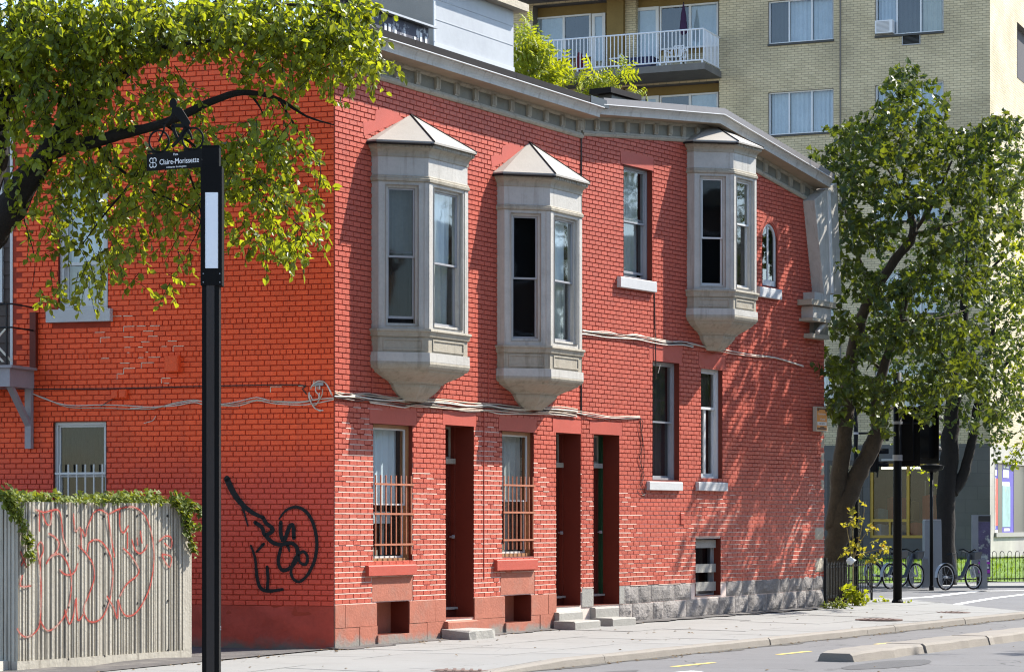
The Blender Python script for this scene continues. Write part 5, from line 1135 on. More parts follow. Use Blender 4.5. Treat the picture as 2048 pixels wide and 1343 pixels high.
# ground floor
zf0 = FP.Z(1750, 1075); hs = (FP.U(1740), FP.U(1888), zf0, FP.Z(1800, 926), .15)
sh_ = MB(); rv_ = MB(); wall_sheet(sh_, FP, UW, 0, -.1, zg, [hs], rv_); dw = uzbuild(sh_, 'shop_wall', M_darkstone, apt, FP); rv_.build('window_reveal', M_darkstone, dw)
M_yell = mat('yellow_shop_frame', (.42, .26, .04), .5, .12, 4)
mb = MB(); bars4(mb, FP, *hs[:4], .09, -.16, -.02); sw_ = mb.build('shop_window', M_yell, apt)
for x in (1815.5,): u = FP.U(x); mb = MB(); mb.box(FP, u-.045, u+.045, -.15, -.02, hs[2]+.09, hs[3]-.09); mb.build('mullion', M_yell, sw_)
zt_ = FP.Z(1780, 1040); mb = MB(); mb.box(FP, hs[0]+.09, FP.U(1815.5)-.046, -.15, -.02, zt_-.045, zt_+.045); mb.build('transom', M_yell, sw_)
u = FP.U(1779); mb = MB(); mb.box(FP, u-.03, u+.03, -.15, -.02, hs[2]+.09, zt_-.046); mb.build('mullion', M_yell, sw_)
mb = MB(); mb.face([FP.W(hs[0], -.1, hs[2]), FP.W(hs[1], -.1, hs[2]), FP.W(hs[1], -.1, hs[3]), FP.W(hs[0], -.1, hs[3])]); mb.build('pane', M_glassdk, sw_)
mb = MB(); k = -2.2; mb.face([FP.W(hs[0], k, hs[2]-.5), FP.W(hs[1], k, hs[2]-.5), FP.W(hs[1], k, hs[3]), FP.W(hs[0], k, hs[3])]); mb.face([FP.W(hs[0], -.2, hs[3]), FP.W(hs[1], -.2, hs[3]), FP.W(hs[1], k, hs[3]), FP.W(hs[0], k, hs[3])]); tag(mb.build('shop_interior', mat('dim_shop_interior', (.05, .045, .04), .9, .4, 1.5), sw_), kind=None)
M_redp = mat('red_display', (.55, .06, .03), .5, .2, 3); M_teal = mat('teal_display', (.25, .42, .42), .6, .2, 3)
for i, (x0, x1, y0, y1, n, m_) in enumerate(((1775, 1812, 992, 1036, -1.0, M_redp), (1822, 1838, 1000, 1040, -1.2, M_ochre), (1845, 1886, 988, 1040, -1.1, M_redp), (1818, 1850, 1043, 1070, -.5, M_redp), (1748, 1776, 1015, 1038, -.7, M_teal), (1748, 1778, 1046, 1070, -.4, M_curtb), (1783, 1812, 1046, 1070, -.4, M_curtain), (1850, 1858, 960, 1000, -1.6, M_curtain))):
    u0, z1 = FP.pix(x0, y0, n); u1, z0_ = FP.pix(x1, y1, n); mb = MB(); K = 5
    mb.loft([[FP.W(lerp(u0, u1, a), n+.25*sin(pi*a), lerp(z0_, z1, b)-(.12*abs(a-.5) if b == 1 else 0)) for a in (0, .2, .4, .6, .8, 1)] for b in (0, .5, 1)]); mb.build('shop_display', m_, sw_)
mb = MB(); mb.box(FP, FP.U(1748), FP.U(1842), -1.0, -.96, FP.Z(1790, 936), FP.Z(1790, 932)); lamp = mb.build('strip_light', M_white, sw_)
lm = bpy.data.materials.new('lit_tube'); lm.use_nodes = True; e = lm.node_tree.nodes.new('ShaderNodeEmission'); e.inputs[0].default_value = (1, .95, .75, 1); e.inputs[1].default_value = 2.0; lm.node_tree.links.new(e.outputs[0], lm.node_tree.nodes['Material Output'].inputs[0]); lamp.data.materials[0] = lm
mb = MB(); mb.box(FP, FP.U(1768), FP.U(1885), -.02, .35, FP.Z(1830, 921), FP.Z(1830, 917)); mb.build('shop_canopy', M_alu, apt)
mb = MB(); mb.box(FP, FP.U(1655), FP.U(1725), -.0, .02, .2, FP.Z(1690, 920)); do = mb.build('shop_door', M_flash2, apt)
for x0, x1 in ((1660, 1686), (1692, 1720)):
    mb = MB(); mb.box(FP, FP.U(x0), FP.U(x1), .021, .035, .5, FP.Z(1690, 930)); mb.build('pane', M_glassdk, do)
# right-hand ground floor with poster windows
hp = (FQR.U(1989.5), FQR.U(2060), FQR.Z(2015, 1064), FQR.Z(2015, 927), .12); sh_ = MB(); rv_ = MB(); wall_sheet(sh_, FQR, 0, 16, -.1, zg, [hp], rv_); pw_ = uzbuild(sh_, 'shop_wall', M_palestone, apt, FQR); rv_.build('window_reveal', M_palestone, pw_)
M_indigo = mat('indigo_poster', (.05, .03, .30), .5, .15, 2); M_post2 = mat('pale_poster', (.55, .6, .62), .5, .2, 1.5, col2=(.5, .12, .06), mix2=(2.2, .52, .6, .8)); M_post3 = mat('teal_poster', (.2, .33, .33), .5, .3, 1.2, col2=(.6, .22, .05), mix2=(1.1, .55, .65, .8))
mb = MB(); mb.box(FQR, hp[0], hp[1], -.16, -.12, hp[2], hp[3]); pw = mb.build('poster_window', M_indigo, apt)
uL = hp[1]-hp[0]
zh = hp[3]-hp[2]
for a, b, c, d, m_ in ((.02, .11, .05, .80, M_post2), (.11, .17, .1, .78, M_redp), (.02, .17, .0, .04, M_white), (.30, .52, .08, .68, M_post3), (.30, .5, .66, .74, M_post2), (.03, .15, .82, .90, M_white), (.32, .48, .80, .92, M_white), (.34, .5, .02, .06, M_white), (.18, .29, 0, 1, M_flash2), (.62, 1.0, 0, 1, M_flash2), (.04, .13, .94, .97, M_white), (.33, .48, .94, .97, M_white)):
    mb = MB(); mb.box(FQR, hp[0]+uL*a, hp[0]+uL*b, -.1195, -.112+.002*rng.random(), hp[2]+zh*c, hp[2]+zh*d); mb.build('poster', m_, pw)
mb = MB(); mb.box(FQR, hp[0]-.1, hp[1], -.1, .08, hp[2]-.14, hp[2]-.003); mb.build('sill', M_palestone, apt)

# ---------------------------------------------------------------- far pavement, lawn bank, hoop fence
far = Frame(PG(1650, 1172).xy, (FP.d.x, FP.d.y)); M_grass = mat('lawn', (.10, .17, .02), .9, .3, 2, .6, 40)
g = MB(); g.face([FP.W(UW, .0, .02), FP.W(6, 0, .02), FP.W(6, 9.2, .02), FP.W(UW, 9.2, .02)]); g.face([FQR.W(-1, 0, .02), FQR.W(40, 0, .02), FQR.W(40, 12, .02), FQR.W(-1, 12, .02)])
g = MB(); zz_ = .06
a0 = PG(1640, 1178); b0 = PG(2120, 1172); g.face([a0+Vector((-4, 0, zz_)), b0+Vector((6, 0, zz_)), b0+Vector((6, 30, zz_)), a0+Vector((-4, 30, zz_))])
g.face([a0+Vector((-4, 0, -.05)), b0+Vector((6, 0, -.05)), b0+Vector((6, 0, zz_)), a0+Vector((-4, 0, zz_))]); tag(g.build('far_pavement', M_pave), kind='structure')
lawnF = Frame(PG(1800, 1165, .06).xy, Vector((b0.x-a0.x, b0.y-a0.y)))
K = 40
def lz(v): return .07+.62*clamp(v/3.2)
g = MB(); g.loft([[lawnF.W(lerp(-4, 14, i/K), -v, lz(v)+.03*sin(i*1.3+v*2)) for i in range(K+1)] for v in (0, .4, 1, 1.8, 2.6, 3.4, 6)]); lawn = g.build('lawn_bank', M_grass); tag(lawn, kind='structure')
gb = MB(); rr = random.Random(11)
for i in range(5200):
    u, v = rr.uniform(-3.5, 13), rr.uniform(.02, 5); p = lawnF.W(u, -v, lz(v)-.01); h_ = rr.uniform(.07, .16); w_ = .018; a = rr.uniform(0, 2*pi); t = Vector((cos(a), sin(a), 0))*w_
    gb.face([p-t, p+t, p+Vector((rr.uniform(-.05, .05), rr.uniform(-.05, .05), h_))])
tag(gb.build('grass', mat('grass_blades', (.13, .22, .02), .7, .3, 3, translucent=.4)), 'bright green grass on the bank behind the hooped railing', 'grass', kind='stuff')
fo = lawnF.W(0, .25, .06); hf = thing('hoop_railing', fo, 'low black iron railing with hooped tops along the lawn', 'fence')
for zz_ in (.16, .80): mb = MB(); mb.tube([lawnF.W(-4, .25, zz_), lawnF.W(14, .25, zz_)], .018, 5); mb.build('rail', M_iron, hf)
hoop = None
for i in range(62):
    u = -3.6+.28*i
    if hoop is None:
        mb = MB(); q = [lawnF.W(u, .25, .07), lawnF.W(u, .25, .9)]+[lawnF.W(u+.075-.075*cos(t*pi/5), .25, .92+.075*sin(t*pi/5)) for t in range(6)]+[lawnF.W(u+.15, .25, .9), lawnF.W(u+.15, .25, .07)]
        mb.tube(q, .011, 4); hoop = mb.build('hoop', M_iron, hf); u_first = u
    else:
        o = bpy.data.objects.new('hoop', hoop.data); COL.objects.link(o); o.parent = hf; d_ = lawnF.d*(u-u_first); o.location = (d_.x, d_.y, 0)
# ---------------------------------------------------------------- street furniture at the crossing
def post(px, base_y, z, top_y, rad, name, label, cat, m_=M_black, bands=(), seg=14):
    b = PG(px, base_y, z); Y = b.y; zt = H-(top_y-YH)/FPX*Y; o = thing(name, b, label, cat)
    mb = MB(); mb.tube([b, Vector((b.x, b.y, zt))], [rad, rad*.92], seg); mb.build('pole', m_, o, smooth=True)
    mb = MB(); mb.tube([b, b+Vector((0, 0, .10)), b+Vector((0, 0, .14))], [rad*1.35, rad*1.3, rad*1.02], seg); mb.build('base_collar', m_, o)
    for y in bands: zz_ = H-(y-YH)/FPX*Y; mb = MB(); mb.tube([Vector((b.x, b.y, zz_-.03)), Vector((b.x, b.y, zz_+.03))], rad*1.12, seg); mb.build('clamp', M_alu, o)
    return o, b
def signal(c, face_az, label, n=3, s=1.0, group=None):
    """traffic signal: c = centre of back, face_az = direction the lenses look (radians, from +X)"""
    d = Vector((-sin(face_az), cos(face_az))); F = Frame((c.x, c.y), d); hh = .33*n*s
    if (F.n-Vector((cos(face_az), sin(face_az)))).length > 1: F = Frame((c.x, c.y), -d)
    o = thing('traffic_signal', c, label, 'traffic light', group)
    mb = MB(); mb.box(F, -.16*s, .16*s, 0, .2*s, c.z-hh/2, c.z+hh/2); mb.build('housing', M_black, o)
    mb = MB(); mb.box(F, -.28*s, .28*s, .17*s, .185*s, c.z-hh/2-.12*s, c.z+hh/2+.12*s); mb.build('backplate', M_black, o)
    for i in range(n):
        z = c.z-hh/2+hh*(i+.5)/n
        mb = MB(); K = 10; mb.loft([[F.W(.13*s*cos(pi*t/K), nn, z+.13*s*sin(pi*t/K)-.02) for t in range(K+1)] for nn in (.2*s, .46*s)]); mb.build('visor', M_black, o)
        mb = MB(); mb.tube([F.W(0, .2*s, z), F.W(0, .215*s, z)], .11*s, 12); mb.build('lens', (mat('green_lens', (.02, .12, .08), .3), mat('amber_lens', (.2, .1, .01), .3), mat('red_lens', (.2, .01, .01), .3))[i % 3], o)
    return o
p1, b1 = post(1795, 1211, .12, 745, .092, 'signal_pole', 'thick black signal pole rising from the pavement by the kerb', 'pole', bands=(845, 912, 918))
Y = b1.y
signal(P(1812, 872, Y)+Vector((0, .1, 0)), radians(70), 'black traffic signal on the thick pole, seen from behind, nearer the pole'); signal(P(1846, 868, Y+.4), radians(40), 'black traffic signal on the thick pole with visors turned towards the lawn', s=1.0)
mb = MB(); mb.tube([P(1795, 846, Y), P(1846, 846, Y+.2)], .03, 6); mb.build('mast_arm', M_black, p1)
p2, b2 = post(1712, 1182, .0, 700, .062, 'signal_pole', 'slim black signal pole behind the leaning maple trunk', 'pole', bands=(866,))
signal(P(1742, 905, b2.y)+Vector((0, .1, 0)), radians(-5), 'black traffic signal with hooded lenses beside the leaning maple trunk', s=1.05)
mb = MB(); mb.tube([P(1712, 866, b2.y), P(1745, 866, b2.y)], .03, 6); mb.build('mast_arm', M_black, p2)
p3, b3 = post(1863, 1180, .0, 935, .05, 'sign_pole', 'thin black pole with a dark round head before the grey slab', 'pole')
mb = MB(); c = P(1864, 935, b3.y); mb.tube([c+Vector((0, 0, -.12)), c+Vector((0, 0, -.04)), c+Vector((0, 0, .06)), c+Vector((0, 0, .12))], [.08, .3, .34, .1], 12); mb.build('lamp_head', M_black, p3)
p4, b4 = post(1690, 1165, .05, 740, .07, 'sign_pole', 'dark pole half hidden behind the maple fork', 'pole')
# grey service slab
s0 = PG(1850, 1174, .06); sl = thing('service_slab', s0, 'tall plain grey service cabinet slab beside the bicycle docks', 'cabinet'); CF = Frame(s0.xy, (1, .25)); M_slabg = mat('grey_panel', (.17, .18, .19), .5, .1, 3)
hh = 134/FPX*s0.y; ww = 38/FPX*s0.y
mb = MB(); mb.hexa([CF.W(0, 0, .06), CF.W(ww, 0, .06), CF.W(ww, -.18, .06), CF.W(0, -.18, .06), CF.W(0, 0, hh+.06), CF.W(ww*.93, 0, hh+.06), CF.W(ww*.93, -.18, hh+.06), CF.W(0, -.18, hh+.06)]); mb.build('cabinet_body', M_slabg, sl)
mb = MB(); mb.box(CF, .02, ww*.9, -.20, .02, hh+.062, hh+.09); mb.build('cabinet_top', M_alu, sl); mb = MB(); mb.box(CF, ww*.45, ww*.47, .0, .012, .1, hh); mb.build('panel_seam', M_alu, sl)
# advertising totem of the bicycle station
t0 = PG(1955, 1178, .04); to = thing('station_totem', t0, 'bicycle station totem with a purple poster on a dark foot', 'totem'); CF = Frame(t0.xy, (1, -.1)); k = t0.y/FPX
mb = MB(); mb.box(CF, -.02, 20*k, -.12, .0, .04, 30*k); mb.build('foot', M_flash2, to)
mb = MB(); mb.box(CF, -11*k, 25*k, -.22, .12, 28*k, 152*k); mb.build('case', M_slabg, to)
mb = MB(); mb.box(CF, 1*k, 24*k, .12, .13, 34*k, 138*k); mb.build('poster', mat('dark_colour_poster', (.06, .05, .10), .35, .5, 3, col2=(.45, .5, .42), mix2=(4, .55, .65, .7)), to)
for a, b in ((36, 43), (54, 58)): mb = MB(); mb.box(CF, 1*k, 24*k, .13, .134, a*k, b*k); mb.build('poster_band', mat('magenta_print', (.33, .03, .36), .4), to)
for a, b in ((45, 49), (59, 62)): mb = MB(); mb.box(CF, 4*k, 22*k, .13, .135, a*k, b*k); mb.build('poster_print', M_white, to)
mb = MB(); mb.box(CF, 1*k, 24*k, .12, .135, 139*k, 150*k); mb.build('header', M_flash2, to)
# shared bicycles in their docks
def bike(loc, rz, label, group):
    o = thing('bicycle', (0, 0, 0), label, 'bicycle', group); V = Vector; m1 = mat('dark_bike_paint', (.03, .035, .045), .4, .2, 3, spec=.5); m2 = mat('grey_bike_paint', (.22, .24, .27), .4, .1, 3)
    def wheel(x, nm):
        mb = MB(); R = .33; q = [V((x+R*cos(t*2*pi/20), 0, .345+R*sin(t*2*pi/20))) for t in range(21)]; mb.tube(q, .026, 6, cap=False); w_ = mb.build(nm, M_black, o)
        mb = MB(); q = [V((x+.295*cos(t*2*pi/20), 0, .345+.295*sin(t*2*pi/20))) for t in range(21)]; mb.tube(q, .012, 5, cap=False); mb.build('rim', M_alu, w_)
        mb = MB(); mb.tube([V((x, -.05, .345)), V((x, .05, .345))], .035, 8)
        mb.build('hub', M_alu, w_)
        for t in range(8):
            a = t*pi/4+.2; mb = MB(); mb.tube([V((x, 0, .345)), V((x+.29*cos(a), 0, .345+.29*sin(a)))], .003, 3); mb.build('spoke', M_alu, w_)
    wheel(-.55, 'rear_wheel'); wheel(.55, 'front_wheel')
    mb = MB(); mb.tube([V((-.55, .07, .345)), V((-.12, .05, .30)), V((.10, .0, .36)), V((.36, 0, .78)), V((.40, 0, .95))], [.03, .035, .055, .05, .04], 8); mb.build('frame', m1, o)
    mb = MB(); mb.tube([V((-.10, 0, .32)), V((-.24, 0, .80)), V((-.27, 0, .92))], [.04, .03, .02], 7); mb.build('seat_tube', m1, o)
    mb = MB(); mb.tube([V((.40, 0, .95)), V((.46, .06, .62)), V((.55, .06, .345))], .022, 6); mb.tube([V((.46, -.06, .62)), V((.55, -.06, .345))], .022, 6); mb.build('fork', m2, o)
    mb = MB(); mb.tube([V((.30, .30, 1.06)), V((.38, .2, 1.08)), V((.40, 0, 1.0)), V((.38, -.2, 1.08)), V((.30, -.30, 1.06))], .018, 6); mb.build('handlebar', M_black, o)
    mb = MB(); mb.loft([[V((x, y, z)) for x, y, z in ((-.42, -.1*s, .93), (-.42, .1*s, .93), (-.15, .03*s, .95), (-.15, -.03*s, .95))] for s in (1,)]+[[V((-.40, -.09, .99)), V((-.40, .09, .99)), V((-.17, .02, .985)), V((-.17, -.02, .985))]], closed=True, cap0=True, cap1=True); mb.build('saddle', M_black, o)
    mb = MB(); q = [V((-.55+.38*cos(t), 0, .345+.38*sin(t))) for t in [radians(a) for a in range(10, 200, 19)]]; mb.loft([[p+V((0, -.05, 0)) for p in q], [p+V((0, .05, 0)) for p in q]]); mb.build('mudguard', m2, o)
    mb = MB(); mb.loft([[V((.44, -.14, .80)), V((.44, .14, .80)), V((.68, .14, .82)), V((.68, -.14, .82))], [V((.42, -.17, 1.0)), V((.42, .17, 1.0)), V((.72, .17, 1.02)), V((.72, -.17, 1.02))]], closed=True, cap0=True); mb.build('front_rack', m1, o)
    mb = MB(); mb.tube([V((-.02, -.12, .30)), V((-.02, .12, .30))], .014, 5); mb.tube([V((.1, .13, .24)), V((-.02, .12, .30))], .014, 5); mb.build('crank', M_alu, o)
    o.location = loc; o.rotation_euler = (0, 0, rz); return o
bk = [(1897, 1179, radians(38)), (1784, 1177, radians(42)), (1752, 1174, radians(40))]
labs = ['dark share bicycle docked between the grey slab and the totem', 'dark share bicycle docked just behind the thick signal pole', 'dark share bicycle docked behind the small iron tree fence']
for i, ((x, y, a), lb) in enumerate(zip(bk, labs)):
    p = PG(x, y, .06)+Vector((.35, .3, 0))
    if i == 0: B0 = bike(p, a, lb, 'share bicycles at the docking station')
    else:
        c = copy_tree(B0); c.location = p; c.rotation_euler = (0, 0, a); c['label'] = lb
    d0 = p+Vector((cos(a)*.95, sin(a)*.95, 0)); dk_ = thing('bicycle_dock', d0, ('steel docking post at the wheel of the bicycle by the totem', 'steel docking post at the bicycle behind the thick pole', 'steel docking post at the bicycle behind the tree fence')[i], 'dock', 'docking posts of the bicycle station')
    mb = MB(); mb.loft([[d0+Vector((sx*w_, sy*w_*.7, z)) for sx, sy in ((-1, -1), (1, -1), (1, 1), (-1, 1))] for w_, z in ((.10, 0), (.09, .5), (.075, .8), (.03, .86))], closed=True, cap0=True, cap1=True); mb.build('post_body', M_slabg, dk_); mb = MB(); mb.cbox(d0+Vector((0, 0, .01)), .5, .34, .02, a); mb.build('foot_plate', M_alu, dk_)
# small iron fence round the maple
f0, f1, f2 = PG(1651, 1213, .2), PG(1691, 1208, .2), PG(1743, 1200, .2); tf = thing('tree_fence', f0, 'low black spiked iron fence round the maple foot', 'fence')
for a, b, nb in ((f0, f1, 13), (f1, f2, 15)):
    F = Frame(a.xy, (b-a).xy); L = (b-a).xy.length; hgt = .80
    for zz_ in (.40, .98): mb = MB(); mb.box(F, 0, L, -.012, .012, zz_-.02, zz_+.02); mb.build('rail', M_iron, tf)
    mb = MB(); mb.box(F, -.025, .025, -.03, .03, .12, 1.16); mb.build('fence_post', M_iron, tf)
    for i in range(1, nb):
        u = L*i/nb; mb = MB(); mb.box(F, u-.009, u+.009, .0125, .028, .36, 1.02); mb.hexa([F.W(u-.016, .005, 1.02), F.W(u+.016, .005, 1.02), F.W(u+.016, .03, 1.02), F.W(u-.016, .03, 1.02)]+[F.W(u+s*.002, .018, 1.09) for s in (-1, 1, 1, -1)]); mb.build('picket', M_iron, tf)
F = Frame(f2.xy, (1, .1)); mb = MB(); mb.box(F, -.02, .02, -.03, .03, .10, .98); mb.build('fence_post', M_iron, tf)
bg_ = P(1701, 1120, f1.y-.05); lb_ = thing('litter_bag', bg_, 'crumpled white bag caught on top of the small iron fence', 'bag'); mb = MB(); rr = random.Random(4)
mb.loft([[bg_+Vector((rad*cos(t*pi/4)*rr.uniform(.6, 1.5), rad*sin(t*pi/4)*.5, z+rr.uniform(-.015, .015))) for t in range(8)] for rad, z in ((.02, -.08), (.05, -.05), (.085, .0), (.06, .05), (.01, .07))], closed=True, cap0=True, cap1=True); mb.build('crumpled_sheet', M_plast, lb_)
# manhole covers in the pavement
M_rust = mat('rusty_iron', (.13, .085, .07), .8, .3, 8, .5, 30)
def cover(px, py, z, rad, label):
    c = PG(px, py, z); o = thing('manhole_cover', c, label, 'manhole cover', None)
    mb = MB(); mb.tube([c+Vector((0, 0, -.01)), c+Vector((0, 0, .007))], rad, 28); mb.build('frame_ring', M_rust, o); mb = MB(); mb.tube([c+Vector((0, 0, .0)), c+Vector((0, 0, .012))], rad*.86, 28); ld = mb.build('cover_plate', M_rust, o)
    for i in range(-2, 3): mb = MB(); L = rad*.7*sqrt(1-(i/3.2)**2); mb.cbox((c.x+i*rad*.26, c.y, c.z+.015), rad*.1, L*2, .006); mb.build('tread_rib', M_rust, ld)
cover(926, 1340, zpave(*((lambda q: ((q.xy-FA.o).dot(FA.d), (q.xy-FA.o).dot(FA.n)))(PG(926, 1340, .08))))+.014, .40, 'rusty round manhole cover in the pavement before the broken step')
cover(1758, 1238, .135, .42, 'rusty manhole cover in the pavement before the thick signal pole'); cover(1897, 1224, .125, .42, 'rusty manhole cover in the pavement near the cross street kerb')

# ---------------------------------------------------------------- the lamp post with the cycle-path sign
b = PG(422, 1350, .03); Y = b.y; k = Y/FPX; FPp = Frame(b.xy, (1, 0)); X = lambda px: (px-422)*k
Zp = lambda y: H-(y-YH)*k
sp = thing('sign_post', b, 'tall square black post with a white panel and a cut-out cyclist sign', 'post')
mb = MB(); mb.box(FPp, X(406), X(440), -.10, .10, b.z, Zp(296)); mb.build('shaft', M_black, sp)
mb = MB(); mb.box(FPp, X(415), X(431), .10, .108, b.z, Zp(560)); mb.build('front_channel', mat('satin_black', (.02, .02, .022), .25, .1, 3), sp)
mb = MB()
for xa, xb in ((403.5, 412.5), (438.5, 446)): mb = MB(); mb.box(FPp, X(xa), X(xb), -.115, .118, Zp(572), Zp(335)); mb.build('side_sleeve', M_black, sp)
mb = MB(); mb.box(FPp, X(412.6), X(438.4), .10, .116, Zp(386), Zp(335)); mb.build('upper_sleeve', M_black, sp)
mb = MB(); mb.box(FPp, X(412.6), X(438.4), .10, .112, Zp(538), Zp(387)); mb.build('white_panel', mat('white_enamel', (.80, .83, .86), .3, .03, 3), sp)
mb = MB(); mb.box(FPp, X(412.6), X(438.4), .10, .116, Zp(572), Zp(539)); mb.build('lower_sleeve', M_black, sp)
mb = MB(); mb.box(FPp, X(405), X(441), -.105, .105, Zp(296)+.001, Zp(293)); mb.build('post_cap', M_black, sp)
for x in (409, 442):
    for y in (549, 566): c = Vector((b.x+X(x), Y-.118, Zp(y))); mb = MB(); mb.tube([c, c+Vector((0, -.006, 0))], .008, 6); mb.build('bolt', M_alu, sp)
for y in (1252, 1257): c = Vector((b.x+X(441), Y-.06, Zp(y))); mb = MB(); mb.tube([c, c+Vector((.012, 0, 0))], .012, 6); mb.build('bolt', M_alu, sp)
FS = Frame((b.x+X(408), Y-.06), (10700, -FPX)); SX = lambda x, y: FS.pix(x/6.715+280, y/6.715+180)
q = [SX(*p) for p in ((95, 940), (860, 805), (870, 1025), (95, 1090))]
u0, z1 = SX(95, 860); u1, z1b = SX(862, 812); zlo = SX(95, 1088)[1]; zhi = SX(300, 840)[1]
zl = SX(480, 1062)[1]; zh = SX(480, 832)[1]
mb = MB(); mb.box(FS, u0, u1+.02, -.006, .006, zl, zh); sgn = mb.build('street_sign', M_black, sp)
M_letter = mat('white_lettering', (.82, .82, .82), .5, .02, 3)
hs_ = zh-zl; ws_ = u1-u0
t1 = text('Claire-Morissette', FS, lerp(u0, u1, .57), zl+hs_*.31, .0065, hs_*.46, M_letter, 'lettering', sgn, 'CENTER', .62)
def fit(o, width, s=None):
    xs = [(v.co.x*FS.d.x+v.co.y*FS.d.y) for v in o.data.vertices]; w_ = max(xs)-min(xs); f_ = width/w_; c = (max(xs)+min(xs))/2
    for v in o.data.vertices:
        a = v.co.x*FS.d.x+v.co.y*FS.d.y; d_ = (a-c)*(f_-1); v.co.x += FS.d.x*d_; v.co.y += FS.d.y*d_
fit(t1, ws_*.69)
t2 = text('Piste', FS, lerp(u0, u1, .51), zl+hs_*.80, .0065, hs_*.19, M_letter, 'lettering', sgn, 'CENTER', .9); t3 = text('militante écologiste', FS, lerp(u0, u1, .52), zl+hs_*.09, .0065, hs_*.15, M_letter, 'lettering', sgn, 'CENTER', .9); fit(t3, ws_*.35)
# rosette emblem
cu_, cz_ = SX(178, 978); R = hs_*.20; em = MB()
for i in range(4):
    a0_ = pi/4+i*pi/2; lob = []
    for t in range(13):
        th = a0_-pi*.5+pi*t/12; lob.append((cu_+R*.78*cos(a0_)+R*.55*cos(th)*1.05, cz_+R*1.05*sin(a0_)+R*.62*sin(th)))
    ribbon(em, FS, lob, hs_*.045, .0068)
ribbon(em, FS, [(cu_-R*.9, cz_), (cu_+R*.9, cz_)], hs_*.035, .0068); ribbon(em, FS, [(cu_, cz_-R*1.2), (cu_, cz_+R*1.2)], hs_*.035, .0070)
tag(em.build('emblem', M_letter, sgn), kind=None)
for p in ((845, 932), (845, 1036)): u, z = SX(*p); mb = MB(); mb.tube([FS.W(u, .006, z), FS.W(u, .012, z)], .008, 8); mb.build('bolt', M_letter, sgn)
# cut-out cyclist: plate silhouette
def plate(pts, w, nm):
    mb = MB(); qq = [SX(*p) for p in pts]; ww_ = w if isinstance(w, list) else [w]*len(pts); ff = []
    for n in (-.005, .005):
        row = []
        for i, (u, z) in enumerate(qq):
            a, b_ = qq[max(0, i-1)], qq[min(len(qq)-1, i+1)]; du, dz = b_[0]-a[0], b_[1]-a[1]; l = sqrt(du*du+dz*dz) or 1; h_ = ww_[i]/6.715*k/2
            row.append(((u-dz/l*h_, n, z+du/l*h_), (u+dz/l*h_, n, z-du/l*h_)))
        ff.append(row)
    rings = [[FS.W(*ff[0][i][0]), FS.W(*ff[1][i][0]), FS.W(*ff[1][i][1]), FS.W(*ff[0][i][1])] for i in range(len(qq))]
    mb.loft(rings, closed=True, cap0=True, cap1=True); return mb.build(nm, M_black, cyc)
def ringplate(cx, cy, rx, ry, w, nm):
    return plate([(cx+rx*cos(t*2*pi/28), cy+ry*sin(t*2*pi/28)) for t in range(29)], w, nm)
hc = SX(445, 178); mb = MB(); rh = 60/6.715*k; mb.loft([[FS.W(hc[0]+rh*cos(t*2*pi/20), n, hc[1]+rh*1.1*sin(t*2*pi/20)) for t in range(20)] for n in (-.005, .005)], closed=True, cap0=True, cap1=True)
cyc = mb.build('cyclist_cutout', M_black, sp)
tq = [SX(*p) for p in ((430, 250), (470, 225), (520, 225), (565, 255), (675, 430), (650, 500), (590, 480), (555, 440), (480, 340), (430, 290))]
mb = MB(); mb.loft([[FS.W(u, n, z) for u, z in tq] for n in (-.0052, .0052)], closed=True, cap0=True, cap1=True); mb.build('torso', M_black, cyc)
plate([(455, 285), (420, 370), (355, 430), (295, 465)], [50, 38, 34, 30], 'arm'); plate([(630, 480), (540, 478), (430, 478)], [80, 55, 50], 'thigh'); plate([(435, 470), (470, 580), (500, 640)], [50, 44, 40], 'shin')
plate([(640, 470), (590, 570), (510, 680), (430, 765)], [90, 66, 50, 45], 'leg'); plate([(330, 440), (320, 540), (250, 695)], [26, 24, 20], 'fork'); plate([(640, 540), (680, 600), (700, 665)], [50, 32, 26], 'stay'); plate([(290, 462), (330, 452)], 26, 'grip')
ringplate(255, 690, 132, 145, 26, 'front_wheel'); ringplate(708, 655, 140, 150, 26, 'rear_wheel')
plate([(105, 830), (400, 838)], 34, 'foot_strip'); plate([(590, 800), (860, 805)], 40, 'foot_strip')

# ---------------------------------------------------------------- ribbed concrete planter
c0 = PG(31, 1338, .05); c1 = PG(380, 1313, .05); FC = Frame(c0.xy, (c1-c0).xy); LC = (c1-c0).xy.length; zt = FC.Z(200, 1004); print('planter', LC, zt, c0, c1)
M_pc = mat('board_marked_concrete', (.41, .38, .315), .85, .16, 2.2, .4, 25, col2=(.20, .18, .14), mix2=(1.8, .56, .76, .5), attr=.5, streak=((.14, .12, .09), .5, .72, .7))
pn = thing('concrete_planter', c0, 'ribbed concrete planter wall sprayed with red graffiti and topped by ivy', 'planter')
FCL = Frame(c0.xy, FL.d); dl = 3.0
mb = MB(); mb.box(FC, .0, LC, -1.0, -.055, .0, zt-.02); mb.box(FC, .0, LC, -.03, .028, -.02, .13) if False else None; core = mb.build('core', mat('gap_shade_concrete', (.09, .08, .065), .9, .2, 3), pn)  # core darkened: shade of the rib gaps put into its colour
mb = MB(); mb.box(FC, -.0, LC, -.02, .03, -.02, .15); mb.build('plinth', M_pc, pn, rnd=True)
mb = MB(); mb.box(FC, FC.U(363), LC, -.02, .028, .152, zt); mb.build('end_pilaster', M_pc, pn, rnd=True)
mb = MB(); mb.box(FC, 0, LC, -1.0, -.022, zt-.02, zt); mb.build('rim', M_pc, pn, rnd=True)
rr = random.Random(8); u = .012; ue_p = FC.U(363)-.01; i = 0
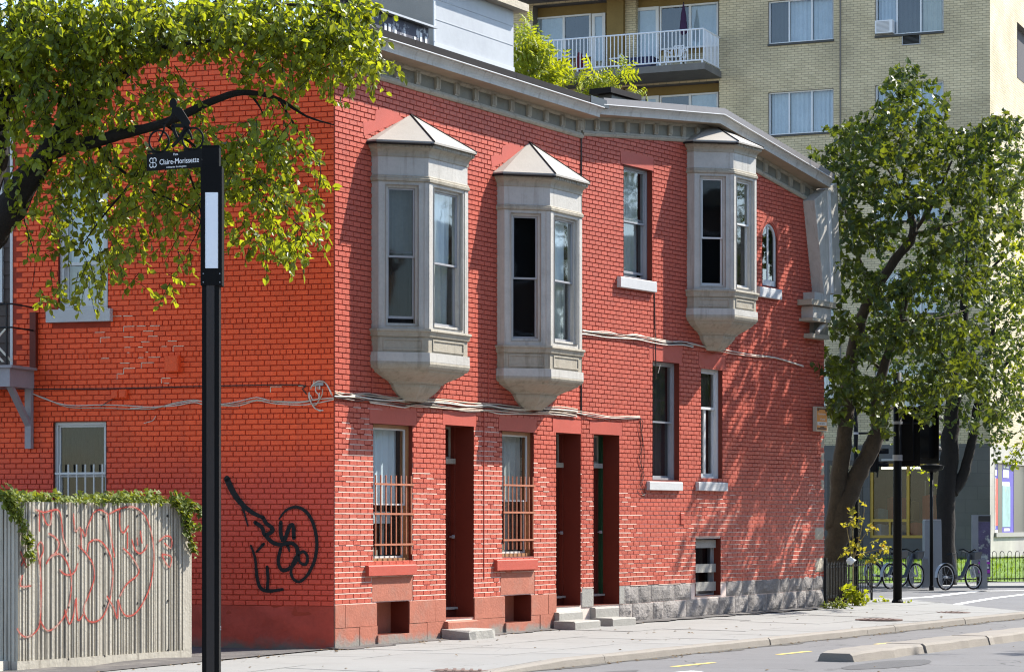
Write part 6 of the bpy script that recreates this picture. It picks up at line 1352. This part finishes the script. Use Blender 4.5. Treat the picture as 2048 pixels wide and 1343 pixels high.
while u < ue_p:
    w_ = rr.uniform(.036, .058) if i % 3 else rr.uniform(.018, .028); gp = rr.choice((.008, .012, .018, .022)); e = min(u+w_, ue_p)
    mb = MB(); mb.cur = rr.random(); d_ = rr.uniform(.012, .026); mb.loft([[FC.W(a, n, z) for a, n in ((u, -.06), (u+.004, d_-.003), (u+.009, d_), (e-.009, d_), (e-.004, d_-.003), (e, -.06))] for z in (.152, zt-.001+rr.uniform(-.006, .0))], cap0=True, cap1=True); mb.build('concrete_rib', M_pc, pn, rnd=True)
    u = e+gp; i += 1
print('ribs', i)
# shaded return wall to the left, ribs too
mb = MB(); mb.box(FCL, -dl, -.005, -.3, -.03, .0, zt-.03); mb.build('return_wall', M_pc, pn, rnd=True)
u = -.02
for i in range(40):
    w_ = rr.uniform(.03, .055); mb = MB(); mb.cur = rr.random(); mb.box(FCL, u-w_, u, -.035, rr.uniform(-.01, .0), .03, zt-.01); mb.build('concrete_rib', M_pc, pn, rnd=True); u -= w_+.015
mb = MB(); mb.box(FCL, -dl, -.1, .0, .35, .0, .16); mb.build('kerb_block', M_conc, pn)
for x, y in ((213, 430), (393, 430), (610, 435), (803, 432), (980, 432), (398, 660), (615, 652), (803, 650), (402, 965), (612, 955), (806, 940), (985, 925), (400, 1268), (612, 1250), (985, 1215)):
    u, z = FC.pix(x/2.92, y/2.92+883, .03); mb = MB(); mb.tube([FC.W(u, .02, z), FC.W(u, .0305, z)], .016, 8); mb.build('tie_hole', M_dark, pn)
RS = [[(100, 1090), (130, 1130), (170, 1135), (215, 1100), (235, 1040), (240, 850), (235, 700), (252, 640), (250, 600), (235, 585), (220, 620), (235, 720)],
      [(235, 1040), (260, 1085), (290, 1100), (340, 1065), (390, 990), (415, 880), (415, 780), (390, 700), (350, 655), (300, 670), (270, 710)], [(285, 535), (320, 555), (345, 590), (330, 640), (300, 665)], [(350, 745), (375, 770), (415, 775), (440, 750), (455, 710)],
      [(380, 980), (405, 1060), (430, 1010), (445, 910), (455, 1040), (490, 1000)], [(460, 605), (510, 660), (545, 720), (550, 800), (520, 890), (490, 970), (510, 1035), (550, 1050), (600, 1020), (640, 930), (655, 840), (660, 740), (640, 650), (600, 590), (560, 570), (520, 590), (510, 640)],
      [(625, 900), (660, 960), (685, 1030), (690, 960), (690, 920), (710, 980), (740, 1015), (790, 1000), (840, 930), (880, 830), (900, 680), (890, 560), (870, 480), (840, 420), (780, 380), (700, 390), (640, 420)], [(720, 620), (770, 670), (810, 740), (800, 780), (740, 830), (700, 900)],
      [(700, 400), (700, 490), (720, 530), (750, 490)], [(745, 530), (745, 620)], [(770, 570), (790, 630), (820, 650), (850, 625), (860, 600)], [(800, 560), (805, 600)], [(820, 520), (830, 590)], [(930, 580), (965, 550), (1000, 560), (1000, 620), (960, 590)], [(945, 655), (1000, 670), (990, 730), (960, 690), (945, 655)],
      [(205, 395), (260, 410), (300, 400), (350, 410), (370, 560), (400, 640)], [(230, 400), (230, 520)], [(250, 420), (270, 475), (295, 480), (300, 410)], [(430, 420), (440, 520), (470, 500), (475, 610)], [(480, 510), (500, 550), (510, 500), (540, 430)], [(630, 420), (650, 560), (670, 670)], [(120, 640), (155, 730)], [(155, 660), (125, 720)], [(130, 780), (120, 840), (180, 840)], [(540, 420), (580, 395), (630, 420)]]
for i, l in enumerate(RS): stroke(FC, l, 8, .0285+.0003*i, M_sprayr, pn)
# ---------------------------------------------------------------- foliage
def leaf_ovate(mb, p, d, n, L, wf=.34):
    d = d.normalized(); s = d.cross(n)
    if s.length < 1e-4: s = d.cross(Vector((0, 0, 1)))
    s.normalize(); n = s.cross(d); w = L*wf; f = n*(w*.35)
    a, b, c, e = p, p+d*L*.33-f*.4, p+d*L*.68-f*.4-n*L*.04, p+d*L-n*L*.12
    mb.faces([a, b, c, e, b+s*w+f, c+s*w*.82+f, b-s*w+f, c-s*w*.82+f], [(0, 4, 1), (1, 4, 5, 2), (2, 5, 3), (0, 1, 6), (1, 2, 7, 6), (2, 3, 7)])
MAPLE = [(0, 0), (.10, .22), (.06, .45), (.28, .42), (.34, .50), (.46, .30), (.58, .40), (.62, .20), (.80, .12), (1.0, 0)]
def leaf_maple(mb, p, d, n, L):
    d = d.normalized(); s = d.cross(n)
    if s.length < 1e-4: s = d.cross(Vector((0, 0, 1)))
    s.normalize(); n = s.cross(d); f = n*L*.25
    mb.face([p+d*x*L+s*y*L+f*y*1.2-n*x*x*L*.15 for x, y in MAPLE]); mb.face([p+d*x*L-s*y*L+f*y*1.2-n*x*x*L*.15 for x, y in MAPLE])
def leaf_simple(mb, p, d, n, L, wf=.4):
    d = d.normalized(); s = d.cross(n)
    if s.length < 1e-4: s = d.cross(Vector((0, 0, 1)))
    s.normalize(); n = s.cross(d); w = L*wf
    mb.faces([p, p+d*L*.45+s*w-n*w*.2, p+d*L-n*L*.1, p+d*L*.45-s*w-n*w*.2, p+d*L*.5+n*w*.25], [(0, 1, 4), (1, 2, 4), (2, 3, 4), (3, 0, 4)])
def rvec(r): 
    while True:
        v = Vector((r.uniform(-1, 1), r.uniform(-1, 1), r.uniform(-1, 1)))
        if .05 < v.length < 1: return v.normalized()
def foliage(clusters, r, leaf, L, per, droop=.6, tw_len=.4, keep=0, twig_r=.004, depth_first=False):
    """clusters: (px,py,rx,ry,Y,dY,count) ellipses of twigs carrying leaves; returns (leaves mesh, twigs mesh, kept list)"""
    lm, tm, kept = MB(), MB(), []
    for cx, cy, rx, ry, Y, dY, cnt in clusters:
        nt = max(1, int(cnt/per)); c0_ = P(cx, cy, Y)
        for _ in range(nt):
            while True:
                a, b_, c_ = r.uniform(-1, 1), r.uniform(-1, 1), r.uniform(-1, 1)
                if a*a+b_*b_+c_*c_ < 1: break
            st_ = P(cx+a*rx, cy+b_*ry, Y+c_*dY); out = (st_-c0_); dirv = (rvec(r)*.8+Vector((0, 0, -droop))+(out.normalized()*.5 if out.length > .01 else Vector((0, 0, 0)))).normalized()
            ln = tw_len*r.uniform(.6, 1.3); pts_ = [st_-dirv*ln*.3, st_+dirv*ln*.4, st_+dirv*ln+Vector((0, 0, -.1*ln*droop))]
            tm.tube(pts_, [twig_r*1.5, twig_r, twig_r*.6], 3, cap=False)
            for k in range(per):
                t = (k+r.random()*.6)/per; p_ = pts_[0].lerp(pts_[1], min(1, t*2)) if t < .5 else pts_[1].lerp(pts_[2], t*2-1)
                side = rvec(r); d = (dirv*.5+side*.9+Vector((0, 0, -droop*.6))).normalized(); n = (rvec(r)*.9+Vector((0, 0, .8)))
                lm.cur = r.random(); ll = L*r.uniform(.65, 1.2)
                if keep and len(kept) < keep and r.random() < .06: kept.append((p_, d, n, ll))
                else: leaf(lm, p_, d, n, ll)
    return lm, tm, kept
M_bark = mat('grey_brown_bark', (.055, .042, .030), .95, .35, 6, 1.0, 18); M_barkd = mat('dark_bark', (.013, .0105, .0085), .98, .35, 6, 1.0, 18)
M_leafE = mat('elm_leaf', (.165, .21, .022), .38, .6, 3, attr=.9, translucent=.55, col2=(.07, .115, .02), mix2=(1.1, .5, .66, .6), spec=.4)
M_leafM = mat('maple_leaf', (.072, .10, .016), .45, .55, 2, attr=.9, translucent=.42, col2=(.022, .045, .014), mix2=(.9, .46, .62, .8), spec=.4)
M_leafD = mat('far_tree_leaf', (.06, .092, .026), .55, .35, 2, attr=.9, translucent=.42, spec=.4)
M_leafY = mat('yellow_green_leaf', (.21, .26, .025), .55, .25, 3, attr=.8, translucent=.5)
M_leafI = mat('ivy_leaf', (.13, .17, .03), .55, .3, 3, attr=.9, translucent=.4)
def single_leaf(o_parent, kept, leaf, m_, nm='leaf'):
    me = None
    lib_ = []
    for s_ in range(4):
        mb = MB(); mb.cur = .2+.2*s_; leaf(mb, Vector((0, 0, 0)), Vector((1, 0, 0)), Vector((0, .1*s_, 1)), 1.0); me = bpy.data.meshes.new(nm); me.from_pydata(mb.v, [], mb.f); me.materials.append(m_); a = me.attributes.new('rnd', 'FLOAT', 'FACE'); a.data.foreach_set('value', mb.r); lib_.append(me)
    for i, (p_, d, n, ll) in enumerate(kept):
        d = d.normalized(); s = d.cross(n).normalized(); n2 = s.cross(d)
        o = bpy.data.objects.new(nm, lib_[i % 4]); COL.objects.link(o); o.parent = o_parent
        M = Matrix(((d.x, -s.x, n2.x, 0), (d.y, -s.y, n2.y, 0), (d.z, -s.z, n2.z, 0), (0, 0, 0, 1)))
        o.matrix_local = Matrix.Translation(p_-ORG[o_parent.name]) @ M @ Matrix.Scale(ll, 4)
def limb(pts, rads, nm, m_, parent, r, seg=9, k=4):
    q = smooth_path([(*p, rd) for p, rd in zip(pts, rads)], k); mb = MB(); pp = []; rr_ = []
    for x, y, z, rd in q: pp.append(Vector((x+r.uniform(-1, 1)*rd*.12, y+r.uniform(-1, 1)*rd*.12, z+r.uniform(-1, 1)*rd*.08))); rr_.append(rd*r.uniform(.93, 1.07))
    mb.tube(pp, rr_, seg); return mb.build(nm, m_, parent, smooth=True)

# ---- the tree whose branches hang in from the left
r = random.Random(21); YT = 32.2
base = Vector((P(-190, 1045, YT).x, YT, .05)); tree = thing('elm_tree', base, 'elm tree spreading sunlit leafy branches over the orange side wall', 'tree')
tk = limb([base, P(-170, 1000, YT), P(-140, 800, YT), P(-95, 620, YT), P(-70, 520, YT)], [.40, .36, .33, .31, .30], 'trunk', M_barkd, tree, r, 12)
limb([P(-80, 560, YT), P(-20, 460, YT-.1), P(35, 395, YT-.2), P(75, 330, YT-.3), P(112, 298, YT-.4), P(190, 283, YT-.5), P(255, 264, YT-.6), P(330, 246, YT-.6), P(440, 196, YT-.5), P(500, 185, YT-.4), P(560, 200, YT-.3), P(612, 232, YT-.2), P(668, 250, YT-.1)], [.30, .25, .19, .15, .105, .085, .07, .058, .048, .036, .026, .016, .008], 'limb', M_barkd, tree, r)
limb([P(-75, 540, YT), P(-30, 350, YT+.2), P(0, 200, YT+.3), P(40, 60, YT+.3), P(75, -40, YT+.3)], [.30, .24, .20, .17, .14], 'limb', M_barkd, tree, r)
limb([P(95, 305, YT-.4), P(140, 235, YT), P(210, 175, YT+.3), P(265, 130, YT+.5), P(325, 92, YT+.7), P(420, 20, YT+.9), P(500, -50, YT+1)], [.13, .11, .10, .095, .09, .06, .04], 'limb', M_barkd, tree, r)
for pts_, rd in (([(325, 95), (430, 80), (540, 60), (640, 70), (730, 120)], .03), ([(420, 25), (560, 10), (660, 20), (745, 90)], .03), ([(500, 186), (520, 215), (530, 240)], .02), ([(190, 283), (230, 330), (300, 380), (380, 420), (430, 480)], .025), ([(330, 248), (400, 300), (480, 360), (560, 420), (630, 480)], .022), ([(300, 320), (250, 380), (200, 440), (150, 510)], .022), ([(380, 350), (395, 400), (400, 450), (352, 540)], .015), ([(560, 200), (600, 270), (640, 330), (632, 410)], .014), ([(60, 350), (45, 420), (70, 520), (60, 590)], .014), ([(40, 60), (150, 90), (260, 60), (380, 40)], .04), ([(0, 200), (80, 180), (180, 130)], .03)):
    limb([P(x, y, YT-.3+r.uniform(-.3, .3)) for x, y in pts_], [rd*(1-.8*i/(len(pts_)-1)) for i in range(len(pts_))], 'branch', M_barkd, tree, r, 6)
CL = [(60, 60, 120, 90, 1500), (200, 50, 110, 70, 1000), (340, 40, 100, 60, 850), (470, 40, 100, 55, 850), (590, 45, 90, 60, 700), (680, 60, 70, 55, 480), (730, 110, 38, 55, 230), (560, 110, 70, 35, 260), (650, 130, 45, 30, 150),
      (40, 180, 90, 90, 950), (130, 170, 80, 70, 600), (200, 130, 60, 50, 300), (60, 300, 70, 60, 260), (160, 250, 70, 40, 330), (250, 215, 60, 40, 260), (330, 165, 45, 35, 150), (20, 390, 30, 40, 60), (380, 205, 40, 25, 130),
      (140, 330, 70, 50, 320), (230, 330, 80, 50, 420), (330, 320, 70, 50, 380), (420, 300, 70, 50, 380), (500, 280, 60, 50, 330), (570, 290, 60, 50, 260), (560, 380, 70, 50, 360), (470, 380, 70, 50, 380), (380, 400, 60, 45, 280), (290, 400, 70, 45, 330), (200, 410, 70, 45, 280), (110, 420, 50, 50, 170),
      (620, 460, 45, 45, 200), (590, 500, 35, 20, 80), (530, 460, 55, 40, 220), (640, 330, 18, 50, 60), (610, 170, 35, 30, 70), (250, 480, 50, 40, 170), (170, 500, 50, 45, 130), (200, 545, 55, 30, 120), (110, 570, 35, 30, 60), (345, 560, 22, 28, 40), (375, 510, 25, 20, 35), (75, 600, 15, 25, 22), (60, 470, 20, 50, 40), (430, 460, 25, 40, 60), (330, 470, 30, 25, 40), (545, 205, 35, 25, 70), (470, 150, 30, 30, 40), (700, 20, 60, 25, 260), (270, 560, 20, 20, 25), (655, 205, 20, 15, 14)]
lm, tm, kept = foliage([(a, b, c, d, YT-.3, .95, int(n*(1.25 if b < 140 else .78))) for a, b, c, d, n in CL], r, leaf_ovate, .114, 8, .75, .34, keep=300)
tag(lm.build('crown', M_leafE, tree, rnd=True), kind='stuff'); tag(tm.build('twigs', M_barkd, tree), kind='stuff'); single_leaf(tree, kept, leaf_ovate, M_leafE)

# ---- maple at the corner of the house
r = random.Random(33); YM = 55.0
YM = 51.6; base = Vector((P(1668, 1045, YM).x, YM, .2)); mp = thing('maple_tree', base, 'leaning maple growing at the corner of the red house', 'tree'); k_ = YM/FPX
limb([base+Vector((0, 0, -.1)), P(1668, 1130, YM), P(1676, 1070, YM), P(1690, 1010, YM), P(1712, 955, YM), P(1738, 905, YM), P(1752, 872, YM), P(1757, 845, YM), P(1752, 815, YM), P(1765, 740, YM), P(1800, 640, YM), P(1825, 560, YM)], [.30, .26, .245, .225, .20, .18, .16, .135, .115, .10, .08, .05], 'trunk', M_bark, mp, r, 12)
limb([P(1670, 1060, YM), P(1676, 980, YM), P(1688, 890, YM), P(1693, 825, YM), P(1702, 725, YM), P(1722, 640, YM), P(1745, 590, YM), P(1790, 520, YM), P(1826, 468, YM), P(1815, 400, YM), P(1803, 300, YM), P(1798, 210, YM)], [.19, .18, .17, .155, .13, .12, .11, .10, .09, .06, .04, .015], 'limb', M_bark, mp, r)
for pts_, rd in (([(1745, 590), (1720, 520), (1695, 440), (1680, 370)], .05), ([(1826, 468), (1870, 400), (1900, 330), (1930, 270)], .05), ([(1826, 468), (1900, 450), (1970, 420)], .045), ([(1765, 740), (1720, 700), (1690, 640)], .035), ([(1702, 725), (1670, 730), (1645, 750)], .03), ([(1800, 640), (1860, 640), (1930, 620)], .04), ([(1815, 400), (1770, 330), (1740, 280)], .03), ([(1757, 845), (1800, 800), (1850, 780)], .04)):
    limb([P(x, y, YM+r.uniform(-.6, .6)) for x, y in pts_], [rd*(1-.8*i/(len(pts_)-1)) for i in range(len(pts_))], 'branch', M_bark, mp, r, 6)
CM = [(1812, 165, 45, 45, 190), (1775, 225, 55, 40, 200), (1850, 235, 55, 45, 220), (1710, 270, 55, 45, 230), (1790, 300, 70, 50, 330), (1880, 300, 60, 50, 260), (1955, 270, 60, 45, 230), (2010, 250, 40, 30, 110), (1660, 320, 50, 20, 90), (1700, 350, 60, 45, 260), (1780, 380, 60, 45, 260), (1870, 390, 70, 50, 330), (1950, 360, 70, 50, 300), (2020, 350, 40, 50, 170),
      (1690, 440, 40, 50, 190), (1750, 460, 60, 45, 240), (1900, 480, 70, 45, 280), (1980, 450, 60, 50, 230), (1680, 530, 35, 35, 120), (1730, 560, 50, 40, 180), (1850, 560, 70, 40, 260), (1780, 590, 50, 35, 150), (1940, 560, 50, 45, 160), (1690, 640, 35, 35, 130), (1750, 670, 60, 35, 210), (1830, 660, 60, 40, 230), (1920, 660, 60, 45, 210), (1670, 735, 45, 35, 150), (1720, 780, 60, 40, 230), (1800, 770, 70, 40, 280), (1880, 750, 60, 45, 210), (1960, 740, 50, 50, 160), (1960, 820, 50, 25, 60), (1680, 810, 40, 22, 70), (1760, 825, 40, 18, 60), (1830, 820, 45, 18, 60), (1693, 870, 12, 28, 22), (1640, 690, 15, 20, 14), (1635, 760, 14, 18, 14)]
lm, tm, kept = foliage([(a, b, c*.86, d*.86, YM-1.3, 2.4, int(n*1.08)) for a, b, c, d, n in CM], r, leaf_maple, .165, 8, .45, .42, keep=300, twig_r=.005)
tag(lm.build('crown', M_leafM, mp, rnd=True), kind='stuff'); tag(tm.build('twigs', M_bark, mp), kind='stuff'); single_leaf(mp, kept, leaf_maple, M_leafM)

# ---- dark tree by the bicycle docks
r = random.Random(44); base = PG(1893, 1168, .06); YD = base.y; dt = thing('locust_tree', base, 'dark forked street tree rising behind the docked bicycle', 'tree')
limb([base+Vector((0, 0, -.1)), P(1893, 1090, YD), P(1892, 1000, YD), P(1897, 920, YD), P(1904, 830, YD), P(1915, 740, YD), P(1930, 600, YD), P(1940, 480, YD)], [.34, .29, .27, .27, .24, .2, .13, .06], 'trunk', M_barkd, dt, r, 11)
limb([P(1903, 985, YD), P(1925, 950, YD), P(1940, 900, YD), P(1950, 840, YD), P(1965, 760, YD), P(1990, 640, YD)], [.2, .17, .15, .13, .11, .05], 'limb', M_barkd, dt, r)
for pts_ in ([(1915, 740), (1870, 700), (1820, 690)], [(1930, 600), (1980, 540), (2020, 500)], [(1965, 760), (2010, 730), (2040, 700)]):
    limb([P(x, y, YD) for x, y in pts_], [.08, .05, .015], 'branch', M_barkd, dt, r, 6)
CD = [(1860, 640, 90, 70, 600), (1950, 560, 80, 80, 600), (2010, 520, 70, 90, 560), (1900, 740, 90, 60, 520), (1990, 700, 80, 80, 640), (1830, 760, 70, 50, 330), (1960, 800, 70, 45, 360), (2020, 800, 60, 60, 360), (1780, 700, 60, 50, 260), (2030, 640, 40, 80, 300), (1800, 560, 60, 60, 260), (1850, 480, 70, 60, 260), (1740, 640, 50, 60, 180), (1870, 830, 50, 20, 90), (2000, 870, 50, 30, 90), (1720, 760, 40, 40, 120), (2030, 420, 40, 60, 220), (2005, 300, 45, 50, 230), (1985, 390, 60, 50, 280), (2030, 340, 40, 60, 240), (1940, 450, 60, 50, 220), (2040, 260, 25, 30, 90)]
lm, tm, kept = foliage([(a, b, c, d, YD-1.0, 3.0, n) for a, b, c, d, n in CD], r, leaf_simple, .17, 9, .4, .6, twig_r=.006)
tag(lm.build('crown', M_leafD, dt, rnd=True), kind='stuff'); tag(tm.build('twigs', M_barkd, dt), kind='stuff')
# ---- lighter tree behind it at the right
r = random.Random(45); base = Vector((P(2075, 1045, 76).x, 76, .3)); yt = thing('pale_tree', base, 'yellow-green tree at the edge beyond the dark street tree', 'tree')
limb([base, P(2075, 900, 76), P(2060, 700, 76), P(2050, 560, 76)], [.22, .2, .14, .05], 'trunk', M_bark, yt, r)
lm, tm, kept = foliage([(a, b, c, d, 76, 1.2, n) for a, b, c, d, n in ((2035, 570, 28, 55, 300), (2042, 760, 22, 80, 240), (2040, 900, 20, 30, 80), (2030, 480, 20, 30, 80), (1832, 870, 30, 45, 150), (1858, 930, 12, 25, 30))], r, leaf_simple, .17, 8, .4, .5, twig_r=.005)
tag(lm.build('crown', M_leafY, yt, rnd=True), kind='stuff'); tag(tm.build('twigs', M_bark, yt), kind='stuff')
# ---- shrubs showing above the roof edge
def leaflet_spray(mb, p, d, n, L):
    d = d.normalized(); s = d.cross(n).normalized(); nn = s.cross(d)
    for i in range(4):
        for sg_ in (-1, 1):
            q = p+d*L*(.15+.22*i); leaf_simple(mb, q, (s*sg_+d*.5-nn*.25), nn, L*.42, .2)
def shrub(cl, seed, label, stems, Ln, Y):
    r = random.Random(seed); base = P(*stems[0][0], Y); o = thing('roof_shrub', base, label, 'shrub', 'shrubs behind the roof edge')
    for st_ in stems: limb([P(x, y, Y) for x, y in st_], [.02*(1-.7*i/(len(st_)-1)) for i in range(len(st_))], 'stem', M_bark, o, r, 5)
    lm, tm, _ = foliage([(a, b, c, d, Y, .4, n) for a, b, c, d, n in cl], r, leaflet_spray, Ln, 4, -.1, .25)
    tag(lm.build('leaves', M_leafY, o, rnd=True), kind='stuff')
YR = FA.W(FA.U(1060, -2.2), -2.2, 0).y
shrub([(1055, 80, 28, 30, 60), (1060, 120, 35, 35, 80), (1085, 150, 40, 25, 70), (1045, 160, 20, 25, 40), (1105, 165, 25, 12, 24)], 51, 'tall yellow-green shrub beside the pale rooftop shed', [[(1052, 200), (1055, 130), (1058, 75)], [(1060, 200), (1080, 150), (1095, 140)]], .34, YR)
YR2 = FB.W(FB.U(1200, -1.6), -1.6, 0).y
shrub([(1155, 172, 25, 14, 30)], 52, 'low yellow-green shrub where the dark roof edge ends', [[(1150, 215), (1152, 185), (1156, 165)]], .28, YR2)
shrub([(1195, 165, 22, 20, 30), (1225, 150, 22, 18, 26), (1228, 170, 25, 15, 24)], 53, 'feathery yellow-green shrub just before the brown roof vent', [[(1200, 215), (1205, 180), (1225, 150)], [(1200, 215), (1195, 170)]], .28, YR2)
shrub([(1293, 182, 10, 12, 9)], 54, 'small yellow-green sprig behind the brown roof vent', [[(1292, 215), (1293, 180)]], .22, YR2+1.0)

# ---- ivy on the planter
r = random.Random(61); iv = thing('ivy', FC.W(0, -.2, zt), 'ivy cushion spilling over the rim of the ribbed planter', 'ivy'); lm = MB(); tm = MB()
def ivleaf(p_, out):
    lm.cur = r.random(); d = (rvec(r)*.7+Vector((0, 0, -.35))+out*.5).normalized(); leaf_maple(lm, p_, d, rvec(r)*.6+Vector((FC.n.x, FC.n.y, .9)), r.uniform(.05, .085))
nv = Vector((FC.n.x, FC.n.y, 0))
for i in range(1500):
    u = r.uniform(-.05, LC+.05); n = r.uniform(-.75, .06); hgt = .10+.05*sin(u*3.3)+.04*sin(u*7.1+1)
    if .95 < u < 1.35 and r.random() < .75: hgt *= .3
    ivleaf(FC.W(u, n, zt+r.uniform(-.01, max(.02, hgt))), nv)
def trail(pts, dens, spread):
    q = smooth_path(pts, 6); tm.tube([FC.W(u, n, z) for u, n, z in q], .006, 4)
    for u, n, z in q:
        for _ in range(dens): ivleaf(FC.W(u+r.gauss(0, spread), n+abs(r.gauss(0, .02))+.01, z+r.gauss(0, spread)), nv)
Zc = lambda x, y: FC.pix(x/2.92, y/2.92+883, .05)
for l, dn, sp_ in (([(20, 330), (60, 390), (110, 440), (130, 510), (160, 590), (170, 680)], 5, .045), ([(0, 300), (40, 350), (80, 400)], 9, .06), ([(1000, 330), (1050, 380), (1085, 450), (1100, 500)], 9, .055), ([(1060, 340), (1110, 370), (1150, 400), (1180, 410)], 6, .04), ([(1085, 480), (1130, 490), (1175, 485)], 2, .025), ([(1075, 530), (1105, 590), (1130, 630)], 4, .035)):
    trail([(*((lambda a: (a[0], .05, a[1]))(Zc(x, y))),) for x, y in l], dn, sp_)
tag(lm.build('leaves', M_leafI, iv, rnd=True), kind='stuff'); tm.build('runner', M_bark, iv)
# ---- weeds at the maple foot
def weed(cl, stems, Y, label, nm, L, m_, seed, leaf=leaf_maple, grp=None):
    r = random.Random(seed); b_ = P(*stems[0][0], Y); o = thing(nm, b_, label, 'plant', grp)
    for st_ in stems: limb([P(x, y, Y+r.uniform(-.1, .1)) for x, y in st_], [.012, .009]+[.004]*(len(st_)-2) if len(st_) > 2 else [.012, .005], 'stem', mat('dry_stem', (.25, .19, .08), .8, .2, 5), o, r, 5)
    lm, tm, _ = foliage([(a, b, c, d, Y, .2, n) for a, b, c, d, n in cl], r, leaf, L, 3, .1, .12); tag(lm.build('leaves', m_, o, rnd=True), kind='stuff')
    return o
YF = f1.y+.35
M_dry = mat('dry_yellow_leaf', (.27, .27, .05), .6, .35, 3, attr=.8, translucent=.4, col2=(.35, .13, .03), mix2=(3, .55, .65, .8))
weed([(1704, 1020, 10, 14, 12), (1706, 1045, 14, 14, 15), (1695, 1050, 10, 8, 9), (1722, 1035, 8, 8, 6), (1735, 1057, 14, 6, 12), (1730, 1003, 6, 4, 5), (1720, 1095, 22, 14, 33), (1690, 1100, 12, 10, 15), (1742, 1082, 6, 6, 6), (1768, 1094, 12, 8, 24), (1745, 1115, 14, 6, 15)], [[(1706, 1180), (1706, 1100), (1705, 1010)], [(1706, 1130), (1698, 1080), (1692, 1045)], [(1707, 1120), (1722, 1060), (1731, 1003)], [(1707, 1110), (1725, 1075), (1742, 1056)], [(1710, 1110), (1735, 1103), (1765, 1095)]], YF, 'tall dry yellowing weed standing inside the small iron fence', 'weed', .10, M_dry, 71)
weed([(1700, 1185, 10, 20, 36), (1715, 1192, 22, 14, 42), (1725, 1200, 18, 8, 30)], [[(1705, 1212), (1702, 1185), (1698, 1170)], [(1710, 1212), (1722, 1195), (1732, 1188)]], f1.y-.25, 'bright yellow-green leafy weed growing through the small iron fence', 'weed', .13, M_leafY, 72)
weed([(1665, 1208, 16, 6, 90), (1685, 1206, 14, 7, 90)], [[(1665, 1214), (1660, 1204), (1656, 1200)], [(1685, 1214), (1688, 1203), (1692, 1200)]], f0.y-.3, 'low green weed tuft at the corner stones of the red house', 'weed', .07, M_leafI, 73, leaf_simple)
weed([(1765, 1203, 12, 5, 18), (1748, 1206, 8, 4, 9)], [[(1765, 1210), (1766, 1203), (1768, 1198)]], b1.y+.3, 'small yellow-green weed in the pavement before the thick pole', 'weed', .09, M_leafY, 74)
weed([(1815, 1206, 6, 3, 12)], [[(1814, 1210), (1815, 1206), (1817, 1203)]], b1.y+.1, 'tiny green weed at the kerb side of the thick pole', 'weed', .08, M_leafY, 75)

# ---------------------------------------------------------------- fallen leaves and grit
r = random.Random(91); lm = MB()
def scatter(u, n):
    p = FA.W(u, n, (zpave(u, n) if n < KN else 0)+.012); lm.cur = r.random(); a = r.uniform(0, 2*pi); leaf_simple(lm, p, Vector((cos(a), sin(a), r.uniform(-.05, .15))), Vector((r.uniform(-.3, .3), r.uniform(-.3, .3), 1)), r.uniform(.03, .075))
for _ in range(120): scatter(r.uniform(-6, 18), KN+.04+abs(r.gauss(0, .10)))
for _ in range(90): scatter(r.uniform(-7, 7), abs(r.gauss(.1, .15)))
for _ in range(70): scatter(r.uniform(-7, 17), r.uniform(.2, KN-.2))
for _ in range(40): scatter(r.uniform(-4, 18), KN+r.uniform(.2, 5))
tag(lm.build('fallen_leaves', mat('dry_brown_leaf', (.13, .085, .04), .9, .4, 6, attr=.8), rnd=True), 'dry brown leaves and scraps strewn over the pavement and gutter', 'leaves', kind='stuff')
# ---------------------------------------------------------------- unseen house rows and trees, added for pane reflections and light levels
FO = Frame(FA.W(44, 21, 0).xy, -FA.d); oh = thing('added_house_row', FO.W(0, 0, 0), 'unseen brick house row added across the street for reflections and less sky light', 'house row')
M_opp = brick_tex('brown_brick', (.22, .10, .07), (.18, .085, .06), (.2, .18, .16), .21, .075, .01)
mb = MB(); mb.box(FO, 0, 52, -8, 0, -.1, 10.5); uzbuild(mb, 'wall', M_opp, oh, FO)
mb = MB(); mb.box(FO, -.2, 52.2, -8.2, .35, 10.5, 10.9); mb.build('cornice', M_grey2, oh)
for i in range(13):
    for j in range(3):
        mb = MB(); mb.box(FO, 1.6+4*i, 2.9+4*i, -.05, .03, 1.3+3.3*j, 3.3+3.3*j); w_ = mb.build('window', M_wframe, oh)
        mb = MB(); mb.box(FO, 1.7+4*i, 2.8+4*i, .031, .036, 1.4+3.3*j, 3.2+3.3*j); mb.build('pane', M_dark, w_)
FK = Frame((30, -22), (-1, 0)); ok_ = thing('added_house_row', FK.W(0, 0, 0), 'unseen tan brick house row added behind the viewer for reflections and bounced light', 'house row')  # row added out of view to mirror and bounce light
M_opp2 = brick_tex('tan_brick', (.40, .26, .16), (.36, .23, .14), (.3, .27, .22), .21, .075, .01)
mb = MB(); mb.box(FK, 0, 70, -8, 0, -.1, 12.5); uzbuild(mb, 'wall', M_opp2, ok_, FK)
mb = MB(); mb.box(FK, -.2, 70.2, -8.2, .35, 12.5, 12.9); mb.build('cornice', M_grey2, ok_)
for i in range(17):
    for j in range(3):
        mb = MB(); mb.box(FK, 1.6+4*i, 2.9+4*i, -.05, .03, 1.3+3.6*j, 3.4+3.6*j); w_ = mb.build('window', M_wframe, ok_)
        mb = MB(); mb.box(FK, 1.7+4*i, 2.8+4*i, .031, .036, 1.4+3.6*j, 3.3+3.6*j); mb.build('pane', M_dark, w_)
for i, (u, n) in enumerate(((6, 16.5), (14, 16.2), (23, 16.8), (32, 16.3))):  # tree copies added out of view for reflections and fill
    c = copy_tree(dt); c.location = FA.W(u, n, .0); c.rotation_euler = (0, 0, 1.3*i); c['label'] = ('first', 'second', 'third', 'fourth')[i]+' unseen street tree added along the facing houses, counted from the corner with the planter'; c['group'] = 'added trees before the facing houses'
